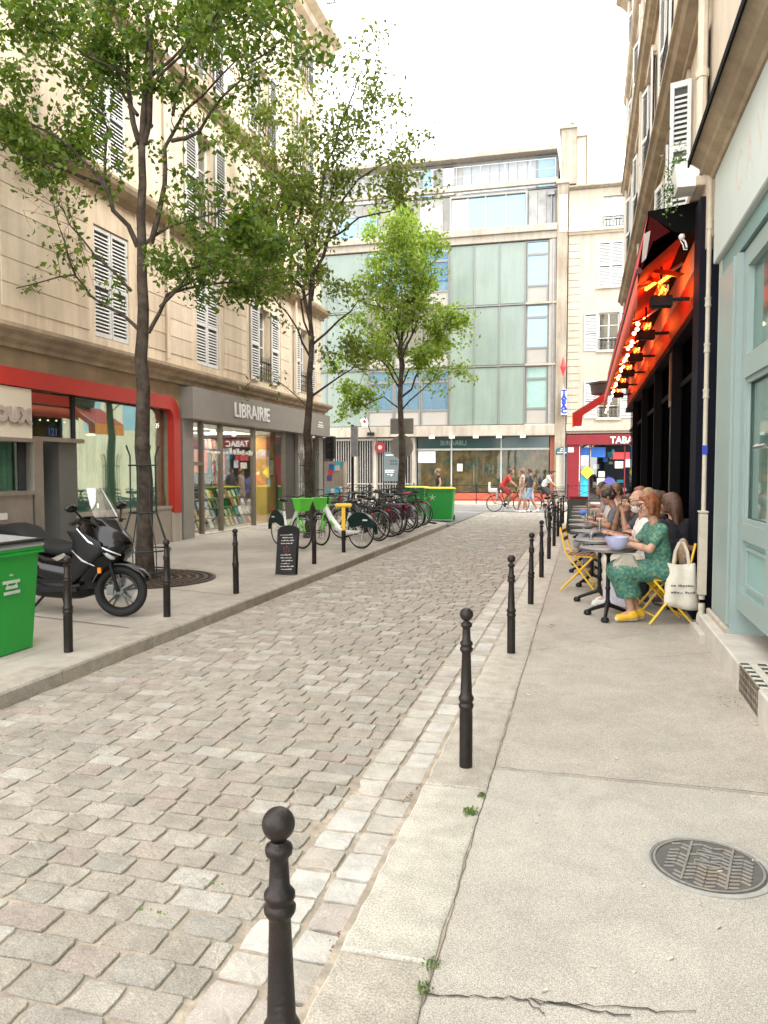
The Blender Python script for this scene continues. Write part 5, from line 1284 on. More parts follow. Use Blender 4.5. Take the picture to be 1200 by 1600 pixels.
# tree grates ----------------------------------------------------------------
def tree_grate(loc, label, r=.98):
    t = thing('tree_grate', label, 'tree grate', loc)
    gm_ = mat('grate_iron', (.075, .06, .05), .6, .4, .25, 10, hue=((.11, .07, .045), 5))
    m = MB(); m.lathe([(.16, -.02), (r - .02, -.02), (r - .02, -.004), (.16, -.004)], 32); m.build('soil', soil, t)
    for rr in (.24, .36, .48, .60, .72, .84, r - .03):
        m = MB(); n = 36
        prof = [(rr, -.004), (rr + .045, -.004), (rr + .045, .014), (rr, .014)]
        v = []; f = []
        for k in range(n):
            a = 2 * PI * k / n
            for (x, z) in prof: v.append((x * math.cos(a), x * math.sin(a), z))
        for k in range(n):
            k2 = (k + 1) % n
            for j in range(4): j2 = (j + 1) % 4; f.append((k * 4 + j, k * 4 + j2, k2 * 4 + j2, k2 * 4 + j))
        m.add(v, f); m.build('grate_ring', gm_, t)
    m = MB()
    for k in range(48):
        a = 2 * PI * k / 48; M_ = Matrix.Rotation(a, 4, 'Z'); m.box(.28 if k % 2 else .5, -.008, -.003, r, .008, .0125, M_)
    m.build('grate_spoke', gm_, t)
    return t
def tree_guard(loc, label):
    t = thing('tree_guard', label, 'tree guard', loc)
    gmat = mat('guard_green_black', (.012, .03, .025), .45, .3, .1, 8)
    for k in range(8):
        a = 2 * PI * (k + .3) / 8; c, s_ = math.cos(a), math.sin(a)
        pts = [(.36 * c, .36 * s_, 0), (.36 * c, .36 * s_, .42), (.30 * c, .30 * s_, .62), (.19 * c, .19 * s_, .95), (.185 * c, .185 * s_, 1.75), (.24 * c, .24 * s_, 1.9)]
        m = MB(); m.tube(pts, .008, 5); m.build('upright', gmat, t)
    for z, rr in ((.12, .37), (.42, .37), (.95, .2), (1.62, .195)):
        m = MB(); m.torus((0, 0, 0), rr, .011, 24, 5, Matrix.Translation((0, 0, z)) @ Matrix.Rotation(PI / 2, 4, 'X')); m.build('hoop', gmat, t)
    return t
# ================================================================== TREES
def leaf_material(name, col, col2):
    m = bpy.data.materials.new(name); m.use_nodes = True; MATS[name] = m
    t = m.node_tree; N = t.nodes; L = t.links; b = N['Principled BSDF']
    ge = N.new('ShaderNodeNewGeometry'); cr = N.new('ShaderNodeValToRGB'); L.new(ge.outputs['Random Per Island'], cr.inputs[0])
    cr.color_ramp.elements[0].color = (*col, 1); cr.color_ramp.elements[1].color = (*col2, 1)
    L.new(cr.outputs[0], b.inputs['Base Color']); b.inputs['Roughness'].default_value = .5; b.inputs['Specular IOR Level'].default_value = .35
    tr = N.new('ShaderNodeBsdfTranslucent'); hs = N.new('ShaderNodeHueSaturation'); hs.inputs['Value'].default_value = 1.8; hs.inputs['Saturation'].default_value = 1.1; L.new(cr.outputs[0], hs.inputs['Color']); L.new(hs.outputs[0], tr.inputs[0])
    mx = N.new('ShaderNodeMixShader'); mx.inputs[0].default_value = .33; L.new(b.outputs[0], mx.inputs[1]); L.new(tr.outputs[0], mx.inputs[2])
    L.new(mx.outputs[0], N['Material Output'].inputs[0])
    return m
def grow_tree(name, label, base, trunk, limbs, seed, leaf_m, leaf, n_per, spread, trunk_r, twig_density=1.0, group=None):
    """trunk: points up the stem; limbs: (start height fraction point, [points], radius, leafiness)"""
    q = random.Random(seed); t = thing(name, label, 'tree', base, 0, group)
    bz = Vector(base)
    def wobble(pts, amp):
        out = [Vector(pts[0])]
        for a, b in zip(pts, pts[1:]):
            a, b = Vector(a), Vector(b); n = max(2, int((b - a).length / .35))
            for i in range(1, n + 1):
                p = a.lerp(b, i / n); L_ = amp * (b - a).length if i < n else amp * .2
                out.append(p + Vector((q.gauss(0, 1), q.gauss(0, 1), q.gauss(0, .6))) * L_ * .12)
        return out
    tm_ = MB(); tp = wobble(trunk, .10); n = len(tp)
    tm_.tube([p - bz for p in tp], [trunk_r * (1 - .80 * (i / (n - 1)) ** 1.1) * (1.25 if i == 0 else 1) for i in range(n)], 10)
    tm_.build('trunk', bark, t, smooth=60)
    br = MB(); tips = []
    def sub(p, d, L_, r, depth, leafy):
        pts = [p]; cur = p.copy(); dd = d.normalized(); n = 4
        for i in range(n):
            dd = (dd + Vector((q.gauss(0, .22), q.gauss(0, .22), q.gauss(.06, .16)))).normalized(); cur = cur + dd * L_ / n; pts.append(cur.copy())
            if depth >= 1 and leafy > 0: tips.append((cur.copy(), leafy, dd.copy()))
        br.tube([x - bz for x in pts], [r * (1 - .75 * i / n) for i in range(n + 1)], 4 if depth else 5, False)
        if depth < 2:
            for i in range(2 if depth else 3):
                k = q.randrange(1, n + 1); nd = (dd + Vector((q.gauss(0, .8), q.gauss(0, .8), q.gauss(.1, .5)))).normalized()
                sub(pts[k], nd, L_ * q.uniform(.45, .7), r * .5, depth + 1, leafy)
        elif leafy > 0: tips.append((cur, leafy, dd))
    for pts, r, leafy in limbs:
        lp = wobble(pts, .4); n = len(lp)
        br.tube([x - bz for x in lp], [max(.006, r * (1 - .85 * i / (n - 1))) for i in range(n)], 6, False)
        for i in range(1, n):
            k = 1 + (q.random() < .5 * twig_density)
            if i < n * .22: k = 0
            for _ in range(k):
                dd = (lp[i] - lp[i - 1]).normalized(); nd = (dd * .7 + Vector((q.gauss(0, .7), q.gauss(0, .7), q.gauss(.15, .5)))).normalized()
                sub(lp[i], nd, q.uniform(.35, .75) * spread, max(.004, r * .22), 0 if q.random() < .5 else 1, leafy)
        tips.append((lp[-1], leafy, (lp[-1] - lp[-2]).normalized()))
    br.build('branches', bark, t, smooth=80)
    # leaves as small folded blades round the twigs
    rg = np.random.RandomState(seed); P_ = []
    for c, lf, d in tips:
        k = rg.poisson(n_per * lf)
        if k: P_.append(np.array(c)[None, :] + rg.normal(0, .10 * spread, (k, 3)) * np.array([1, 1, .8]))
    P_ = np.concatenate(P_); N_ = len(P_)
    d = rg.normal(0, 1, (N_, 3)); d[:, 2] -= .25; d /= np.linalg.norm(d, axis=1)[:, None]
    s_ = np.cross(d, rg.normal(0, 1, (N_, 3))); s_ /= np.linalg.norm(s_, axis=1)[:, None]
    nn = np.cross(d, s_)
    L_ = leaf * rg.uniform(.5, 1.5, (N_, 1)); W_ = L_ * .30
    a = P_ - d * L_ * .5; e = P_ + d * L_ * .5; b = P_ + s_ * W_ + nn * W_ * .35; c = P_ - s_ * W_ + nn * W_ * .35
    V = np.stack([a, b, e, c], 1).reshape(-1, 3) - np.array(base)
    me = bpy.data.meshes.new('crown'); me.vertices.add(len(V)); me.vertices.foreach_set('co', V.ravel())
    F = np.arange(N_ * 4).reshape(-1, 4); T = np.stack([F[:, [0, 1, 2]], F[:, [0, 2, 3]]], 1).reshape(-1, 3)
    me.loops.add(T.size); me.loops.foreach_set('vertex_index', T.ravel().astype(np.int32)); me.polygons.add(len(T))
    me.polygons.foreach_set('loop_start', np.arange(0, T.size, 3).astype(np.int32)); me.update(calc_edges=True); me.materials.append(leaf_m)
    o = link('crown', me, t); o['kind'] = 'stuff'
    print(name, 'leaves', N_)
    return t
lf1 = leaf_material('leaf_mid_green', (.036, .085, .010), (.14, .20, .025))
lf2 = leaf_material('leaf_olive', (.06, .10, .016), (.17, .21, .035))
lf3 = leaf_material('leaf_bright', (.11, .19, .022), (.27, .35, .06))
def T(px, py, y): return atY(px, py, y)
Y1_ = 9.7
def limbs_from(y0, items):
    out = []
    for r, leafy, dy, pts in items:
        n = len(pts); out.append(([atY(a, b, y0 + dy * i / (n - 1)) for i, (a, b) in enumerate(pts)], r, leafy))
    return out
t1 = [(r, l, dy, p) for r, l, dy, p in (
    (.030, .22, .5, [(222, 520), (190, 490), (140, 462), (118, 430), (60, 440), (-10, 475)]),
    (.018, .10, -.4, [(118, 430), (100, 380), (85, 320)]),
    (.022, .15, -.3, [(205, 455), (150, 400), (110, 350), (92, 318)]),
    (.030, 1.1, .6, [(232, 520), (262, 460), (320, 445), (390, 440), (440, 425)]),
    (.025, 1.6, -.5, [(250, 480), (300, 420), (350, 400), (400, 395)]),
    (.020, 1.4, .9, [(262, 460), (330, 420), (385, 430)]),
    (.028, .5, .4, [(222, 385), (262, 355), (310, 340), (350, 330)]),
    (.040, 1.1, -.6, [(215, 385), (180, 330), (165, 290), (110, 230), (50, 195), (-20, 160)]),
    (.028, 1.2, -.9, [(165, 290), (100, 265), (40, 245), (-10, 215)]),
    (.022, .8, .9, [(165, 290), (168, 200), (130, 140), (80, 100), (30, 60)]),
    (.040, .8, .4, [(236, 380), (258, 290), (258, 230), (290, 170), (345, 120), (400, 70)]),
    (.030, 1.0, -.6, [(268, 220), (310, 205), (350, 150), (390, 100), (440, 60)]),
    (.025, 1.2, .9, [(270, 180), (290, 120), (300, 60), (310, -20)]),
    (.045, 1.0, .3, [(218, 225), (203, 150), (200, 90), (180, 20), (160, -60)]),
    (.050, 1.2, -.2, [(224, 225), (234, 150), (238, 80), (230, 0), (225, -70)]),
    (.030, 1.2, .7, [(215, 180), (150, 100), (120, 40), (90, -30)]),
    (.026, 1.2, -1., [(230, 160), (280, 90), (330, 40), (360, -20)]),
    (.024, 1.4, 1.2, [(235, 120), (300, 60), (380, 30), (430, 10)]),
    (.020, 1.1, -1.3, [(200, 120), (140, 90), (90, 60), (60, 20)]),
)]
tb1 = atY(226, 900, 9.7)
tree_grate((tb1.x, tb1.y, .052), 'large round iron tree grate around the trunk nearest the scooter')
tree_guard((tb1.x, tb1.y, .05), 'dark green metal guard bars around the trunk nearest the scooter')
grow_tree('street_tree', 'tall street tree in front of the red framed shop, nearest of the three', (tb1.x, tb1.y, .0), [tb1 - Vector((0, 0, .1))] + [atY(a, b, 9.7) for a, b in ((226, 800), (223, 650), (220, 560), (224, 480), (222, 385), (222, 240), (228, 130), (232, 30))], limbs_from(9.7, t1), 4, lf1, .085, 4.6, 1.0, .125)
t2 = [(r, l, dy, p) for r, l, dy, p in (
    (.05, .9, .4, [(484, 500), (455, 400), (440, 300), (420, 230), (405, 180)]),
    (.05, .95, -.4, [(486, 470), (492, 380), (505, 290), (530, 200), (560, 120), (575, 90)]),
    (.04, .6, .6, [(488, 430), (520, 340), (560, 280), (610, 250), (640, 240)]),
    (.04, .9, -.5, [(480, 430), (430, 370), (395, 300), (380, 230)]),
    (.03, .9, .9, [(484, 420), (470, 330), (470, 250), (480, 180), (475, 130)]),
    (.03, 1.0, .2, [(492, 380), (540, 230), (590, 140)]),
    (.03, .8, -.9, [(486, 560), (450, 490), (420, 455), (400, 440)]),
    (.03, 1.2, .8, [(486, 530), (470, 470), (500, 440), (450, 430)]),
    (.03, .7, .5, [(486, 540), (530, 500), (560, 470), (600, 480)]),
    (.03, .6, -.4, [(486, 620), (530, 590), (560, 560)]),
    (.03, .8, -.6, [(490, 400), (560, 340), (610, 330), (635, 300)]),
    (.03, 1.0, 1.1, [(484, 400), (450, 320), (420, 290), (400, 250)]),
    (.014, .05, .5, [(484, 640), (440, 600), (400, 590), (380, 610)]),
)]
tb2 = atY(483, 852, 16.4)
grow_tree('street_tree', 'slim taller street tree rising beside the bookshop door', (tb2.x, tb2.y, .1), [tb2 - Vector((0, 0, .2))] + [atY(a, b, 16.4) for a, b in ((483, 760), (482, 650), (486, 560), (484, 470), (488, 400))], limbs_from(16.4, t2), 9, lf2, .10, 4.2, 1.25, .13)
tree_guard((tb2.x, tb2.y, .1), 'metal guard around the second trunk, half hidden by bicycles')
t3 = [(r, l, dy, p) for r, l, dy, p in (
    (.05, 1.0, .4, [(626, 600), (622, 500), (615, 420), (620, 340)]),
    (.05, 1.0, -.4, [(628, 590), (650, 500), (655, 420), (650, 350)]),
    (.04, 1.0, .6, [(628, 620), (680, 560), (715, 520), (740, 510)]),
    (.04, 1.0, -.6, [(626, 610), (580, 560), (555, 560), (540, 600)]),
    (.04, 1.1, .9, [(626, 560), (590, 490), (570, 440), (575, 400)]),
    (.04, .9, -.9, [(630, 560), (670, 480), (690, 430), (690, 400)]),
    (.03, 1.1, .3, [(626, 640), (590, 620), (560, 630), (545, 640)]),
    (.03, .9, -.3, [(628, 640), (670, 610), (700, 590), (725, 580)]),
    (.03, 1.0, .5, [(628, 540), (660, 450), (670, 380)]),
    (.03, 1.0, -.5, [(626, 540), (600, 440), (610, 370)]),
    (.03, 1.0, 1.1, [(626, 600), (570, 520), (560, 480)]),
    (.03, 1.0, .0, [(630, 600), (700, 500), (730, 520)]),
)]
t3 = [(r, l, dy, [(628 + (a - 628) * .74, b) for a, b in p]) for r, l, dy, p in t3]
tb3 = atY(628, 792, 25.8)
grow_tree('street_tree', 'bright green street tree furthest down the street behind the parked bicycles', (tb3.x, tb3.y, -.05), [tb3 - Vector((0, 0, .2))] + [atY(a, b, 25.8) for a, b in ((628, 740), (628, 680), (625, 620), (627, 560), (630, 480))], limbs_from(25.8, t3), 14, lf3, .12, 4.6, 1.35, .15)
# ================================================================== BINS
def loft(mb, secs, n=20, axis='x', e=2.6, M=None, cap=True):
    """secs: (pos, lo, hi, halfwidth) superellipse rings. axis x: ring in YZ (lo/hi are z); axis z: ring in XY (lo/hi are x)"""
    v = []; f = []
    for (p, lo, hi, w_) in secs:
        c, h = (lo + hi) / 2, (hi - lo) / 2
        for k in range(n):
            a = 2 * PI * k / n; ca, sa = math.cos(a), math.sin(a)
            x = math.copysign(abs(ca) ** (2 / e), ca) * w_; y = math.copysign(abs(sa) ** (2 / e), sa) * h + c
            v.append((p, x, y) if axis == 'x' else (y, x, p))
    m_ = len(secs)
    for i in range(m_ - 1):
        for k in range(n): k2 = (k + 1) % n; f.append((i * n + k, i * n + k2, (i + 1) * n + k2, (i + 1) * n + k))
    if cap: f.append(tuple(range(n))[::-1]); f.append(tuple((m_ - 1) * n + k for k in range(n)))
    mb.add(v, f, M)
def bin_(name, label, loc, rz, hw, hl, h, lidm, taper=.86, group=None, text_=True, wheels=True):
    t = thing(name, label, 'bin', loc, rz, group)
    m = MB()
    def rect(a, b, z, c=.035): return [(-a + c, -b, z), (a - c, -b, z), (a, -b + c, z), (a, b - c, z), (a - c, b, z), (-a + c, b, z), (-a, b - c, z), (-a, -b + c, z)]
    rings = [rect(hw * taper, hl * taper, .07 if wheels else .004), rect(hw, hl, h - .06), rect(hw + .035, hl + .035, h - .055), rect(hw + .035, hl + .035, h - .035), rect(hw + .02, hl + .02, h - .03), rect(hw + .03, hl + .03, h - .012), rect(hw + .03, hl + .03, h)]
    v = sum(rings, []); f = [tuple(range(8))[::-1], tuple(48 + k for k in range(8))]
    for i in range(6):
        for k in range(8): k2 = (k + 1) % 8; f.append((i * 8 + k, i * 8 + k2, (i + 1) * 8 + k2, (i + 1) * 8 + k))
    m.add(v, f); m.build('tub', green_plastic, t, smooth=35)
    m = MB(); r = [rect(hw + .035, hl + .035, h + .003), rect(hw + .035, hl + .035, h + .02), rect(hw * .85, hl * .8, h + .05), rect(hw * .4, hl * .4, h + .06)]
    v = sum(r, []); f = [tuple(range(8))[::-1], tuple(24 + k for k in range(8))]
    for i in range(3):
        for k in range(8): k2 = (k + 1) % 8; f.append((i * 8 + k, i * 8 + k2, (i + 1) * 8 + k2, (i + 1) * 8 + k))
    m.add(v, f); m.build('lid', lidm, t, smooth=35)
    m = MB(); m.tube([(-hw * .6, hl + .03, h - .02), (-hw * .6, hl + .09, h - .02), (hw * .6, hl + .09, h - .02), (hw * .6, hl + .03, h - .02)], .014, 6); m.build('handle', black_metal, t)
    if wheels:
        for sx in (-1, 1):
            m = MB(); m.torus((0, 0, 0), .075, .026, 20, 8, Matrix.Translation((sx * (hw * taper + .01), hl * taper - .02, .10)) @ Matrix.Rotation(PI / 2, 4, 'Z'))
            m.lathe([(.001, -.015), (.06, -.015), (.06, .015), (.001, .015)], 12, Matrix.Translation((sx * (hw * taper + .01), hl * taper - .02, .10)) @ Matrix.Rotation(PI / 2, 4, 'Y')); m.build('wheel', black_rubber, t, smooth=40)
    return t
gb = bin_('green_bin', 'green plastic wheelie bin with a grey lid and white print beside the scooter', (-4.90, 5.40, .05), 0, .30, .34, .885, green_dark, .86, None, True, False)
q = random.Random(2)
m = MB()
M_ = Matrix.Translation((.2965, -.02, .60)) @ Matrix.Rotation(R(-2.6), 4, 'Y')
for k, (w_, n_) in enumerate(((.20, 9), (.14, 6), (.19, 8))):
    for i in range(n_):
        y0 = -w_ / 2 + w_ * i / n_; m.box(-.002, y0, -.045 * k, .003, y0 + w_ / n_ * .72, -.045 * k + .026, M_)
        if q.random() < .5: pass
m.lathe([(.001, 0), (.010, 0), (.010, .003), (.001, .003)], 8, M_ @ Matrix.Translation((0, .0, .07)) @ Matrix.Rotation(PI / 2, 4, 'Y'))
for a in (0, 120, 240): m.box(.0, -.022, .05, .003, .022, .06, M_ @ Matrix.Translation((0, 0, .013)) @ Matrix.Rotation(R(a), 4, 'X'))
m.build('white_print', mat('print_faint', (.55, .62, .52), .6), gb)
m = MB(); m.prism([(-.30, .90), (.335, .90), (.30, .955), (-.2, .985), (-.30, .97)], -.36, .30, 'y'); m.build('lid_hump', mat('lid_pale', (.27, .28, .28), .45, 0, .12, 4), gb)
m = MB(); m.cbox(.20, -.37, .93, .345, .33, .955, .008); m.build('lid_grip', black_metal, gb)
b1 = bin_('green_bin', 'tall green bin with a yellow lid at the end of the left kerb', (-4.55, 24.9, -.04), R(4), .46, .36, 1.06, lid_yellow, .9)
b2 = bin_('green_bin', 'second yellow lidded green bin, half hidden behind the parked bicycles', (-5.72, 26.3, -.04), R(-6), .46, .36, 1.06, lid_yellow, .9)
m = MB()
for a in range(5): m.box(-.012, -.003, 0, .012, .0, .10, Matrix.Translation((-.22, -.357, .78)) @ Matrix.Rotation(R(72 * a), 4, 'Y'))
m.build('white_star', mat('print_faint', (.5, .6, .5)), b1)

# ================================================================== SCOOTER
sc = thing('motor_scooter', 'large black maxi scooter parked on the left pavement with a clear windscreen', 'scooter', (-5.50, 7.22, .055), R(-9))
seat_m = mat('seat_vinyl', (.006, .0065, .008), .6, 0, .1, 20, .15, 150, spec=.3)
gloss = mat('scooter_gloss', (.003, .0035, .0045), .16, 0, .05, 4, coat=.25, spec=.35)
matt = mat('scooter_satin', (.006, .0065, .008), .38, 0, .08, 6, spec=.3)
silver = mat('scooter_trim', (.32, .33, .34), .3, .7)
m = MB(); loft(m, [(-1.03, .70, .76, .05), (-.95, .60, .82, .13), (-.7, .46, .83, .20), (-.4, .36, .74, .215), (-.1, .28, .64, .21), (.2, .24, .60, .18), (.42, .26, .64, .16), (.55, .34, .72, .14)]); m.build('rear_body', gloss, sc, smooth=60)
m = MB(); loft(m, [(-.98, .80, .84, .09), (-.86, .80, .93, .155), (-.66, .80, .955, .175), (-.48, .76, .92, .175), (-.38, .70, .83, .175), (-.2, .64, .785, .175), (.02, .60, .765, .15), (.16, .60, .75, .11), (.24, .62, .70, .05)], e=2.8); m.build('seat', seat_m, sc, smooth=60)
m = MB(); m.tube([(-.92, .13, .86), (-1.05, .13, .90), (-1.12, 0, .91), (-1.05, -.13, .90), (-.92, -.13, .86)], .016, 8); m.cbox(-1.12, -.1, .88, -.95, .1, .90, .01); m.build('rear_rack', matt, sc, smooth=50)
m = MB(); loft(m, [(.28, .28, .50, .15), (.40, .28, .60, .19), (.52, .26, .74, .225), (.64, .25, .86, .235), (.74, .22, .915, .225), (.82, .22, .90, .205), (.92, .26, .80, .17), (1.0, .34, .70, .13), (1.05, .42, .62, .08)], axis='z', e=2.4); m.build('front_fairing', gloss, sc, smooth=60)
m = MB(); loft(m, [(.16, -.35, .28, .12), (.20, -.45, .42, .20), (.30, -.46, .48, .225), (.36, -.40, .46, .215), (.40, -.3, .40, .15)], axis='z', e=3); m.build('floorboard', matt, sc, smooth=60)
for s_ in (-1, 1):   # side panels, trim blades, headlights
    m = MB(); loft(m, [(.34, .20, .34, .012), (.45, .26, .50, .02), (.60, .34, .66, .024), (.70, .38, .78, .022), (.80, .36, .74, .018), (.90, .28, .52, .012)], 16, 'z', 3, Matrix.Translation((0, s_ * .222, 0))); m.build('side_fairing', matt, sc, smooth=60)
    m = MB(); m.tube([(.36, s_ * .23, .70), (.52, s_ * .247, .60), (.66, s_ * .225, .55)], [.006, .014, .005], 6); m.build('fairing_crease', silver, sc, smooth=60)
    m = MB(); m.tube([(.44, s_ * .235, .93), (.60, s_ * .24, .80), (.80, s_ * .20, .72), (.90, s_ * .10, .66)], [.010, .014, .012, .006], 6); m.build('chrome_blade', mat('blade_silver', (.55, .56, .57), .22, .8), sc, smooth=60)
    m = MB(); m.ball((0, 0, 0), (.085, .035, .034), 14, 8, Matrix.Translation((.775, s_ * .15, .665)) @ Euler((0, R(35), -s_ * R(38))).to_matrix().to_4x4()); m.build('headlight', mat('headlight_glass', (.45, .48, .5), .08, .3, .3, 30), sc, smooth=180)
    m = MB(); m.prism([(-.82, .62), (-.5, .56), (-.15, .48), (-.15, .515), (-.5, .60), (-.82, .655)], s_ * .19, s_ * .222); m.build('body_crease', matt, sc)
    m = MB(); m.prism([(.04, .60), (.20, .66), (.24, .625), (.12, .575)], s_ * .18, s_ * .20); m.build('chrome_panel', chrome, sc)
    m = MB(); m.prism([(-.45, .34), (-.05, .24), (.42, .27), (.42, .31), (-.02, .30), (-.42, .42)], s_ * .21, s_ * .24); m.build('footrest_panel', matt, sc)
    m = MB(); m.cbox(-.02, -.008, -.03, .02, .008, .03, .004, Matrix.Translation((.68, s_ * .178, .50))); m.build('orange_reflector', orange_lens, sc)
    # mirror
    m = MB(); m.tube([(.60, s_ * .16, .96), (.56, s_ * .27, 1.03), (.52, s_ * .33, 1.12)], [.018, .013, .012], 6); m.ball((0, 0, 0), (.04, .085, .045), 12, 8, Matrix.Translation((.50, s_ * .36, 1.15)) @ Euler((0, R(10), 0)).to_matrix().to_4x4()); m.build('mirror', gloss, sc, smooth=60)
# windscreen: curved clear upper sheet and black lower cowl
def screen(z0, z1, x0, x1, w0, w1, bow=.10, n=8, k=6):
    v = []
    for j in range(k + 1):
        t_ = j / k; z = z0 + (z1 - z0) * t_; x = x0 + (x1 - x0) * t_; w_ = w0 + (w1 - w0) * t_ ** 1.6
        for i in range(n + 1):
            s_ = -1 + 2 * i / n; v.append((x - bow * s_ * s_, s_ * w_, z))
    return v, [(j * (n + 1) + i, j * (n + 1) + i + 1, (j + 1) * (n + 1) + i + 1, (j + 1) * (n + 1) + i) for j in range(k) for i in range(n)]
v, f = screen(.74, 1.06, .93, .72, .06, .19, .12); m = MB(); m.add(v, f); o = m.build('screen_cowl', gloss, sc, smooth=180); mo = o.modifiers.new('t', 'SOLIDIFY'); mo.thickness = .02
v, f = screen(1.05, 1.35, .735, .55, .185, .10, .10); m = MB(); m.add(v, f); m.build('windscreen', glass('scooter_screen', (.62, .62, .57), .18, .03, .22, (.4, .4, .36)), sc, smooth=180)
m = MB(); m.tube([(.48, -.30, 1.00), (.46, -.15, 1.04), (.46, .15, 1.04), (.48, .30, 1.00)], .016, 8)
m.build('handlebar', matt, sc, smooth=50)
for s_ in (-1, 1):
    m = MB(); m.tube([(.48, s_ * .25, 1.01), (.49, s_ * .37, .985)], .021, 10); m.tube([(.52, s_ * .23, 1.02), (.56, s_ * .36, 1.0)], .007, 5); m.build('grip', black_rubber, sc, smooth=50)
m = MB(); m.cbox(.30, -.12, .96, .52, .12, 1.03, .02); m.build('dashboard', matt, sc)
def moto_wheel(par, c, rz, front=True):
    M_ = Matrix.Translation(c) @ Matrix.Rotation(rz, 4, 'Z')
    m = MB(); m.torus((0, 0, 0), .234, .044, 44, 12, M_); w_ = m.build('wheel_tyre', black_rubber, par, smooth=180)
    m = MB(); m.torus((0, 0, 0), .190, .013, 36, 8, M_); m.build('rim', satin_black, w_, smooth=180)
    m = MB()
    for i in range(5):
        for da in (-.16, .16):
            a = 2 * PI * i / 5 + .3; b = a + da
            m.tube([M_ @ Vector((.03 * math.cos(a), 0, .03 * math.sin(a))), M_ @ Vector((.175 * math.cos(b), 0, .175 * math.sin(b)))], [.014, .009], 6)
    m.build('alloy_spokes', mat('spoke_bronze_grey', (.10, .095, .09), .3, .6), w_, smooth=50)
    m = MB(); Mr = M_ @ Matrix.Rotation(PI / 2, 4, 'X'); m.lathe([(.001, -.05), (.035, -.05), (.035, .05), (.001, .05)], 14, Mr); m.build('hub', silver, w_, smooth=40)
    m = MB(); m.lathe([(.105, -.055), (.13, -.055), (.13, -.052), (.105, -.052)], 28, Mr); m.build('brake_disc', steel, w_, smooth=30)
fwc = (.80, 0, .272); st_a = R(24)
moto_wheel(sc, fwc, st_a); moto_wheel(sc, (-.78, 0, .272), 0)
Mf = Matrix.Translation(fwc) @ Matrix.Rotation(st_a, 4, 'Z')
m = MB()      # front mudguard
v = []; n = 14
for i in range(n + 1):
    a = R(20 + 150 * i / n); rr = .305 + (.02 if i < 3 else 0)
    for y_, dz in ((-.075, -.03), (-.06, .0), (0, .015), (.06, .0), (.075, -.03)): v.append(Mf @ Vector(((rr + dz) * math.cos(a), y_, (rr + dz) * math.sin(a))))
m.add(v, [(i * 5 + k, i * 5 + k + 1, (i + 1) * 5 + k + 1, (i + 1) * 5 + k) for i in range(n) for k in range(4)]); o = m.build('front_mudguard', gloss, sc, smooth=180); mo = o.modifiers.new('t', 'SOLIDIFY'); mo.thickness = .008
m = MB()
for s_ in (-1, 1): m.tube([Mf @ Vector((0, s_ * .085, 0)), Mf @ Vector((-.10, s_ * .085, .36)), Mf @ Vector((-.16, s_ * .06, .5))], .020, 8)
m.build('fork', satin_black, sc, smooth=50)
m = MB(); m.cbox(-.03, -.05, -.05, .04, -.03, .05, .01, Mf @ Matrix.Translation((-.09, -.045, .02))); m.build('brake_caliper', silver, sc)
m = MB(); m.tube([(-.15, .1, .25), (-.22, .22, .0)], .014, 6); m.tube([(-.1, -.1, .25), (-.30, -.20, .0)], .014, 6); m.box(-.36, -.23, -.005, -.26, -.17, .01); m.build('stand', satin_black, sc)
m = MB(); m.tube([(-.2, -.2, .3), (-.5, -.23, .32), (-.98, -.24, .42)], [.03, .06, .065], 12); m.build('exhaust', satin_black, sc, smooth=50)
m = MB(); loft(m, [(-.95, .18, .30, .06), (-.7, .16, .36, .10), (-.4, .18, .36, .11), (-.1, .2, .34, .1)]); m.build('engine_case', satin_black, sc, smooth=60)
m = MB(); m.prism([(-1.02, .45), (-.96, .42), (-1.0, .28), (-1.10, .26)], -.08, .08); m.build('rear_mudguard', satin_black, sc)
m = MB(); m.cbox(-1.05, -.12, .66, -1.0, .12, .72, .01); m.build('tail_light', mat('tail_red', (.5, .02, .02), .2), sc)

# ================================================================== BICYCLES
basket_m = mat('wire_basket', (.05, .05, .05), .4, .5)
def bike_wheel(par, c, r=.335, ns=18, rz=0):
    M_ = Matrix.Translation(c) @ Matrix.Rotation(rz, 4, 'Z')
    m = MB(); m.torus((0, 0, 0), r - .016, .017, 32, 6, M_); w_ = m.build('wheel', black_rubber, par, smooth=180)
    m = MB(); m.torus((0, 0, 0), r - .037, .010, 32, 5, M_); m.build('rim', steel, w_, smooth=180)
    m = MB()
    for i in range(ns):
        a = 2 * PI * i / ns; b = a + (.5 if i % 2 else -.5); s_ = .025 if i % 4 < 2 else -.025
        m.tube([M_ @ Vector((.02 * math.cos(b), s_, .02 * math.sin(b))), M_ @ Vector(((r - .04) * math.cos(a), 0, (r - .04) * math.sin(a)))], .0022, 3, False)
    m.tube([M_ @ Vector((0, -.04, 0)), M_ @ Vector((0, .04, 0))], .02, 8); m.build('spokes', steel, w_)
    return w_
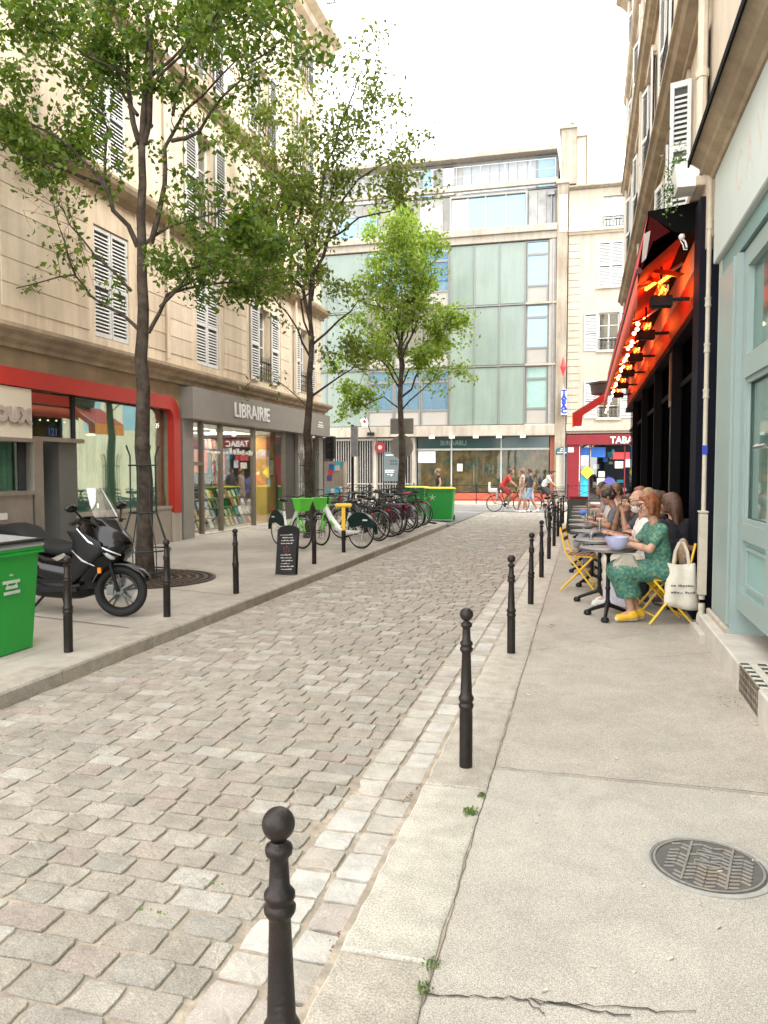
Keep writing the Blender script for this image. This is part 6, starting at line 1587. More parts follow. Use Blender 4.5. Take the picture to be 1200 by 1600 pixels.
def bicycle(label, fm, loc, rz, group=None, style='city', basket=None, rack=True, steer=0., bag=None, seat_m_=None, child=False, fender=None):
    t = thing('bicycle', label, 'bicycle', loc, rz, group)
    rw, fw = (-.52, 0, .335), (.55, 0, .335)
    bike_wheel(t, rw); bike_wheel(t, fw, rz=steer)
    m = MB(); bb, st, hd, hd2 = (-.08, 0, .28), (-.22, 0, .74), (.36, 0, .86), (.40, 0, .70)
    if style == 'share':
        m.tube([(.40, 0, .78), (.26, 0, .56), (.05, 0, .36), (-.14, 0, .30), (-.35, 0, .32), rw], [.05, .06, .065, .06, .04, .025], 10); m.tube([(-.12, 0, .3), (-.24, 0, .70)], .028, 8)
    elif style == 'step':
        m.tube([hd2, (.1, 0, .42), bb], .019, 8); m.tube([(.38, 0, .78), (.1, 0, .52), (-.13, 0, .44)], .017, 8); m.tube([bb, st], .018, 8)
    else:
        m.tube([hd, st], .018, 8); m.tube([hd2, bb], .019, 8); m.tube([bb, st], .018, 8)
    m.tube([hd, hd2], .022, 8)
    for s_ in (-.04, .04): m.tube([bb, (rw[0], s_, rw[2])], .010, 6); m.tube([(st[0], s_ * .4, st[2] - .04), (rw[0], s_, rw[2])], .009, 6)
    m.build('frame', fm, t, smooth=50)
    fk = MB(); Ms = Matrix.Translation((.40, 0, 0)) @ Matrix.Rotation(steer, 4, 'Z') @ Matrix.Translation((-.40, 0, 0))
    for s_ in (-.045, .045): fk.tube([Ms @ Vector((.41, 0, .69)), Ms @ Vector((.43, s_, .62)), Ms @ Vector((.55, s_, .335))], .013 if style != 'share' else .02, 6)
    fk.build('fork', fm if style != 'share' else lime_green, t, smooth=50)
    m = MB(); m.tube([(.36, 0, .85), (.34, 0, 1.0)], .014, 6); m.tube([Ms @ Vector((.22, -.29, 1.02)), Ms @ Vector((.34, -.18, 1.04)), Ms @ Vector((.36, 0, 1.01)), Ms @ Vector((.34, .18, 1.04)), Ms @ Vector((.22, .29, 1.02))], .012, 6)
    m.tube([Ms @ Vector((.3, -.2, 1.04)), Ms @ Vector((.42, -.22, .95)), Ms @ Vector((.40, 0, .84))], .004, 4); m.build('handlebar', bike_black, t, smooth=50)
    m = MB(); m.tube([st, (-.25, 0, .88)], .013, 6); m.build('seat_post', steel, t)
    m = MB(); loft(m, [(-.40, .89, .95, .04), (-.36, .885, .965, .085), (-.27, .89, .96, .075), (-.17, .895, .945, .03), (-.10, .90, .93, .018)], 10); m.build('saddle', seat_m_ or bike_black, t, smooth=60)
    m = MB(); Mr = Matrix.Translation((-.08, -.05, .28)) @ Matrix.Rotation(PI / 2, 4, 'X'); m.lathe([(.001, 0), (.09, 0), (.09, .006), (.001, .006)], 18, Mr)
    m.tube([(-.08, -.06, .28), (.02, -.075, .15)], .010, 5); m.tube([(-.08, .06, .28), (-.18, .075, .41)], .010, 5); m.box(-.02, -.16, .14, .07, -.08, .16); m.box(-.22, .08, .40, -.13, .16, .42); m.build('crankset', bike_black, t)
    for (c, a0, a1, nm) in ((rw, 10, 170, 'rear_mudguard'), (fw, 40, 150, 'front_mudguard')):
        m = MB(); pts = [(c[0] + .365 * math.cos(R(a)), 0, c[2] + .365 * math.sin(R(a))) for a in np.linspace(a0, a1, 9)]
        m.strip([(x, -.026, z) for x, _, z in pts], [(x, .026, z) for x, _, z in pts]); m.build(nm, fender or bike_black, t, smooth=180)
    if style == 'share':
        m = MB(); poly = [(-.30, .40)] + [(-.52 + .39 * math.cos(R(a)), .335 + .39 * math.sin(R(a))) for a in range(35, 186, 15)] + [(-.88, .42), (-.55, .46)]
        m.prism(poly, -.045, .045); m.build('wheel_cover', mat('cover_dark_green', (.003, .020, .020), .3), t, smooth=30)
        m = MB(); m.box(-.72, -.05, .56, -.60, .05, .585); m.build('cover_print', sign_white, t)
        m = MB(); M_ = Matrix.Translation((.17, -.068, .475)) @ Matrix.Rotation(R(-42), 4, 'Y')
        for i in range(5): m.box(-.07 + i * .032, 0, -.02, -.047 + i * .032, .137, .02, M_)
        m.build('frame_print', lime_green, t)
    if rack:
        m = MB()
        for s_ in (-.06, .06): m.tube([(-.25, s_, .70), (-.80, s_, .72)], .007, 5); m.tube([(-.72, s_, .72), (-.54, s_, .35)], .006, 5)
        for x in (-.4, -.55, -.7): m.tube([(x, -.06, .72), (x, .06, .72)], .005, 4)
        m.build('rack', bike_black, t)
    if basket == 'lime':
        for dx in ((.50,),):
            m = MB(); M_ = Ms; z0, z1 = .74, .98; a, b, c, d = .40, .17, .52, .21
            r0 = [(.44, -.11, z0), (.60, -.11, z0), (.60, .11, z0), (.44, .11, z0)]; r1 = [(.41, -.16, z1), (.67, -.16, z1), (.67, .16, z1), (.41, .16, z1)]
            m.add(r0 + r1, [(0, 1, 2, 3)] + [(i, (i + 1) % 4, 4 + (i + 1) % 4, 4 + i) for i in range(4)], M_); o = m.build('basket', lime_green, t); mo = o.modifiers.new('t', 'SOLIDIFY'); mo.thickness = .012
            m = MB(); m.tube([M_ @ Vector(p) for p in r1 + r1[:1]], .012, 6); m.build('basket_rim', lime_green, t)
    elif basket == 'wire':
        m = MB()
        for z in (.80, .88, .96, 1.03):
            k = (z - .8) * .3; pts = [Ms @ Vector(p) for p in ((.42 - k * .2, -.15 - k, z), (.66 + k, -.15 - k, z), (.66 + k, .15 + k, z), (.42 - k * .2, .15 + k, z), (.42 - k * .2, -.15 - k, z))]; m.tube(pts, .004, 4, False)
        for i in range(7):
            x = .42 + .04 * i
            for s_ in (-1, 1): m.tube([Ms @ Vector((x, s_ * .15, .80)), Ms @ Vector((x, s_ * .22, 1.03))], .003, 3, False)
        for i in range(7): y_ = -.15 + .05 * i; m.tube([Ms @ Vector((.66, y_, .80)), Ms @ Vector((.73, y_ * 1.4, 1.03))], .003, 3, False); m.tube([Ms @ Vector((.42, y_, .80)), Ms @ Vector((.66, y_, .80))], .003, 3, False)
        m.build('wire_basket', basket_m, t)
    if bag:
        for s_ in (-1, 1): m = MB(); m.cbox(-.78, s_ * .08, .42, -.42, s_ * .22, .73, .03); m.build('pannier_bag', bag, t, smooth=40)
        m = MB(); m.cbox(-.76, -.2, .725, -.44, .2, .75, .01); m.build('pannier_flap', bag, t)
    m = MB(); m.tube([(-.12, .04, .27), (-.2, .2, .0)], .009, 5); m.build('kickstand', steel, t)
    m = MB(); m.ball((.46, 0, .78), (.035, .03, .03), 8, 6); m.build('lamp', steel, t, smooth=180)
    m = MB(); m.cbox(-.83, -.03, .66, -.80, .03, .71, .004); m.build('rear_reflector', red_paint, t)
    if child:
        m = MB(); m.cbox(-.72, -.15, .78, -.40, .15, .84, .02); m.cbox(-.76, -.15, .80, -.70, .15, 1.20, .02, Matrix.Rotation(0, 4, 'X')); m.cbox(-.70, -.16, .84, -.42, -.13, .95, .01); m.cbox(-.70, .13, .84, -.42, .16, .95, .01); m.build('child_seat', white_paint, t, smooth=40)
        m = MB(); m.cbox(-.45, -.14, .50, -.38, .14, .80, .02); m.build('foot_guard', mat('child_seat_grey', (.35, .35, .35), .5), t)
    return t
A_ = lambda x, y: (x, y, zl(x, y))
bicycle('white rental bicycle with lime basket and dark wheel cover, its saddle towards the bookshop', bike_white, A_(-5.72, 14.45), R(-42), None, 'share', 'lime', False, R(10))
bicycle('white rental bicycle with lime basket and green print, in front, beside the yellow fitting', bike_white, A_(-4.72, 14.72), R(157), None, 'share', 'lime', False, R(-12))
fr_cols = [mat('bike_frame_%d' % i, c, .35, .3) for i, c in enumerate(((.02, .02, .022), (.05, .055, .06), (.03, .07, .06), (.12, .12, .13), (.02, .025, .05), (.16, .03, .03), (.35, .35, .34), (.03, .16, .05)))]
G_B = 'bicycles parked in a row at the left kerb'
desc = ['dark bicycle with a wire basket, first of the parked row after the rental bikes', 'grey city bicycle second in the parked row', 'teal framed bicycle third in the parked row', 'bicycle with purple pannier bags in the middle of the parked row', 'silver grey bicycle leaning among the parked row', 'navy bicycle with a black basket in the parked row', 'black step through bicycle in the parked row past the pannier bags', 'black bicycle with a dark red saddle cover near the end of the row', 'pale framed bicycle near the end of the parked row', 'black roadster with a basket next to last in the row', 'green framed bicycle last in the row beside the yellow lidded bins', 'dark bicycle parked behind the row near the second tree', 'grey bicycle standing behind the row by the shop pillar', 'black bicycle at the back of the row near the sign post']
q = random.Random(12)
k = 0
for i in range(11):
    y = 16.35 + i * .52; x = -4.78 + q.uniform(-.12, .12); flip = i in (2, 5, 9)
    rz = R(-28 + q.uniform(-10, 10)) + (PI if not flip else 0)
    bag = mat('pannier_plum', (.07, .025, .045), .55, 0, .1, 10) if i == 3 else None
    sm__ = mat('saddle_cover_red', (.42, .02, .10), .5) if i == 7 else None
    bicycle(desc[i], fr_cols[[0, 1, 2, 0, 3, 4, 0, 0, 6, 0, 7][i]], A_(x, y), rz, G_B, ['city', 'step', 'city'][i % 3], 'wire' if i in (0, 5, 9) else None, True, R(q.uniform(-25, 25)), bag, sm__)
for i in range(3):
    bicycle(desc[11 + i], fr_cols[[0, 1, 0][i]], A_(-6.25 + .2 * i, 18.0 + i * 1.5), R(160 + q.uniform(-20, 20)), G_B, 'city', None, True, R(q.uniform(-20, 20)))
lb1 = bicycle('black bicycle leaning on the far bollards of the right kerb', fr_cols[0], (-.80, 21.6, -.05), R(82), None, 'city', 'wire', True, R(-30)); lb1.rotation_euler = (R(-6), 0, R(82))
lb2 = bicycle('second black bicycle chained behind the leaning one at the crossing', fr_cols[1], (-.85, 23.6, -.05), R(95), None, 'step', None, True, R(25))
red_bike = bicycle('black bicycle with a white child seat ridden by the person in a red dress', fr_cols[0], (-2.98, 31.4, -.045), R(2), None, 'step', 'wire', True, 0, child=True)
wht_bike = bicycle('black bicycle ridden by the person in a white shirt and cap', fr_cols[5], (-1.40, 31.2, -.045), R(3), None, 'city', 'wire', True, 0)

# ================================================================== STREET FURNITURE
cb = thing('chalkboard_sign', 'tall black chalkboard covered in chalk writing leaning on the left pavement', 'chalkboard', (-4.27, 10.62, .055), R(-10))
m = MB(); pts = [(-.17, 0), (.17, 0), (.17, .66)] + [(.0 + .17 * math.cos(a), .66 + .07 * math.sin(a)) for a in [PI * k / 8 for k in range(1, 8)]] + [(-.17, .66)]
Mt = Matrix.Rotation(R(-11), 4, 'X') @ Matrix.Rotation(R(-3), 4, 'Y')
m.prism(pts, -.012, .012, 'y', Mt); m.build('board', mat('chalk_black', (.010, .010, .012), .7, 0, .3, 14), cb)
m = MB(); m.prism(pts, -.01, .01, 'y', Matrix.Translation((0, .05, 0)) @ Matrix.Rotation(R(-6), 4, 'X')); m.build('rear_leg', black_metal, cb)
m = MB(); q = random.Random(6)
for r_ in range(15):
    z = .67 - r_ * .043
    if .30 < z < .42: continue
    x = -.12 + q.uniform(0, .05)
    while x < .12 - q.uniform(0, .06):
        w_ = q.uniform(.008, .026); m.box(x, -.0145, z, x + w_, -.0125, z + q.uniform(.006, .018), Mt); x += w_ + .006
m.build('chalk_writing', mat('chalk_white', (.55, .53, .5), .9, 0, .3, 60), cb)
m = MB()
for a in range(12): m.box(.02 + .015 * (a % 3), -.0145, -.004, .05 + .012 * (a % 2), -.0125, .004, Mt @ Matrix.Translation((0, 0, .37)) @ Matrix.Rotation(R(30 * a), 4, 'Y'))
m.build('chalk_drawing', mat('chalk_red', (.35, .06, .06), .9), cb)
ab = thing('menu_board', 'dark folding menu board with a red top standing by the far cafe bollards', 'menu board', (-.12, 20.2, 0), R(15))
for s_ in (-1, 1):
    m = MB(); m.prism([(-.26, 0), (.26, 0), (.26, .86), (.2, .95), (-.2, .95), (-.26, .86)], -.01, .01, 'y', Matrix.Translation((0, s_ * .22, 0)) @ Matrix.Rotation(R(13 * s_), 4, 'X')); m.build('board', mat('menu_slate', (.05, .06, .05), .6), ab)
m = MB(); m.box(-.24, -.03, .88, .24, .03, .95); m.build('top_rail', red_panel, ab)
# sign posts
def post(name, label, loc, h, r=.035): t = thing(name, label, 'sign post', loc); m = MB(); m.tube([(0, 0, 0), (0, 0, h)], r, 10); m.build('pole', black_metal, t, smooth=50); return t
p = atY(628, 792, 26.6)
s1 = post('road_sign_post', 'post with grey sign backs, a wide plate over a disc, behind the third tree', (p.x, 26.6, -.04), 3.55)
m = MB(); m.cbox(-.42, -.03, 2.95, .42, -.0, 3.5, .02); m.build('plate_back', mat('sign_back_grey', (.23, .22, .20), .5, .3), s1)
m = MB(); m.lathe([(.001, 0), (.42, 0), (.42, .02), (.001, .02)], 24, Matrix.Translation((0, -.02, 2.5)) @ Matrix.Rotation(PI / 2, 4, 'X')); m.build('disc_back', bpy.data.materials['sign_back_grey'], s1)
p = atY(551, 790, 25.5)
s2 = post('lamp_post', 'dark slender post with a narrow hanging panel near the bookshop corner', (p.x, 25.5, .1), 3.1, .05)
m = MB(); m.box(-.02, -.14, 2.0, .22, -.06, 3.05); m.build('hanging_panel', mat('panel_grey', (.22, .22, .23), .5, 0, .3, 8), s2)
p = atY(517, 740, 27.5)
s3 = post('traffic_light', 'black traffic light on a post at the bookshop corner', (p.x, 27.5, -.04), 2.5, .045)
m = MB(); m.cbox(-.16, -.14, 2.1, .16, .14, 2.95, .03); m.ball((0, -.15, 2.7), (.08, .02, .08), 10, 6); m.ball((0, -.15, 2.4), (.08, .02, .08), 10, 6); m.build('signal_head', black_metal, s3)
ns = thing('news_stand', 'cluttered stand of pale posters and postcards outside the bookshop corner', 'stand', (atY(524, 770, 27.2).x, 27.0, -.04))
m = MB(); m.box(-.35, -.05, 0, .4, .4, 2.0); m.build('cabinet', concrete_dirty, ns)
q = random.Random(9)
for i in range(16):
    m = MB(); x, z = q.uniform(-.34, .2), q.uniform(.2, 1.8); m.box(x, -.062 - .001 * i, z, x + .18, -.052 - .001 * i, z + .2); m.build('pasted_poster', q.choice(m_c), ns)
# low cross-braced barriers
def barrier(label, x0, x1, y):
    t = thing('street_barrier', label, 'barrier', ((x0 + x1) / 2, y, 0)); L_ = (x1 - x0) / 2; n = max(1, int(round((x1 - x0) / 1.6)))
    for i in range(n + 1):
        x = -L_ + 2 * L_ * i / n; m = MB(); m.tube([(x, 0, 0), (x, 0, .98)], .024, 6); m.ball((x, 0, 1.0), .035, 8, 6); m.build('upright', black_metal, t)
    for i in range(n):
        a, b = -L_ + 2 * L_ * i / n, -L_ + 2 * L_ * (i + 1) / n
        m = MB(); m.tube([(a, 0, .93), (b, 0, .93)], .015, 5); m.tube([(a, 0, .25), (b, 0, .25)], .015, 5); m.tube([(a, 0, .25), ((a + b) / 2, 0, .62), (b, 0, .25)], .010, 5); m.tube([(a, 0, .9), ((a + b) / 2, 0, .62), (b, 0, .9)], .010, 5); m.build('brace', black_metal, t)
    return t
barrier('black cross braced barrier along the far pavement in front of the covered shop window', -9.5, -1.9, 36.5)
barrier('black cross braced barrier in front of the tobacco shop', -.7, 5.5, 36.5)
barrier('black cross braced barrier in front of the barred gate', -15, -10.2, 36.5)
# ================================================================== PEOPLE: blended bodies from joints
def V3(*a): return np.array(a, float)
def surf(prims, h):
    """prims: dicts (t: cap/ell, ..., k blend, tag, sub). Returns verts, quads, tag index per vertex"""
    lo = np.min([p['lo'] for p in prims if not p.get('sub')], 0) - 3 * h; hi = np.max([p['hi'] for p in prims if not p.get('sub')], 0) + 3 * h
    n = np.ceil((hi - lo) / h).astype(int) + 1
    ax = [lo[i] + h * np.arange(n[i]) for i in range(3)]
    F = np.full(n, .2, np.float32); B = np.full(n, .2, np.float32); T_ = np.zeros(n, np.int8)
    def ev(p, X, Y, Z):
        if p['t'] == 'cap':
            a, b, ra, rb_ = p['a'], p['b'], p['ra'], p['rb']; d = b - a; L2 = max(1e-9, d @ d)
            s = np.clip(((X - a[0]) * d[0] + (Y - a[1]) * d[1] + (Z - a[2]) * d[2]) / L2, 0, 1)
            return np.sqrt((X - a[0] - s * d[0]) ** 2 + (Y - a[1] - s * d[1]) ** 2 + (Z - a[2] - s * d[2]) ** 2) - (ra + (rb_ - ra) * s)
        c, r, Rm = p['c'], p['r'], p['R']
        x, y, z = X - c[0], Y - c[1], Z - c[2]
        u = (Rm[0, 0] * x + Rm[1, 0] * y + Rm[2, 0] * z) / r[0]; v = (Rm[0, 1] * x + Rm[1, 1] * y + Rm[2, 1] * z) / r[1]; w_ = (Rm[0, 2] * x + Rm[1, 2] * y + Rm[2, 2] * z) / r[2]
        return (np.sqrt(u * u + v * v + w_ * w_) - 1) * min(r)
    for p in prims:
        k = p['k']; m_ = k + 2.5 * h
        i0 = np.maximum(0, np.floor((p['lo'] - m_ - lo) / h).astype(int)); i1 = np.minimum(n, np.ceil((p['hi'] + m_ - lo) / h).astype(int) + 1)
        if np.any(i1 <= i0): continue
        sl = tuple(slice(i0[i], i1[i]) for i in range(3))
        X, Y, Z = np.meshgrid(*[ax[i][sl[i]] for i in range(3)], indexing='ij', sparse=True)
        g = ev(p, X, Y, Z).astype(np.float32)
        f = F[sl]
        if p.get('sub'): F[sl] = np.maximum(f, -g); continue
        hh = np.clip(k - np.abs(f - g), 0, None) / max(k, 1e-6)
        F[sl] = np.minimum(f, g) - hh * hh * k * .25
        gg = g - p.get('pri', 0)
        up = gg < B[sl]; B[sl] = np.where(up, gg, B[sl]); T_[sl] = np.where(up, p['tag'], T_[sl])
    s = F < 0
    c = np.stack([s[i:n[0] - 1 + i, j:n[1] - 1 + j, k:n[2] - 1 + k] for i in (0, 1) for j in (0, 1) for k in (0, 1)])
    act = c.any(0) & ~c.all(0)
    idx = np.full(act.shape, -1, np.int64); cells = np.argwhere(act); idx[act] = np.arange(len(cells))
    acc = np.zeros((len(cells), 3)); cnt = np.zeros(len(cells))
    offs = [np.array((i, j, k)) for i in (0, 1) for j in (0, 1) for k in (0, 1)]
    for a in range(8):
        for b in range(a + 1, 8):
            if np.abs(offs[a] - offs[b]).sum() != 1: continue
            fa = F[tuple((cells + offs[a]).T)]; fb_ = F[tuple((cells + offs[b]).T)]
            m_ = (fa < 0) != (fb_ < 0); t = np.where(m_, fa / np.where(m_, fa - fb_, 1), 0)[:, None]
            acc += np.where(m_[:, None], offs[a] + (offs[b] - offs[a]) * t, 0); cnt += m_
    V = (cells + acc / cnt[:, None]) * h + lo
    tg = T_[tuple(cells.T)]
    Q = []
    for d in range(3):
        e1, e2 = [(1, 2), (2, 0), (0, 1)][d]
        sa = [slice(0, n[i]) for i in range(3)]; sb = list(sa); sa[d] = slice(0, n[d] - 1); sb[d] = slice(1, n[d])
        A = s[tuple(sa)]; Bq = s[tuple(sb)]; P = np.argwhere(A != Bq)
        P = P[(P[:, e1] > 0) & (P[:, e2] > 0) & (P[:, e1] < n[e1] - 1) & (P[:, e2] < n[e2] - 1)]
        flip = A[tuple(P.T)]
        def at(o1, o2): q_ = P.copy(); q_[:, e1] -= o1; q_[:, e2] -= o2; return idx[tuple(q_.T)]
        quad = np.stack([at(1, 1), at(0, 1), at(0, 0), at(1, 0)], 1)
        quad[~flip] = quad[~flip][:, ::-1]; Q.append(quad)
    Q = np.concatenate(Q); Q = Q[(Q >= 0).all(1)]
    return V, Q, tg
def surf_obj(name, prims, h, mats, parent):
    V, Q, tg = surf(prims, h)
    me = bpy.data.meshes.new(name); me.vertices.add(len(V)); me.vertices.foreach_set('co', V.ravel())
    me.loops.add(Q.size); me.loops.foreach_set('vertex_index', Q.ravel().astype(np.int32)); me.polygons.add(len(Q)); me.polygons.foreach_set('loop_start', np.arange(0, Q.size, 4).astype(np.int32))
    me.update(calc_edges=True)
    for m_ in mats: me.materials.append(m_)
    if len(mats) > 1: me.polygons.foreach_set('material_index', tg[Q[:, 0]].astype(np.int32))
    me.polygons.foreach_set('use_smooth', [True] * len(Q))
    return link(name, me, parent)
def cap(a, b, ra, rb_, k=.02, tag=0, **kw):
    a, b = np.array(a, float), np.array(b, float); r = max(ra, rb_)
    return dict(t='cap', a=a, b=b, ra=ra, rb=rb_, k=k, tag=tag, lo=np.minimum(a, b) - r, hi=np.maximum(a, b) + r, **kw)
def ell(c, r, k=.02, tag=0, R_=None, **kw):
    c = np.array(c, float); R_ = np.eye(3) if R_ is None else R_; m_ = max(r)
    return dict(t='ell', c=c, r=r, R=R_, k=k, tag=tag, lo=c - m_, hi=c + m_, **kw)
SKIN = {}
def skin(tone):
    if tone not in SKIN:
        c = {'fair': (.44, .245, .165), 'tan': (.33, .175, .11), 'rosy': (.45, .24, .17), 'brown': (.25, .13, .08)}[tone]
        m_ = mat('skin_' + tone, c, .5, 0, .07, 18); m_.node_tree.nodes['Principled BSDF'].inputs['Subsurface Weight'].default_value = .08
        lp = mat('lips_' + tone, (c[0] * .8, c[1] * .5, c[2] * .5), .45); SKIN[tone] = [m_, lp, mat('eye_dark', (.03, .02, .015), .2), mat('eye_white', (.6, .58, .55), .3), mat('brow_' + tone, (c[0] * .35, c[1] * .35, c[2] * .35), .8)]
    return SKIN[tone]
def lerp(a, b, t): return np.array(a) * (1 - t) + np.array(b) * t
def hand(pr, wr, el, s=1., grip=.45, side=1):
    """palm and five curled fingers continuing the forearm"""
    d = wr - el; d /= np.linalg.norm(d); upv = V3(0, 0, 1); lat = np.cross(upv, d); lat /= max(1e-6, np.linalg.norm(lat)); nrm = np.cross(d, lat)
    pc = wr + d * .045 * s
    Rm = np.stack([d, lat, nrm], 1)
    pr.append(ell(pc, (.048 * s, .040 * s, .016 * s), .012, 0, Rm))
    for i, (o, L_) in enumerate(((-.030, .062), (-.010, .074), (.010, .070), (.028, .056))):
        p0 = pc + d * .038 * s + lat * o * s; p1 = p0 + (d * math.cos(grip * .6) - nrm * math.sin(grip * .6)) * L_ * .5 * s; p2 = p1 + (d * math.cos(grip * 1.8) - nrm * math.sin(grip * 1.8)) * L_ * .5 * s
        pr.append(cap(p0, p1, .0095 * s, .0085 * s, .004)); pr.append(cap(p1, p2, .0085 * s, .007 * s, .004))
    t0 = wr + d * .02 * s + lat * side * .03 * s; t1 = t0 + (d * .7 + lat * side * .7) * .035 * s; t2 = t1 + (d * .9 - nrm * .3) * .032 * s
    pr.append(cap(t0, t1, .013 * s, .011 * s, .006)); pr.append(cap(t1, t2, .010 * s, .008 * s, .004))
def person(label, loc, rz, P, h=.012, tone='fair', hair=('short', (.08, .05, .03)), top=((.3, .3, .3), 'short'), bottom=((.1, .12, .2), 'trousers'), shoes=(.5, .5, .5), head_yaw=0., head_pitch=0., slim=1., glasses=False, beard=None, cap_col=None, group=None, backpack=None, top_mat=None, bot_mat=None, holds=True):
    t = thing('person', label, 'person', loc, rz, group)
    J = {k: np.array(v, float) for k, v in P.items()}
    ch, pv = J['chest'], J['pelvis']; hc = J['head']
    sl, srr = J['sL'], J['sR']; lat = sl - srr; lat /= np.linalg.norm(lat)
    Rh = np.array((Matrix.Rotation(head_yaw, 3, 'Z') @ Matrix.Rotation(head_pitch, 3, 'Y')))
    hp = lambda x, y, z: hc + Rh @ V3(x, y, z)
    w_ = slim
    body = []
    mid = lerp(pv, ch, .5)
    for s_ in (-1, 1):
        body.append(cap(pv + lat * s_ * .065, mid + lat * s_ * .05, .105 * w_, .095 * w_, .05)); body.append(cap(mid + lat * s_ * .05, ch + lat * s_ * .07 - V3(0, 0, .04), .095 * w_, .10 * w_, .05))
    body.append(cap(srr - V3(0, 0, .01), sl - V3(0, 0, .01), .052, .052, .05))
    nb_ = (sl + srr) / 2 + V3(0, 0, .01); body.append(cap(nb_, hp(-.02, 0, -.07), .052, .046, .03))
    body += [ell(hp(-.008, 0, .018), (.096, .074, .104), .02, 0, Rh), ell(hp(.030, 0, -.050), (.062, .056, .070), .03, 0, Rh), ell(hp(.068, 0, -.098), (.024, .026, .018), .02, 0, Rh),
             cap(hp(.088, 0, .012), hp(.112, 0, -.026), .009, .014, .010), ell(hp(.100, -.012, -.028), (.01, .009, .008), .006, 0, Rh), ell(hp(.100, .012, -.028), (.01, .009, .008), .006, 0, Rh),
             ell(hp(.079, 0, .040), (.018, .055, .014), .02, 0, Rh), ell(hp(.066, .045, -.02), (.022, .02, .02), .02, 0, Rh), ell(hp(.066, -.045, -.02), (.022, .02, .02), .02, 0, Rh),
             cap(hp(.088, -.018, -.058), hp(.088, .018, -.058), .0075, .0075, .004, 1, pri=.002)]
    for s_ in (-1, 1):
        body += [ell(hp(-.005, s_ * .077, -.008), (.020, .010, .032), .008, 0, Rh), ell(hp(.078, s_ * .030, .008), (.012, .015, .010), .003, 3, Rh, pri=.002), ell(hp(.086, s_ * .030, .008), (.006, .007, .007), .002, 2, Rh, pri=.004), cap(hp(.088, s_ * .016, .030), hp(.078, s_ * .046, .032), .004, .003, .004, 4, pri=.002)]
    for s_, a in ((1, 'L'), (-1, 'R')):
        sh, el, wr = J['s' + a], J['e' + a], J['w' + a]
        body += [cap(sh, el, .046 * w_, .037 * w_, .03), cap(el, lerp(el, wr, .35), .037 * w_, .038 * w_, .02), cap(lerp(el, wr, .35), wr, .038 * w_, .025, .02)]
        hand(body, wr, el, 1.0 if h < .014 else 1.1, J.get('grip', .45) if not isinstance(J.get('grip', .45), np.ndarray) else float(J['grip']), -s_)
        hip, kn, an = J['h' + a], J['k' + a], J['a' + a]; toe = J['t' + a]
        body += [cap(hip, kn, .082 * w_, .055 * w_, .04), cap(kn, lerp(kn, an, .35), .054 * w_, .056 * w_, .02), cap(lerp(kn, an, .35), an, .056 * w_, .036, .03), cap(an, toe, .036, .028, .02), cap(an - V3(0, 0, .03), an + (an - toe) * .25 - V3(0, 0, .03), .03, .028, .02)]
    surf_obj('body', body, h, SKIN[tone] if tone in SKIN else skin(tone), t)
    # top
    tm = top_mat or mat('cloth_%d_%d_%d' % tuple(int(c * 99) for c in top[0]), top[0], .9, 0, .16, 14, .9, 13, bd=.03)
    g = [ ]
    for s_ in (-1, 1): g.append(cap(pv + lat * s_ * .068 + V3(0, 0, .0), mid + lat * s_ * .055, .118 * w_, .110 * w_, .05)); g.append(cap(mid + lat * s_ * .055, ch + lat * s_ * .072 - V3(0, 0, .04), .110 * w_, .113 * w_, .05))
    g.append(cap(srr - V3(0, 0, .012), sl - V3(0, 0, .012), .063, .063, .05)); g.append(cap(srr + (sl - srr) * .3 + V3(0, 0, .022), srr + (sl - srr) * .7 + V3(0, 0, .022), .045, .045, .03))
    for a in 'LR':
        sh, el, wr = J['s' + a], J['e' + a], J['w' + a]
        if top[1] == 'none': g.append(cap(sh, lerp(sh, el, .1), .055 * w_, .05, .03))
        else: g.append(cap(sh, lerp(sh, el, .62 if top[1] == 'short' else .95), .061 * w_, .056 * w_, .03))
        if top[1] == 'long': g += [cap(el, lerp(el, wr, .5), .054 * w_, .045, .02), cap(lerp(el, wr, .5), lerp(el, wr, .93), .045, .037, .02)]
    g.append(cap(nb_ + V3(0, 0, .05), nb_ + V3(.03, 0, .2), .058, .07, .001, sub=True))
    surf_obj('shirt', g, h, [tm], t)
    # bottom
    bm2 = bot_mat or mat('cloth_%d_%d_%d' % tuple(int(c * 99) for c in bottom[0]), bottom[0], .9, 0, .12, 12, .9, 12, bd=.03)
    b = []
    for s_ in (-1, 1): b.append(cap(pv + lat * s_ * .065 - V3(0, 0, .01), pv + lat * s_ * .062 + V3(0, 0, .05), .122 * w_, .112 * w_, .04))
    for a in 'LR':
        hip, kn, an = J['h' + a], J['k' + a], J['a' + a]
        if bottom[1] == 'trousers': b += [cap(hip, kn, .096 * w_, .074 * w_, .04), cap(kn, lerp(kn, an, .4), .074 * w_, .070 * w_, .03), cap(lerp(kn, an, .4), lerp(kn, an, .93), .070 * w_, .054, .03)]
        elif bottom[1] == 'shorts': b.append(cap(hip, lerp(hip, kn, .78), .100 * w_, .088 * w_, .04))
        else: b += [cap(hip, kn, .108 * w_, .098, .06), cap(kn + V3(.02, 0, 0), lerp(kn, an, .50 if bottom[1] == 'dress' else .12) + V3(-.02, 0, 0), .095, .098, .06)]
    if bottom[1] in ('dress', 'skirt'): km = (J['kL'] + J['kR']) / 2; b.append(cap(pv + V3(0, 0, -.01), km, .12, .10, .06)); 
    if bottom[1] == 'dress': am = (J['aL'] + J['aR']) / 2; b.append(cap(km, lerp(km, am, .62), .11, .125, .06)); b.append(ell((am[0], am[1], .29 - .5), (.5, .5, .5), .001, sub=True))
    surf_obj('dress_skirt' if bottom[1] in ('dress', 'skirt') else 'trousers', b, h, [bm2], t)
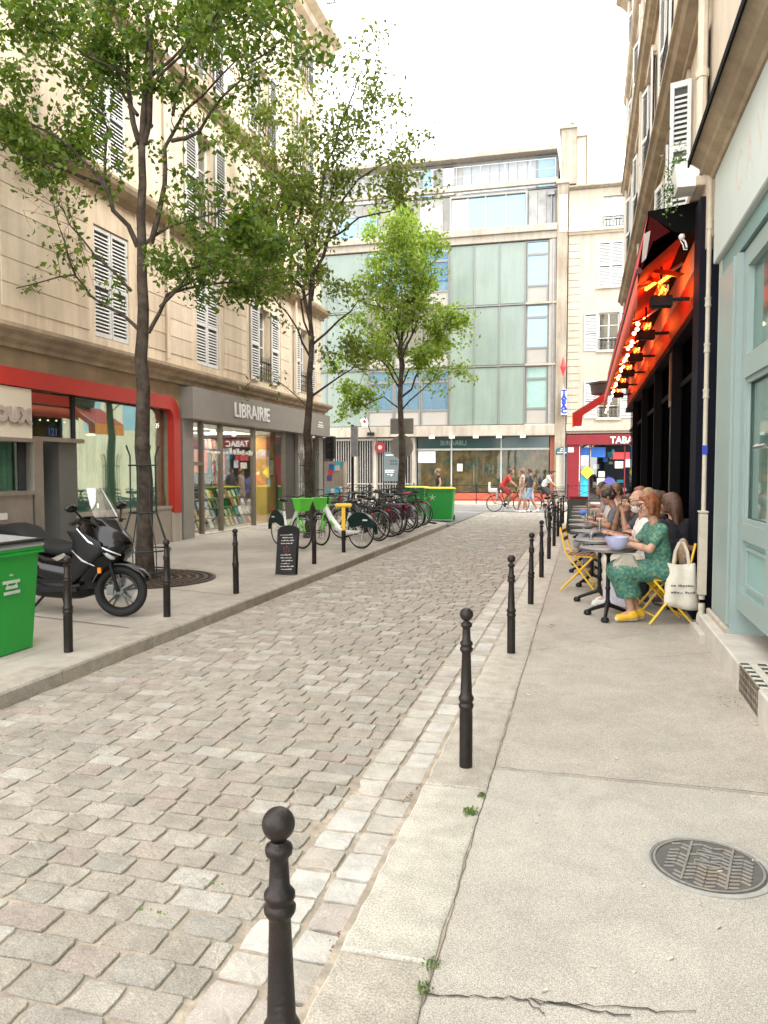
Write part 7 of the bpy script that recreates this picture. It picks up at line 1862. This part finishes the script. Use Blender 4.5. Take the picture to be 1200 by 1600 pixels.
    # shoes
    smt = mat('shoe_%d_%d_%d' % tuple(int(c * 99) for c in shoes), shoes, .7, 0, .12, 20); sole = mat('shoe_sole', (.62, .60, .55), .7)
    for a in 'LR':
        an, toe = J['a' + a], J['t' + a]; d = toe - an; d[2] = 0; d /= max(1e-6, np.linalg.norm(d)); an_ = an - V3(0, 0, .035)
        surf_obj('shoe', [cap(an_ - d * .03, toe - V3(0, 0, .002), .046, .040, .03), cap(an - V3(0, 0, .0), an_, .045, .045, .03), cap(an_ - d * .04 - V3(0, 0, .03), toe + d * .015 - V3(0, 0, .012), .030, .030, .004, 1)], h, [smt, sole], t)
    # hair
    if hair:
        hm = mat('hair_%d_%d_%d' % tuple(int(c * 99) for c in hair[1]), hair[1], .5, 0, .25, 34, .8, 50, streak=.65, ss=26)
        st_ = hair[0]; face = ell(hp(.105, 0, -.035), (.095, .070, .098), .001, 0, Rh, sub=True); g = [ell(hp(-.016, 0, .028), (.106, .085, .108), .02, 0, Rh)]
        if st_ == 'bald': g = [ell(hp(-.022, 0, .005), (.098, .082, .088), .02, 0, Rh)]; face = ell(hp(.075, 0, .045), (.105, .12, .105), .001, 0, Rh, sub=True)
        if st_ in ('bob', 'long'):
            for s_ in (-1, 1): g += [cap(hp(.0, s_ * .068, .03), hp(.012, s_ * .074, -.075), .034, .028, .03), cap(hp(.04, s_ * .058, .07), hp(.055, s_ * .070, .0), .022, .012, .02)]
            g += [cap(hp(-.06, 0, .0), hp(-.055, 0, -.09), .068, .058, .04), cap(hp(.05, -.04, .088), hp(.05, .045, .088), .026, .026, .02)]
        if st_ == 'long': g += [cap(hp(-.08, .03, -.06), hp(-.11, .04, -.30), .05, .035, .05), cap(hp(-.08, -.03, -.06), hp(-.11, -.04, -.30), .05, .035, .05)]
        if st_ == 'bun': g += [ell(hp(-.11, 0, .06), (.045, .045, .045), .02, 0, Rh)]
        if st_ == 'curly':
            rq = random.Random(len(label)); 
            for _ in range(26): a1, a2 = rq.uniform(0, 2 * PI), rq.uniform(-.2, 1.4); g.append(ell(hp(-.02 + .10 * math.cos(a1) * math.cos(a2), .085 * math.sin(a1) * math.cos(a2), .03 + .10 * math.sin(a2)), (.028,) * 3, .02, 0, Rh))
        g.append(face); surf_obj('hair', g, h, [hm], t)
    if beard: bdm = mat('beard_pale', beard, .9, 0, .2, 40, .5, 90); surf_obj('beard', [ell(hp(.040, 0, -.075), (.062, .062, .060), .02, 0, Rh), ell(hp(.096, 0, -.058), (.03, .035, .028), .001, 0, Rh, sub=True), cap(hp(.094, -.025, -.046), hp(.094, .025, -.046), .008, .008, .008)], h * .8, [bdm], t)
    if glasses:
        m = MB(); Mh = Matrix.Translation(Vector(hc)) @ Matrix(Rh.tolist()).to_4x4()
        for s_ in (-1, 1):
            m.torus((0, 0, 0), .024, .0035, 14, 5, Mh @ Matrix.Translation((.103, s_ * .031, .006)) @ Matrix.Rotation(PI / 2, 4, 'Z')); m.tube([Mh @ Vector((.10, s_ * .054, .01)), Mh @ Vector((.0, s_ * .083, .012))], .003, 4)
        m.tube([Mh @ Vector((.108, -.008, .01)), Mh @ Vector((.108, .008, .01))], .003, 4); m.build('glasses', black_metal, t)
    if cap_col: surf_obj('cap', [ell(hp(-.01, 0, .055), (.108, .086, .075), .01, 0, Rh), ell(hp(.11, 0, .05), (.06, .06, .01), .01, 0, Rh)], h, [mat('cap_cloth', cap_col, .8)], t)
    if backpack: surf_obj('backpack', [ell(lerp(pv, ch, .62) + V3(-.20, 0, .02), (.10, .15, .21), .03), cap(srr + V3(.06, .04, .0), srr + V3(.0, .04, -.3), .02, .02, .01), cap(sl + V3(.06, -.04, .0), sl + V3(.0, -.04, -.3), .02, .02, .01)], h, [mat('backpack_cloth', backpack, .8)], t)
    return t
def sit(**kw):
    P = dict(pelvis=(0, 0, .55), chest=(.05, 0, .93), head=(.12, 0, 1.215), sL=(.05, .165, .985), sR=(.05, -.165, .985), eL=(.14, .21, .76), eR=(.14, -.21, .76), wL=(.36, .13, .80), wR=(.36, -.13, .80),
             hL=(.03, .085, .53), hR=(.03, -.085, .53), kL=(.44, .10, .53), kR=(.44, -.10, .53), aL=(.46, .10, .11), aR=(.40, -.10, .11), tL=(.60, .11, .045), tR=(.54, -.11, .045)); P.update(kw); return P
def stand(step=0., **kw):
    P = dict(pelvis=(0, 0, .94), chest=(.02, 0, 1.33), head=(.05, 0, 1.61), sL=(.0, .17, 1.42), sR=(.0, -.17, 1.42), eL=(-.05 - step * .3, .22, 1.14), eR=(.02 + step * .3, -.22, 1.14), wL=(.06 - step * .35, .22, .90), wR=(.12 + step * .4, -.20, .93),
             hL=(0, .085, .92), hR=(0, -.085, .92), kL=(.04 + step * .45, .09, .50), kR=(.02 - step * .25, -.09, .50), aL=(.0 + step * .75, .09, .09), aR=(-.02 - step * .75, -.09, .09 + step * .12), tL=(.14 + step * .75, .10, .04), tR=(.12 - step * .7, -.10, .035)); P.update(kw); return P
def ride(**kw):
    P = dict(pelvis=(-.22, 0, 1.02), chest=(.0, 0, 1.36), head=(.14, 0, 1.62), sL=(.03, .17, 1.42), sR=(.03, -.17, 1.42), eL=(.16, .24, 1.20), eR=(.16, -.24, 1.20), wL=(.30, .25, 1.08), wR=(.30, -.25, 1.08),
             hL=(-.20, .085, 1.0), hR=(-.20, -.085, 1.0), kL=(.16, .10, .80), kR=(.10, -.10, .68), aL=(-.12, .12, .50), aR=(.02, -.12, .25), tL=(.02, .12, .44), tR=(.15, -.12, .19)); P.update(kw); return P

# the woman in green at the front table
teal_d = mat('dress_teal', (.035, .15, .12), .85, 0, .5, 26, .9, 12, hue=((.17, .26, .15), 34), bd=.03)
W1 = (.79, 8.55, 0)
person('woman in a teal dress with auburn bob and yellow trainers at the front table', W1, R(196), sit(head=(.13, 0, 1.225), eL=(.18, .20, .78), eR=(.20, -.19, .80), wL=(.40, .08, .84), wR=(.42, -.04, .86), kL=(.42, .07, .53), kR=(.42, -.08, .53), aL=(.30, .03, .10), aR=(.20, -.06, .10), tL=(.44, .04, .045), tR=(.34, -.07, .045)),
       .0075, 'fair', ('bob', (.27, .09, .03)), ((.06, .22, .17), 'short'), ((.06, .22, .17), 'dress'), (.72, .42, .03), head_yaw=R(6), head_pitch=R(8), slim=.95, glasses=True, top_mat=teal_d, bot_mat=teal_d)
person('man in a white shirt with grey beard and round glasses seated at the second table', (.74, 9.42, 0), R(184), sit(head=(.12, 0, 1.24), wL=(.38, .10, .84), wR=(.40, -.02, .86)), .0085, 'fair', ('bald', (.55, .53, .50)), ((.70, .66, .62), 'short'), ((.55, .50, .42), 'trousers'), (.6, .6, .58), head_pitch=R(10), glasses=True, beard=(.55, .52, .48))
person('woman in black with long brown hair on the bench behind the woman in teal', (1.02, 9.15, 0), R(120), sit(), .011, 'fair', ('long', (.10, .045, .025)), ((.02, .02, .025), 'long'), ((.03, .03, .04), 'trousers'), (.1, .1, .1), head_yaw=R(20))
person('smiling woman in a dark t shirt resting her chin on clasped hands', (.80, 11.0, 0), R(205), sit(chest=(.10, 0, .90), head=(.24, .02, 1.15), sL=(.13, .165, .97), sR=(.13, -.165, .97), eL=(.36, .18, .80), eR=(.34, -.17, .80), wL=(.34, .05, 1.04), wR=(.35, -.04, 1.05)), .010, 'tan', ('bob', (.07, .035, .02)), ((.06, .06, .065), 'short'), ((.05, .05, .07), 'trousers'), (.5, .5, .5), head_yaw=R(25))
person('dark haired man in a grey t shirt seen in profile at the fourth table', (.52, 12.2, 0), R(178), sit(head=(.16, 0, 1.20)), .012, 'tan', ('curly', (.05, .035, .025)), ((.12, .12, .13), 'short'), ((.10, .11, .16), 'trousers'), (.3, .2, .12), head_pitch=R(14))
ppl = [
    ('woman in a pale top with light brown curls seated past the man in grey', (.50, 13.4), 185, 'fair', ('curly', (.20, .12, .06)), ((.55, .52, .5), 'short'), ((.3, .3, .35), 'trousers')),
    ('person in a cream shirt with short brown hair further along the terrace', (.72, 14.6), 190, 'fair', ('short', (.15, .09, .05)), ((.62, .55, .45), 'short'), ((.12, .12, .15), 'trousers')),
    ('person in black with a brown ponytail bun on the inner bench of the terrace', (1.00, 10.3), 170, 'fair', ('bun', (.12, .07, .04)), ((.03, .03, .03), 'long'), ((.05, .05, .05), 'trousers')),
    ('blond person in white on the inner bench midway along the terrace', (1.02, 11.7), 175, 'rosy', ('short', (.42, .30, .16)), ((.68, .66, .62), 'short'), ((.4, .35, .3), 'trousers')),
    ('person in a tan jacket with reddish hair on the inner bench', (1.00, 13.0), 180, 'fair', ('bob', (.28, .13, .06)), ((.35, .24, .15), 'long'), ((.1, .1, .12), 'trousers')),
    ('person in a grey top near the far end of the terrace', (.50, 16.2), 180, 'tan', ('short', (.06, .04, .03)), ((.30, .30, .32), 'short'), ((.55, .5, .45), 'shorts')),
    ('person in a pale pink top near the far end of the terrace', (.80, 17.5), 185, 'fair', ('long', (.2, .12, .07)), ((.60, .35, .33), 'short'), ((.2, .2, .25), 'trousers')),
    ('bearded person in blue at the last terrace tables', (.55, 18.8), 178, 'tan', ('short', (.05, .035, .03)), ((.10, .18, .35), 'short'), ((.1, .1, .1), 'trousers')),
]
for i, (lab, (x, y), a, tone, hr, tp, bt_) in enumerate(ppl):
    person(lab, (x, y, 0), R(a), sit(head=(.12 + .02 * (i % 3), 0, 1.20 + .02 * (i % 2))) if i % 2 else sit(kL=(.44, .02, .60), aL=(.62, -.14, .30), tL=(.74, -.16, .24)), .015, tone, hr, tp, bt_, (.45, .35, .25), head_yaw=(-.5, .45, 0, .6, -.3, .5, -.6, .2)[i], head_pitch=(.1, 0, .2, 0)[i % 4], slim=(.92, 1.06, .95, 1.0)[i % 4])
person('person in a red dress riding the bicycle with the child seat across the street end', (-2.98, 31.4, -.045), R(2), ride(), .017, 'tan', ('bun', (.06, .04, .03)), ((.45, .04, .03), 'short'), ((.30, .05, .05), 'shorts'), (.6, .6, .6))
person('person in a white shirt and dark cap riding towards the right with a black backpack', (-1.40, 31.2, -.045), R(3), ride(chest=(.05, 0, 1.33), head=(.22, 0, 1.57)), .017, 'fair', ('short', (.08, .05, .03)), ((.70, .70, .68), 'short'), ((.05, .05, .055), 'shorts'), (.6, .6, .6), cap_col=(.05, .03, .03), backpack=(.03, .03, .04))
person('man in a dark grey t shirt and pale denim shorts walking across the street', (-2.02, 30.7, -.03), R(186), stand(.35, head=(.05, 0, 1.63)), .016, 'tan', ('short', (.05, .035, .03)), ((.07, .075, .08), 'short'), ((.28, .38, .50), 'shorts'), (.7, .7, .7))
person('person in a beige top with a rucksack walking beside the man in dark grey', (-2.35, 31.1, -.04), R(180), stand(-.3, head=(.03, 0, 1.60)), .016, 'fair', ('curly', (.18, .11, .06)), ((.50, .42, .33), 'none'), ((.55, .48, .40), 'shorts'), (.7, .7, .7), backpack=(.03, .03, .03))
person('person in black standing behind the yellow lidded bins', (-5.75, 31.0, -.03), R(200), stand(), .017, 'fair', ('bun', (.2, .12, .07)), ((.025, .025, .03), 'none'), ((.03, .03, .04), 'trousers'), (.2, .2, .2))
person('person in a pink top and blue jeans crossing behind the lamp post', (atY(537, 790, 28.5).x, 28.5, -.03), R(10), stand(.4), .016, 'rosy', ('bun', (.35, .22, .12)), ((.62, .33, .33), 'short'), ((.16, .27, .42), 'trousers'), (.7, .7, .7))

# ================================================================== TERRACE FURNITURE
def bistro_table(label, x, y, first=[]):
    if first:
        o = dup(first[0], (x, y, 0), label=label); o.rotation_euler = (0, 0, x * 7 + y); return o
    t = thing('bistro_table', label, 'table', (x, y, 0), 0, 'round cafe tables on the terrace')
    m = MB(); m.lathe([(.001, .735), (.285, .735), (.292, .742), (.292, .756), (.288, .762), (.001, .762)], 40); m.build('tabletop', mat('tabletop_grey_blue', (.62, .72, .85), .35, 0, .12, 4, spec=.7), t, smooth=35)
    m = MB(); m.lathe([(.2925, .738), (.300, .740), (.300, .760), (.2925, .763)], 40); m.build('edge_band', mat('band_pewter', (.16, .15, .14), .35, .7), t, smooth=35)
    m = MB(); m.lathe([(.04, .12), (.032, .16), (.022, .20), (.022, .30), (.030, .32), (.022, .34), (.020, .66), (.035, .69), (.09, .72), (.09, .734)], 14); m.build('column', black_metal, t, smooth=40)
    for k in range(3):
        a = 2 * PI * k / 3 + .4; c, s_ = math.cos(a), math.sin(a)
        m = MB(); m.tube([(.02 * c, .02 * s_, .14), (.12 * c, .12 * s_, .10), (.24 * c, .24 * s_, .05)], [.024, .022, .018], 8); m.lathe([(.035, 0), (.045, .012), (.038, .04), (.018, .055)], 10, Matrix.Translation((.26 * c, .26 * s_, 0))); m.build('foot', black_metal, t, smooth=40)
    first.append(t); return t
tabs = [(.27, 8.60, 'front round cafe table with the pale blue bowl in front of the woman in teal'), (.20, 9.60, 'second round cafe table in front of the man in white'), (.13, 11.05, 'third round cafe table with the glasses, at the smiling woman'), (.08, 12.3, 'fourth round cafe table, before the man in grey'), (.06, 13.5, 'fifth round cafe table, by the person with light curls'), (.08, 14.8, 'sixth round cafe table along the terrace, with a blue napkin'), (.06, 16.2, 'seventh round cafe table along the terrace'), (.06, 17.5, 'round cafe table next to last along the terrace'), (.06, 18.8, 'last round cafe table at the far end of the terrace')]
for x, y, l_ in tabs: bistro_table(l_, x, y)
wood_c = mat('chair_slat_brown', (.22, .10, .045), .5, 0, .2, 20)
def folding_chair(label, x, y, rz, first=[]):
    """local +x is the way the sitter faces"""
    if first: o = dup(first[0], (x, y, 0), rz, label); return o
    t = thing('folding_chair', label, 'chair', (x, y, 0), rz, 'yellow folding chairs of the terrace')
    for s_ in (-.19, .19):
        m = MB(); m.box(-.012, -.006, 0, .012, .006, .001); m = MB()
        m.tube([(.22, s_, 0), (-.17, s_ * .98, .50), (-.25, s_ * .95, .84)], .013, 6); m.build('back_leg', yellow_paint, t, smooth=50)
        m = MB(); m.tube([(-.24, s_ * .86, 0), (.17, s_ * .86, .45)], .013, 6); m.build('front_leg', yellow_paint, t, smooth=50)
        m = MB(); m.tube([(.17, s_ * .86, .455), (-.16, s_ * .86, .465)], .010, 6); m.build('seat_rail', yellow_paint, t, smooth=50)
    for k in range(6): m = MB(); m.cbox(-.17 + k * .06, -.185, .47, -.125 + k * .06, .185, .482, .003); m.build('seat_slat', wood_c, t)
    for z, x_ in ((.76, -.232), (.66, -.208)): m = MB(); m.cbox(x_ - .008, -.18, z, x_ + .008, .18, z + .05, .004); m.build('back_slat', wood_c, t)
    m = MB(); m.tube([(.16, -.19, .08), (.16, .19, .08)], .008, 5); m.tube([(-.18, -.165, .07), (-.18, .165, .07)], .008, 5); m.build('cross_rod', yellow_paint, t)
    first.append(t); return t
folding_chair('yellow folding chair under the woman in teal with a cotton tote hanging on it', .84, 8.57, R(196))
folding_chair('empty yellow folding chair on the street side of the second table', -.02, 10.6, R(-8))
folding_chair('yellow folding chair under the man in white', .80, 9.44, R(184))
for i, (x, y, l_) in enumerate(((.86, 11.02, 'yellow folding chair under the smiling woman'), (.58, 12.2, 'yellow folding chair under the man in grey'), (.56, 13.4, 'yellow folding chair under the person with light curls'), (.78, 14.6, 'yellow folding chair under the person in cream'), (.56, 16.2, 'yellow folding chair under the person in grey at the far tables'), (.86, 17.5, 'yellow folding chair under the person in pale pink'), (.61, 18.8, 'yellow folding chair under the person in blue at the last table'))): folding_chair(l_, x, y, R(182))
bn = thing('terrace_bench', 'dark padded bench along the cafe windows behind the tables', 'bench', (1.05, 11.5, 0))
m = MB(); m.cbox(-.14, -2.3, .36, .12, 2.3, .46, .02); m.build('seat', mat('bench_brown', (.05, .025, .02), .5), bn)
m = MB()
for y in (-2.2, 0, 2.2): m.box(-.10, y - .02, 0, .1, y + .02, .36)
m.build('leg', black_metal, bn)
# things on tables, bags
bw = thing('pale_blue_bowl', 'pale blue bowl held by the woman in teal on the front table', 'bowl', (.35, 8.38, .763)); bc = mat('bowl_blue', (.40, .42, .62), .3)
m = MB(); m.lathe([(.045, 0), (.05, .004), (.095, .04), (.118, .10), (.122, .135), (.114, .135), (.09, .05), (.04, .012), (.001, .012)], 28); m.build('shell', bc, bw, smooth=50)
gl_ = glass('drinking_glass', (.9, .93, .92), .2, .02)
def tumbler(label, x, y, col=None, h_=.12):
    t = thing('drinking_glass', label, 'glass', (x, y, .763), 0, 'glasses and cups on the cafe tables')
    m = MB(); m.lathe([(.026, 0), (.030, h_), (.028, h_), (.024, .008), (.001, .008)], 14); m.build('vessel', gl_, t, smooth=50)
    if col: m = MB(); m.lathe([(.023, .01), (.026, h_ * .7), (.001, h_ * .7)], 12); m.build('drink', mat('drink_%d' % int(col[0] * 99), col, .2), t, smooth=50)
tumbler('glass of orange drink on the second cafe table', .30, 9.55, (.7, .22, .05)); tumbler('tall clear glass on the third cafe table', .22, 11.0, None, .16); tumbler('glass of red drink at the fourth cafe table', .17, 12.25, (.6, .02, .10), .2); tumbler('clear glass on the fourth cafe table beside the red one', .05, 12.35, (.75, .75, .72), .17); tumbler('clear glass on the fifth cafe table', .12, 13.5, None, .18); tumbler('carafe on the sixth cafe table', .10, 14.75, (.7, .72, .75), .26); tumbler('cup on the second cafe table beside the camera', .10, 9.70, (.2, .1, .05), .07)
cbk = thing('black_camera', 'black camera and sunglasses case lying on the second table', 'camera', (.36, 9.42, .763)); m = MB(); m.cbox(-.07, -.05, 0, .07, .03, .075, .01); m.tube([(0, -.05, .04), (0, -.10, .04)], .033, 12); m.build('body', black_metal, cbk)
nk = thing('blue_napkin', 'crumpled bright blue napkin on the sixth cafe table', 'napkin', (.0, 14.9, .763)); surf_obj('cloth', [ell((0, 0, .05), (.08, .06, .05), .03), ell((.05, .03, .04), (.05, .05, .04), .03)], .012, [mat('napkin_blue', (.12, .22, .60), .8)], nk)
hb = thing('taupe_handbag', 'soft gathered taupe leather handbag on the lap of the woman in teal', 'handbag', (.44, 8.36, .63), R(15)); tpm = mat('leather_taupe', (.36, .32, .26), .6, 0, .12, 10, .4, 40)
g = [ell((0, 0, -.03), (.14, .06, .085), .04), cap((-.04, 0, .05), (.05, 0, .06), .03, .03, .05)]
for k in range(7): a = -.09 + k * .03; g.append(cap((a * .5, -.03, .06), (a * 1.2, -.058, -.05), .009, .012, .012))
surf_obj('pouch', g, .0075, [tpm], hb)
m = MB(); m.tube([(-.06, 0, .06), (-.10, -.01, .0), (-.13, -.03, .02), (-.06, -.04, .075)], .005, 5); m.build('strap', tpm, hb)
tt = thing('cotton_tote_bag', 'cream cotton tote bag with faint black print hanging from the front yellow chair', 'tote bag', (.985, 8.42, .86), R(10)); cc = mat('cotton_cream', (.68, .64, .54), .9, 0, .06, 10, .3, 60, hue=((.58, .53, .43), 6))
m = MB(); n = 8; F_ = []
for s_ in (-1, 1):
    v = []
    for j in range(n + 1):
        for i in range(n + 1):
            u, w_ = -1 + 2 * i / n, j / n
            v.append((u * (.135 + .05 * w_) + .02 * w_, s_ * (.012 + .035 * math.sin(PI * min(1, w_ * .9)) * (1 - u * u * .8)) + .012 * math.sin(u * 5 + w_ * 3), -.24 - .46 * w_ + .02 * u * u - .03 * u * w_))
    m.add(v, [(j * (n + 1) + i, j * (n + 1) + i + 1, (j + 1) * (n + 1) + i + 1, (j + 1) * (n + 1) + i) for j in range(n) for i in range(n)])
o = m.build('bag_body', cc, tt, smooth=180, fix=False); mo = o.modifiers.new('t', 'SOLIDIFY'); mo.thickness = .004
for s_ in (-1, 1):
    m = MB(); pts = [(-.08, s_ * .012, -.25), (-.06, s_ * .012, -.1), (-.02, s_ * .01, -.005), (.02, s_ * .01, -.005), (.06, s_ * .012, -.1), (.08, s_ * .012, -.25)]
    m.strip([(x - .012, y, z) for x, y, z in pts], [(x + .012, y, z) for x, y, z in pts]); o = m.build('strap', cc, tt); mo = o.modifiers.new('t', 'SOLIDIFY'); mo.thickness = .004
m = MB(); q = random.Random(3)
for r_, z in enumerate((-.46, -.53)):
    x = -.11
    while x < .11:
        w_ = q.uniform(.012, .03); m.box(x, -.062, z, x + w_, -.058, z + q.uniform(.006, .02)); x += w_ + .006 + (.02 if q.random() < .2 else 0)
m.build('print', mat('tote_ink', (.10, .10, .11), .8), tt)
fs = thing('floral_scarf', 'crumpled multicolour scarf hanging over the back of the front yellow chair', 'scarf', (1.03, 8.62, .74))
surf_obj('cloth', [ell((0, 0, 0), (.06, .06, .13), .03), ell((.02, .03, -.08), (.05, .05, .12), .03), cap((-.01, -.02, .1), (.0, .02, -.2), .03, .03, .03)], .009, [mat('scarf_print', (.45, .28, .16), .85, 0, .4, 25, hue=((.35, .38, .42), 18))], fs)
db = thing('paper_table_skirt', 'pale lilac speckled bag standing under the front cafe table', 'bag', (.42, 8.98, 0), R(-18))
m = MB(); m.prism([(-.17, .10), (.13, .06), (.17, .38), (-.16, .44)], -.05, .05); m.build('bag_body', mat('bag_lilac', (.58, .55, .64), .8, 0, .12, 30), db)
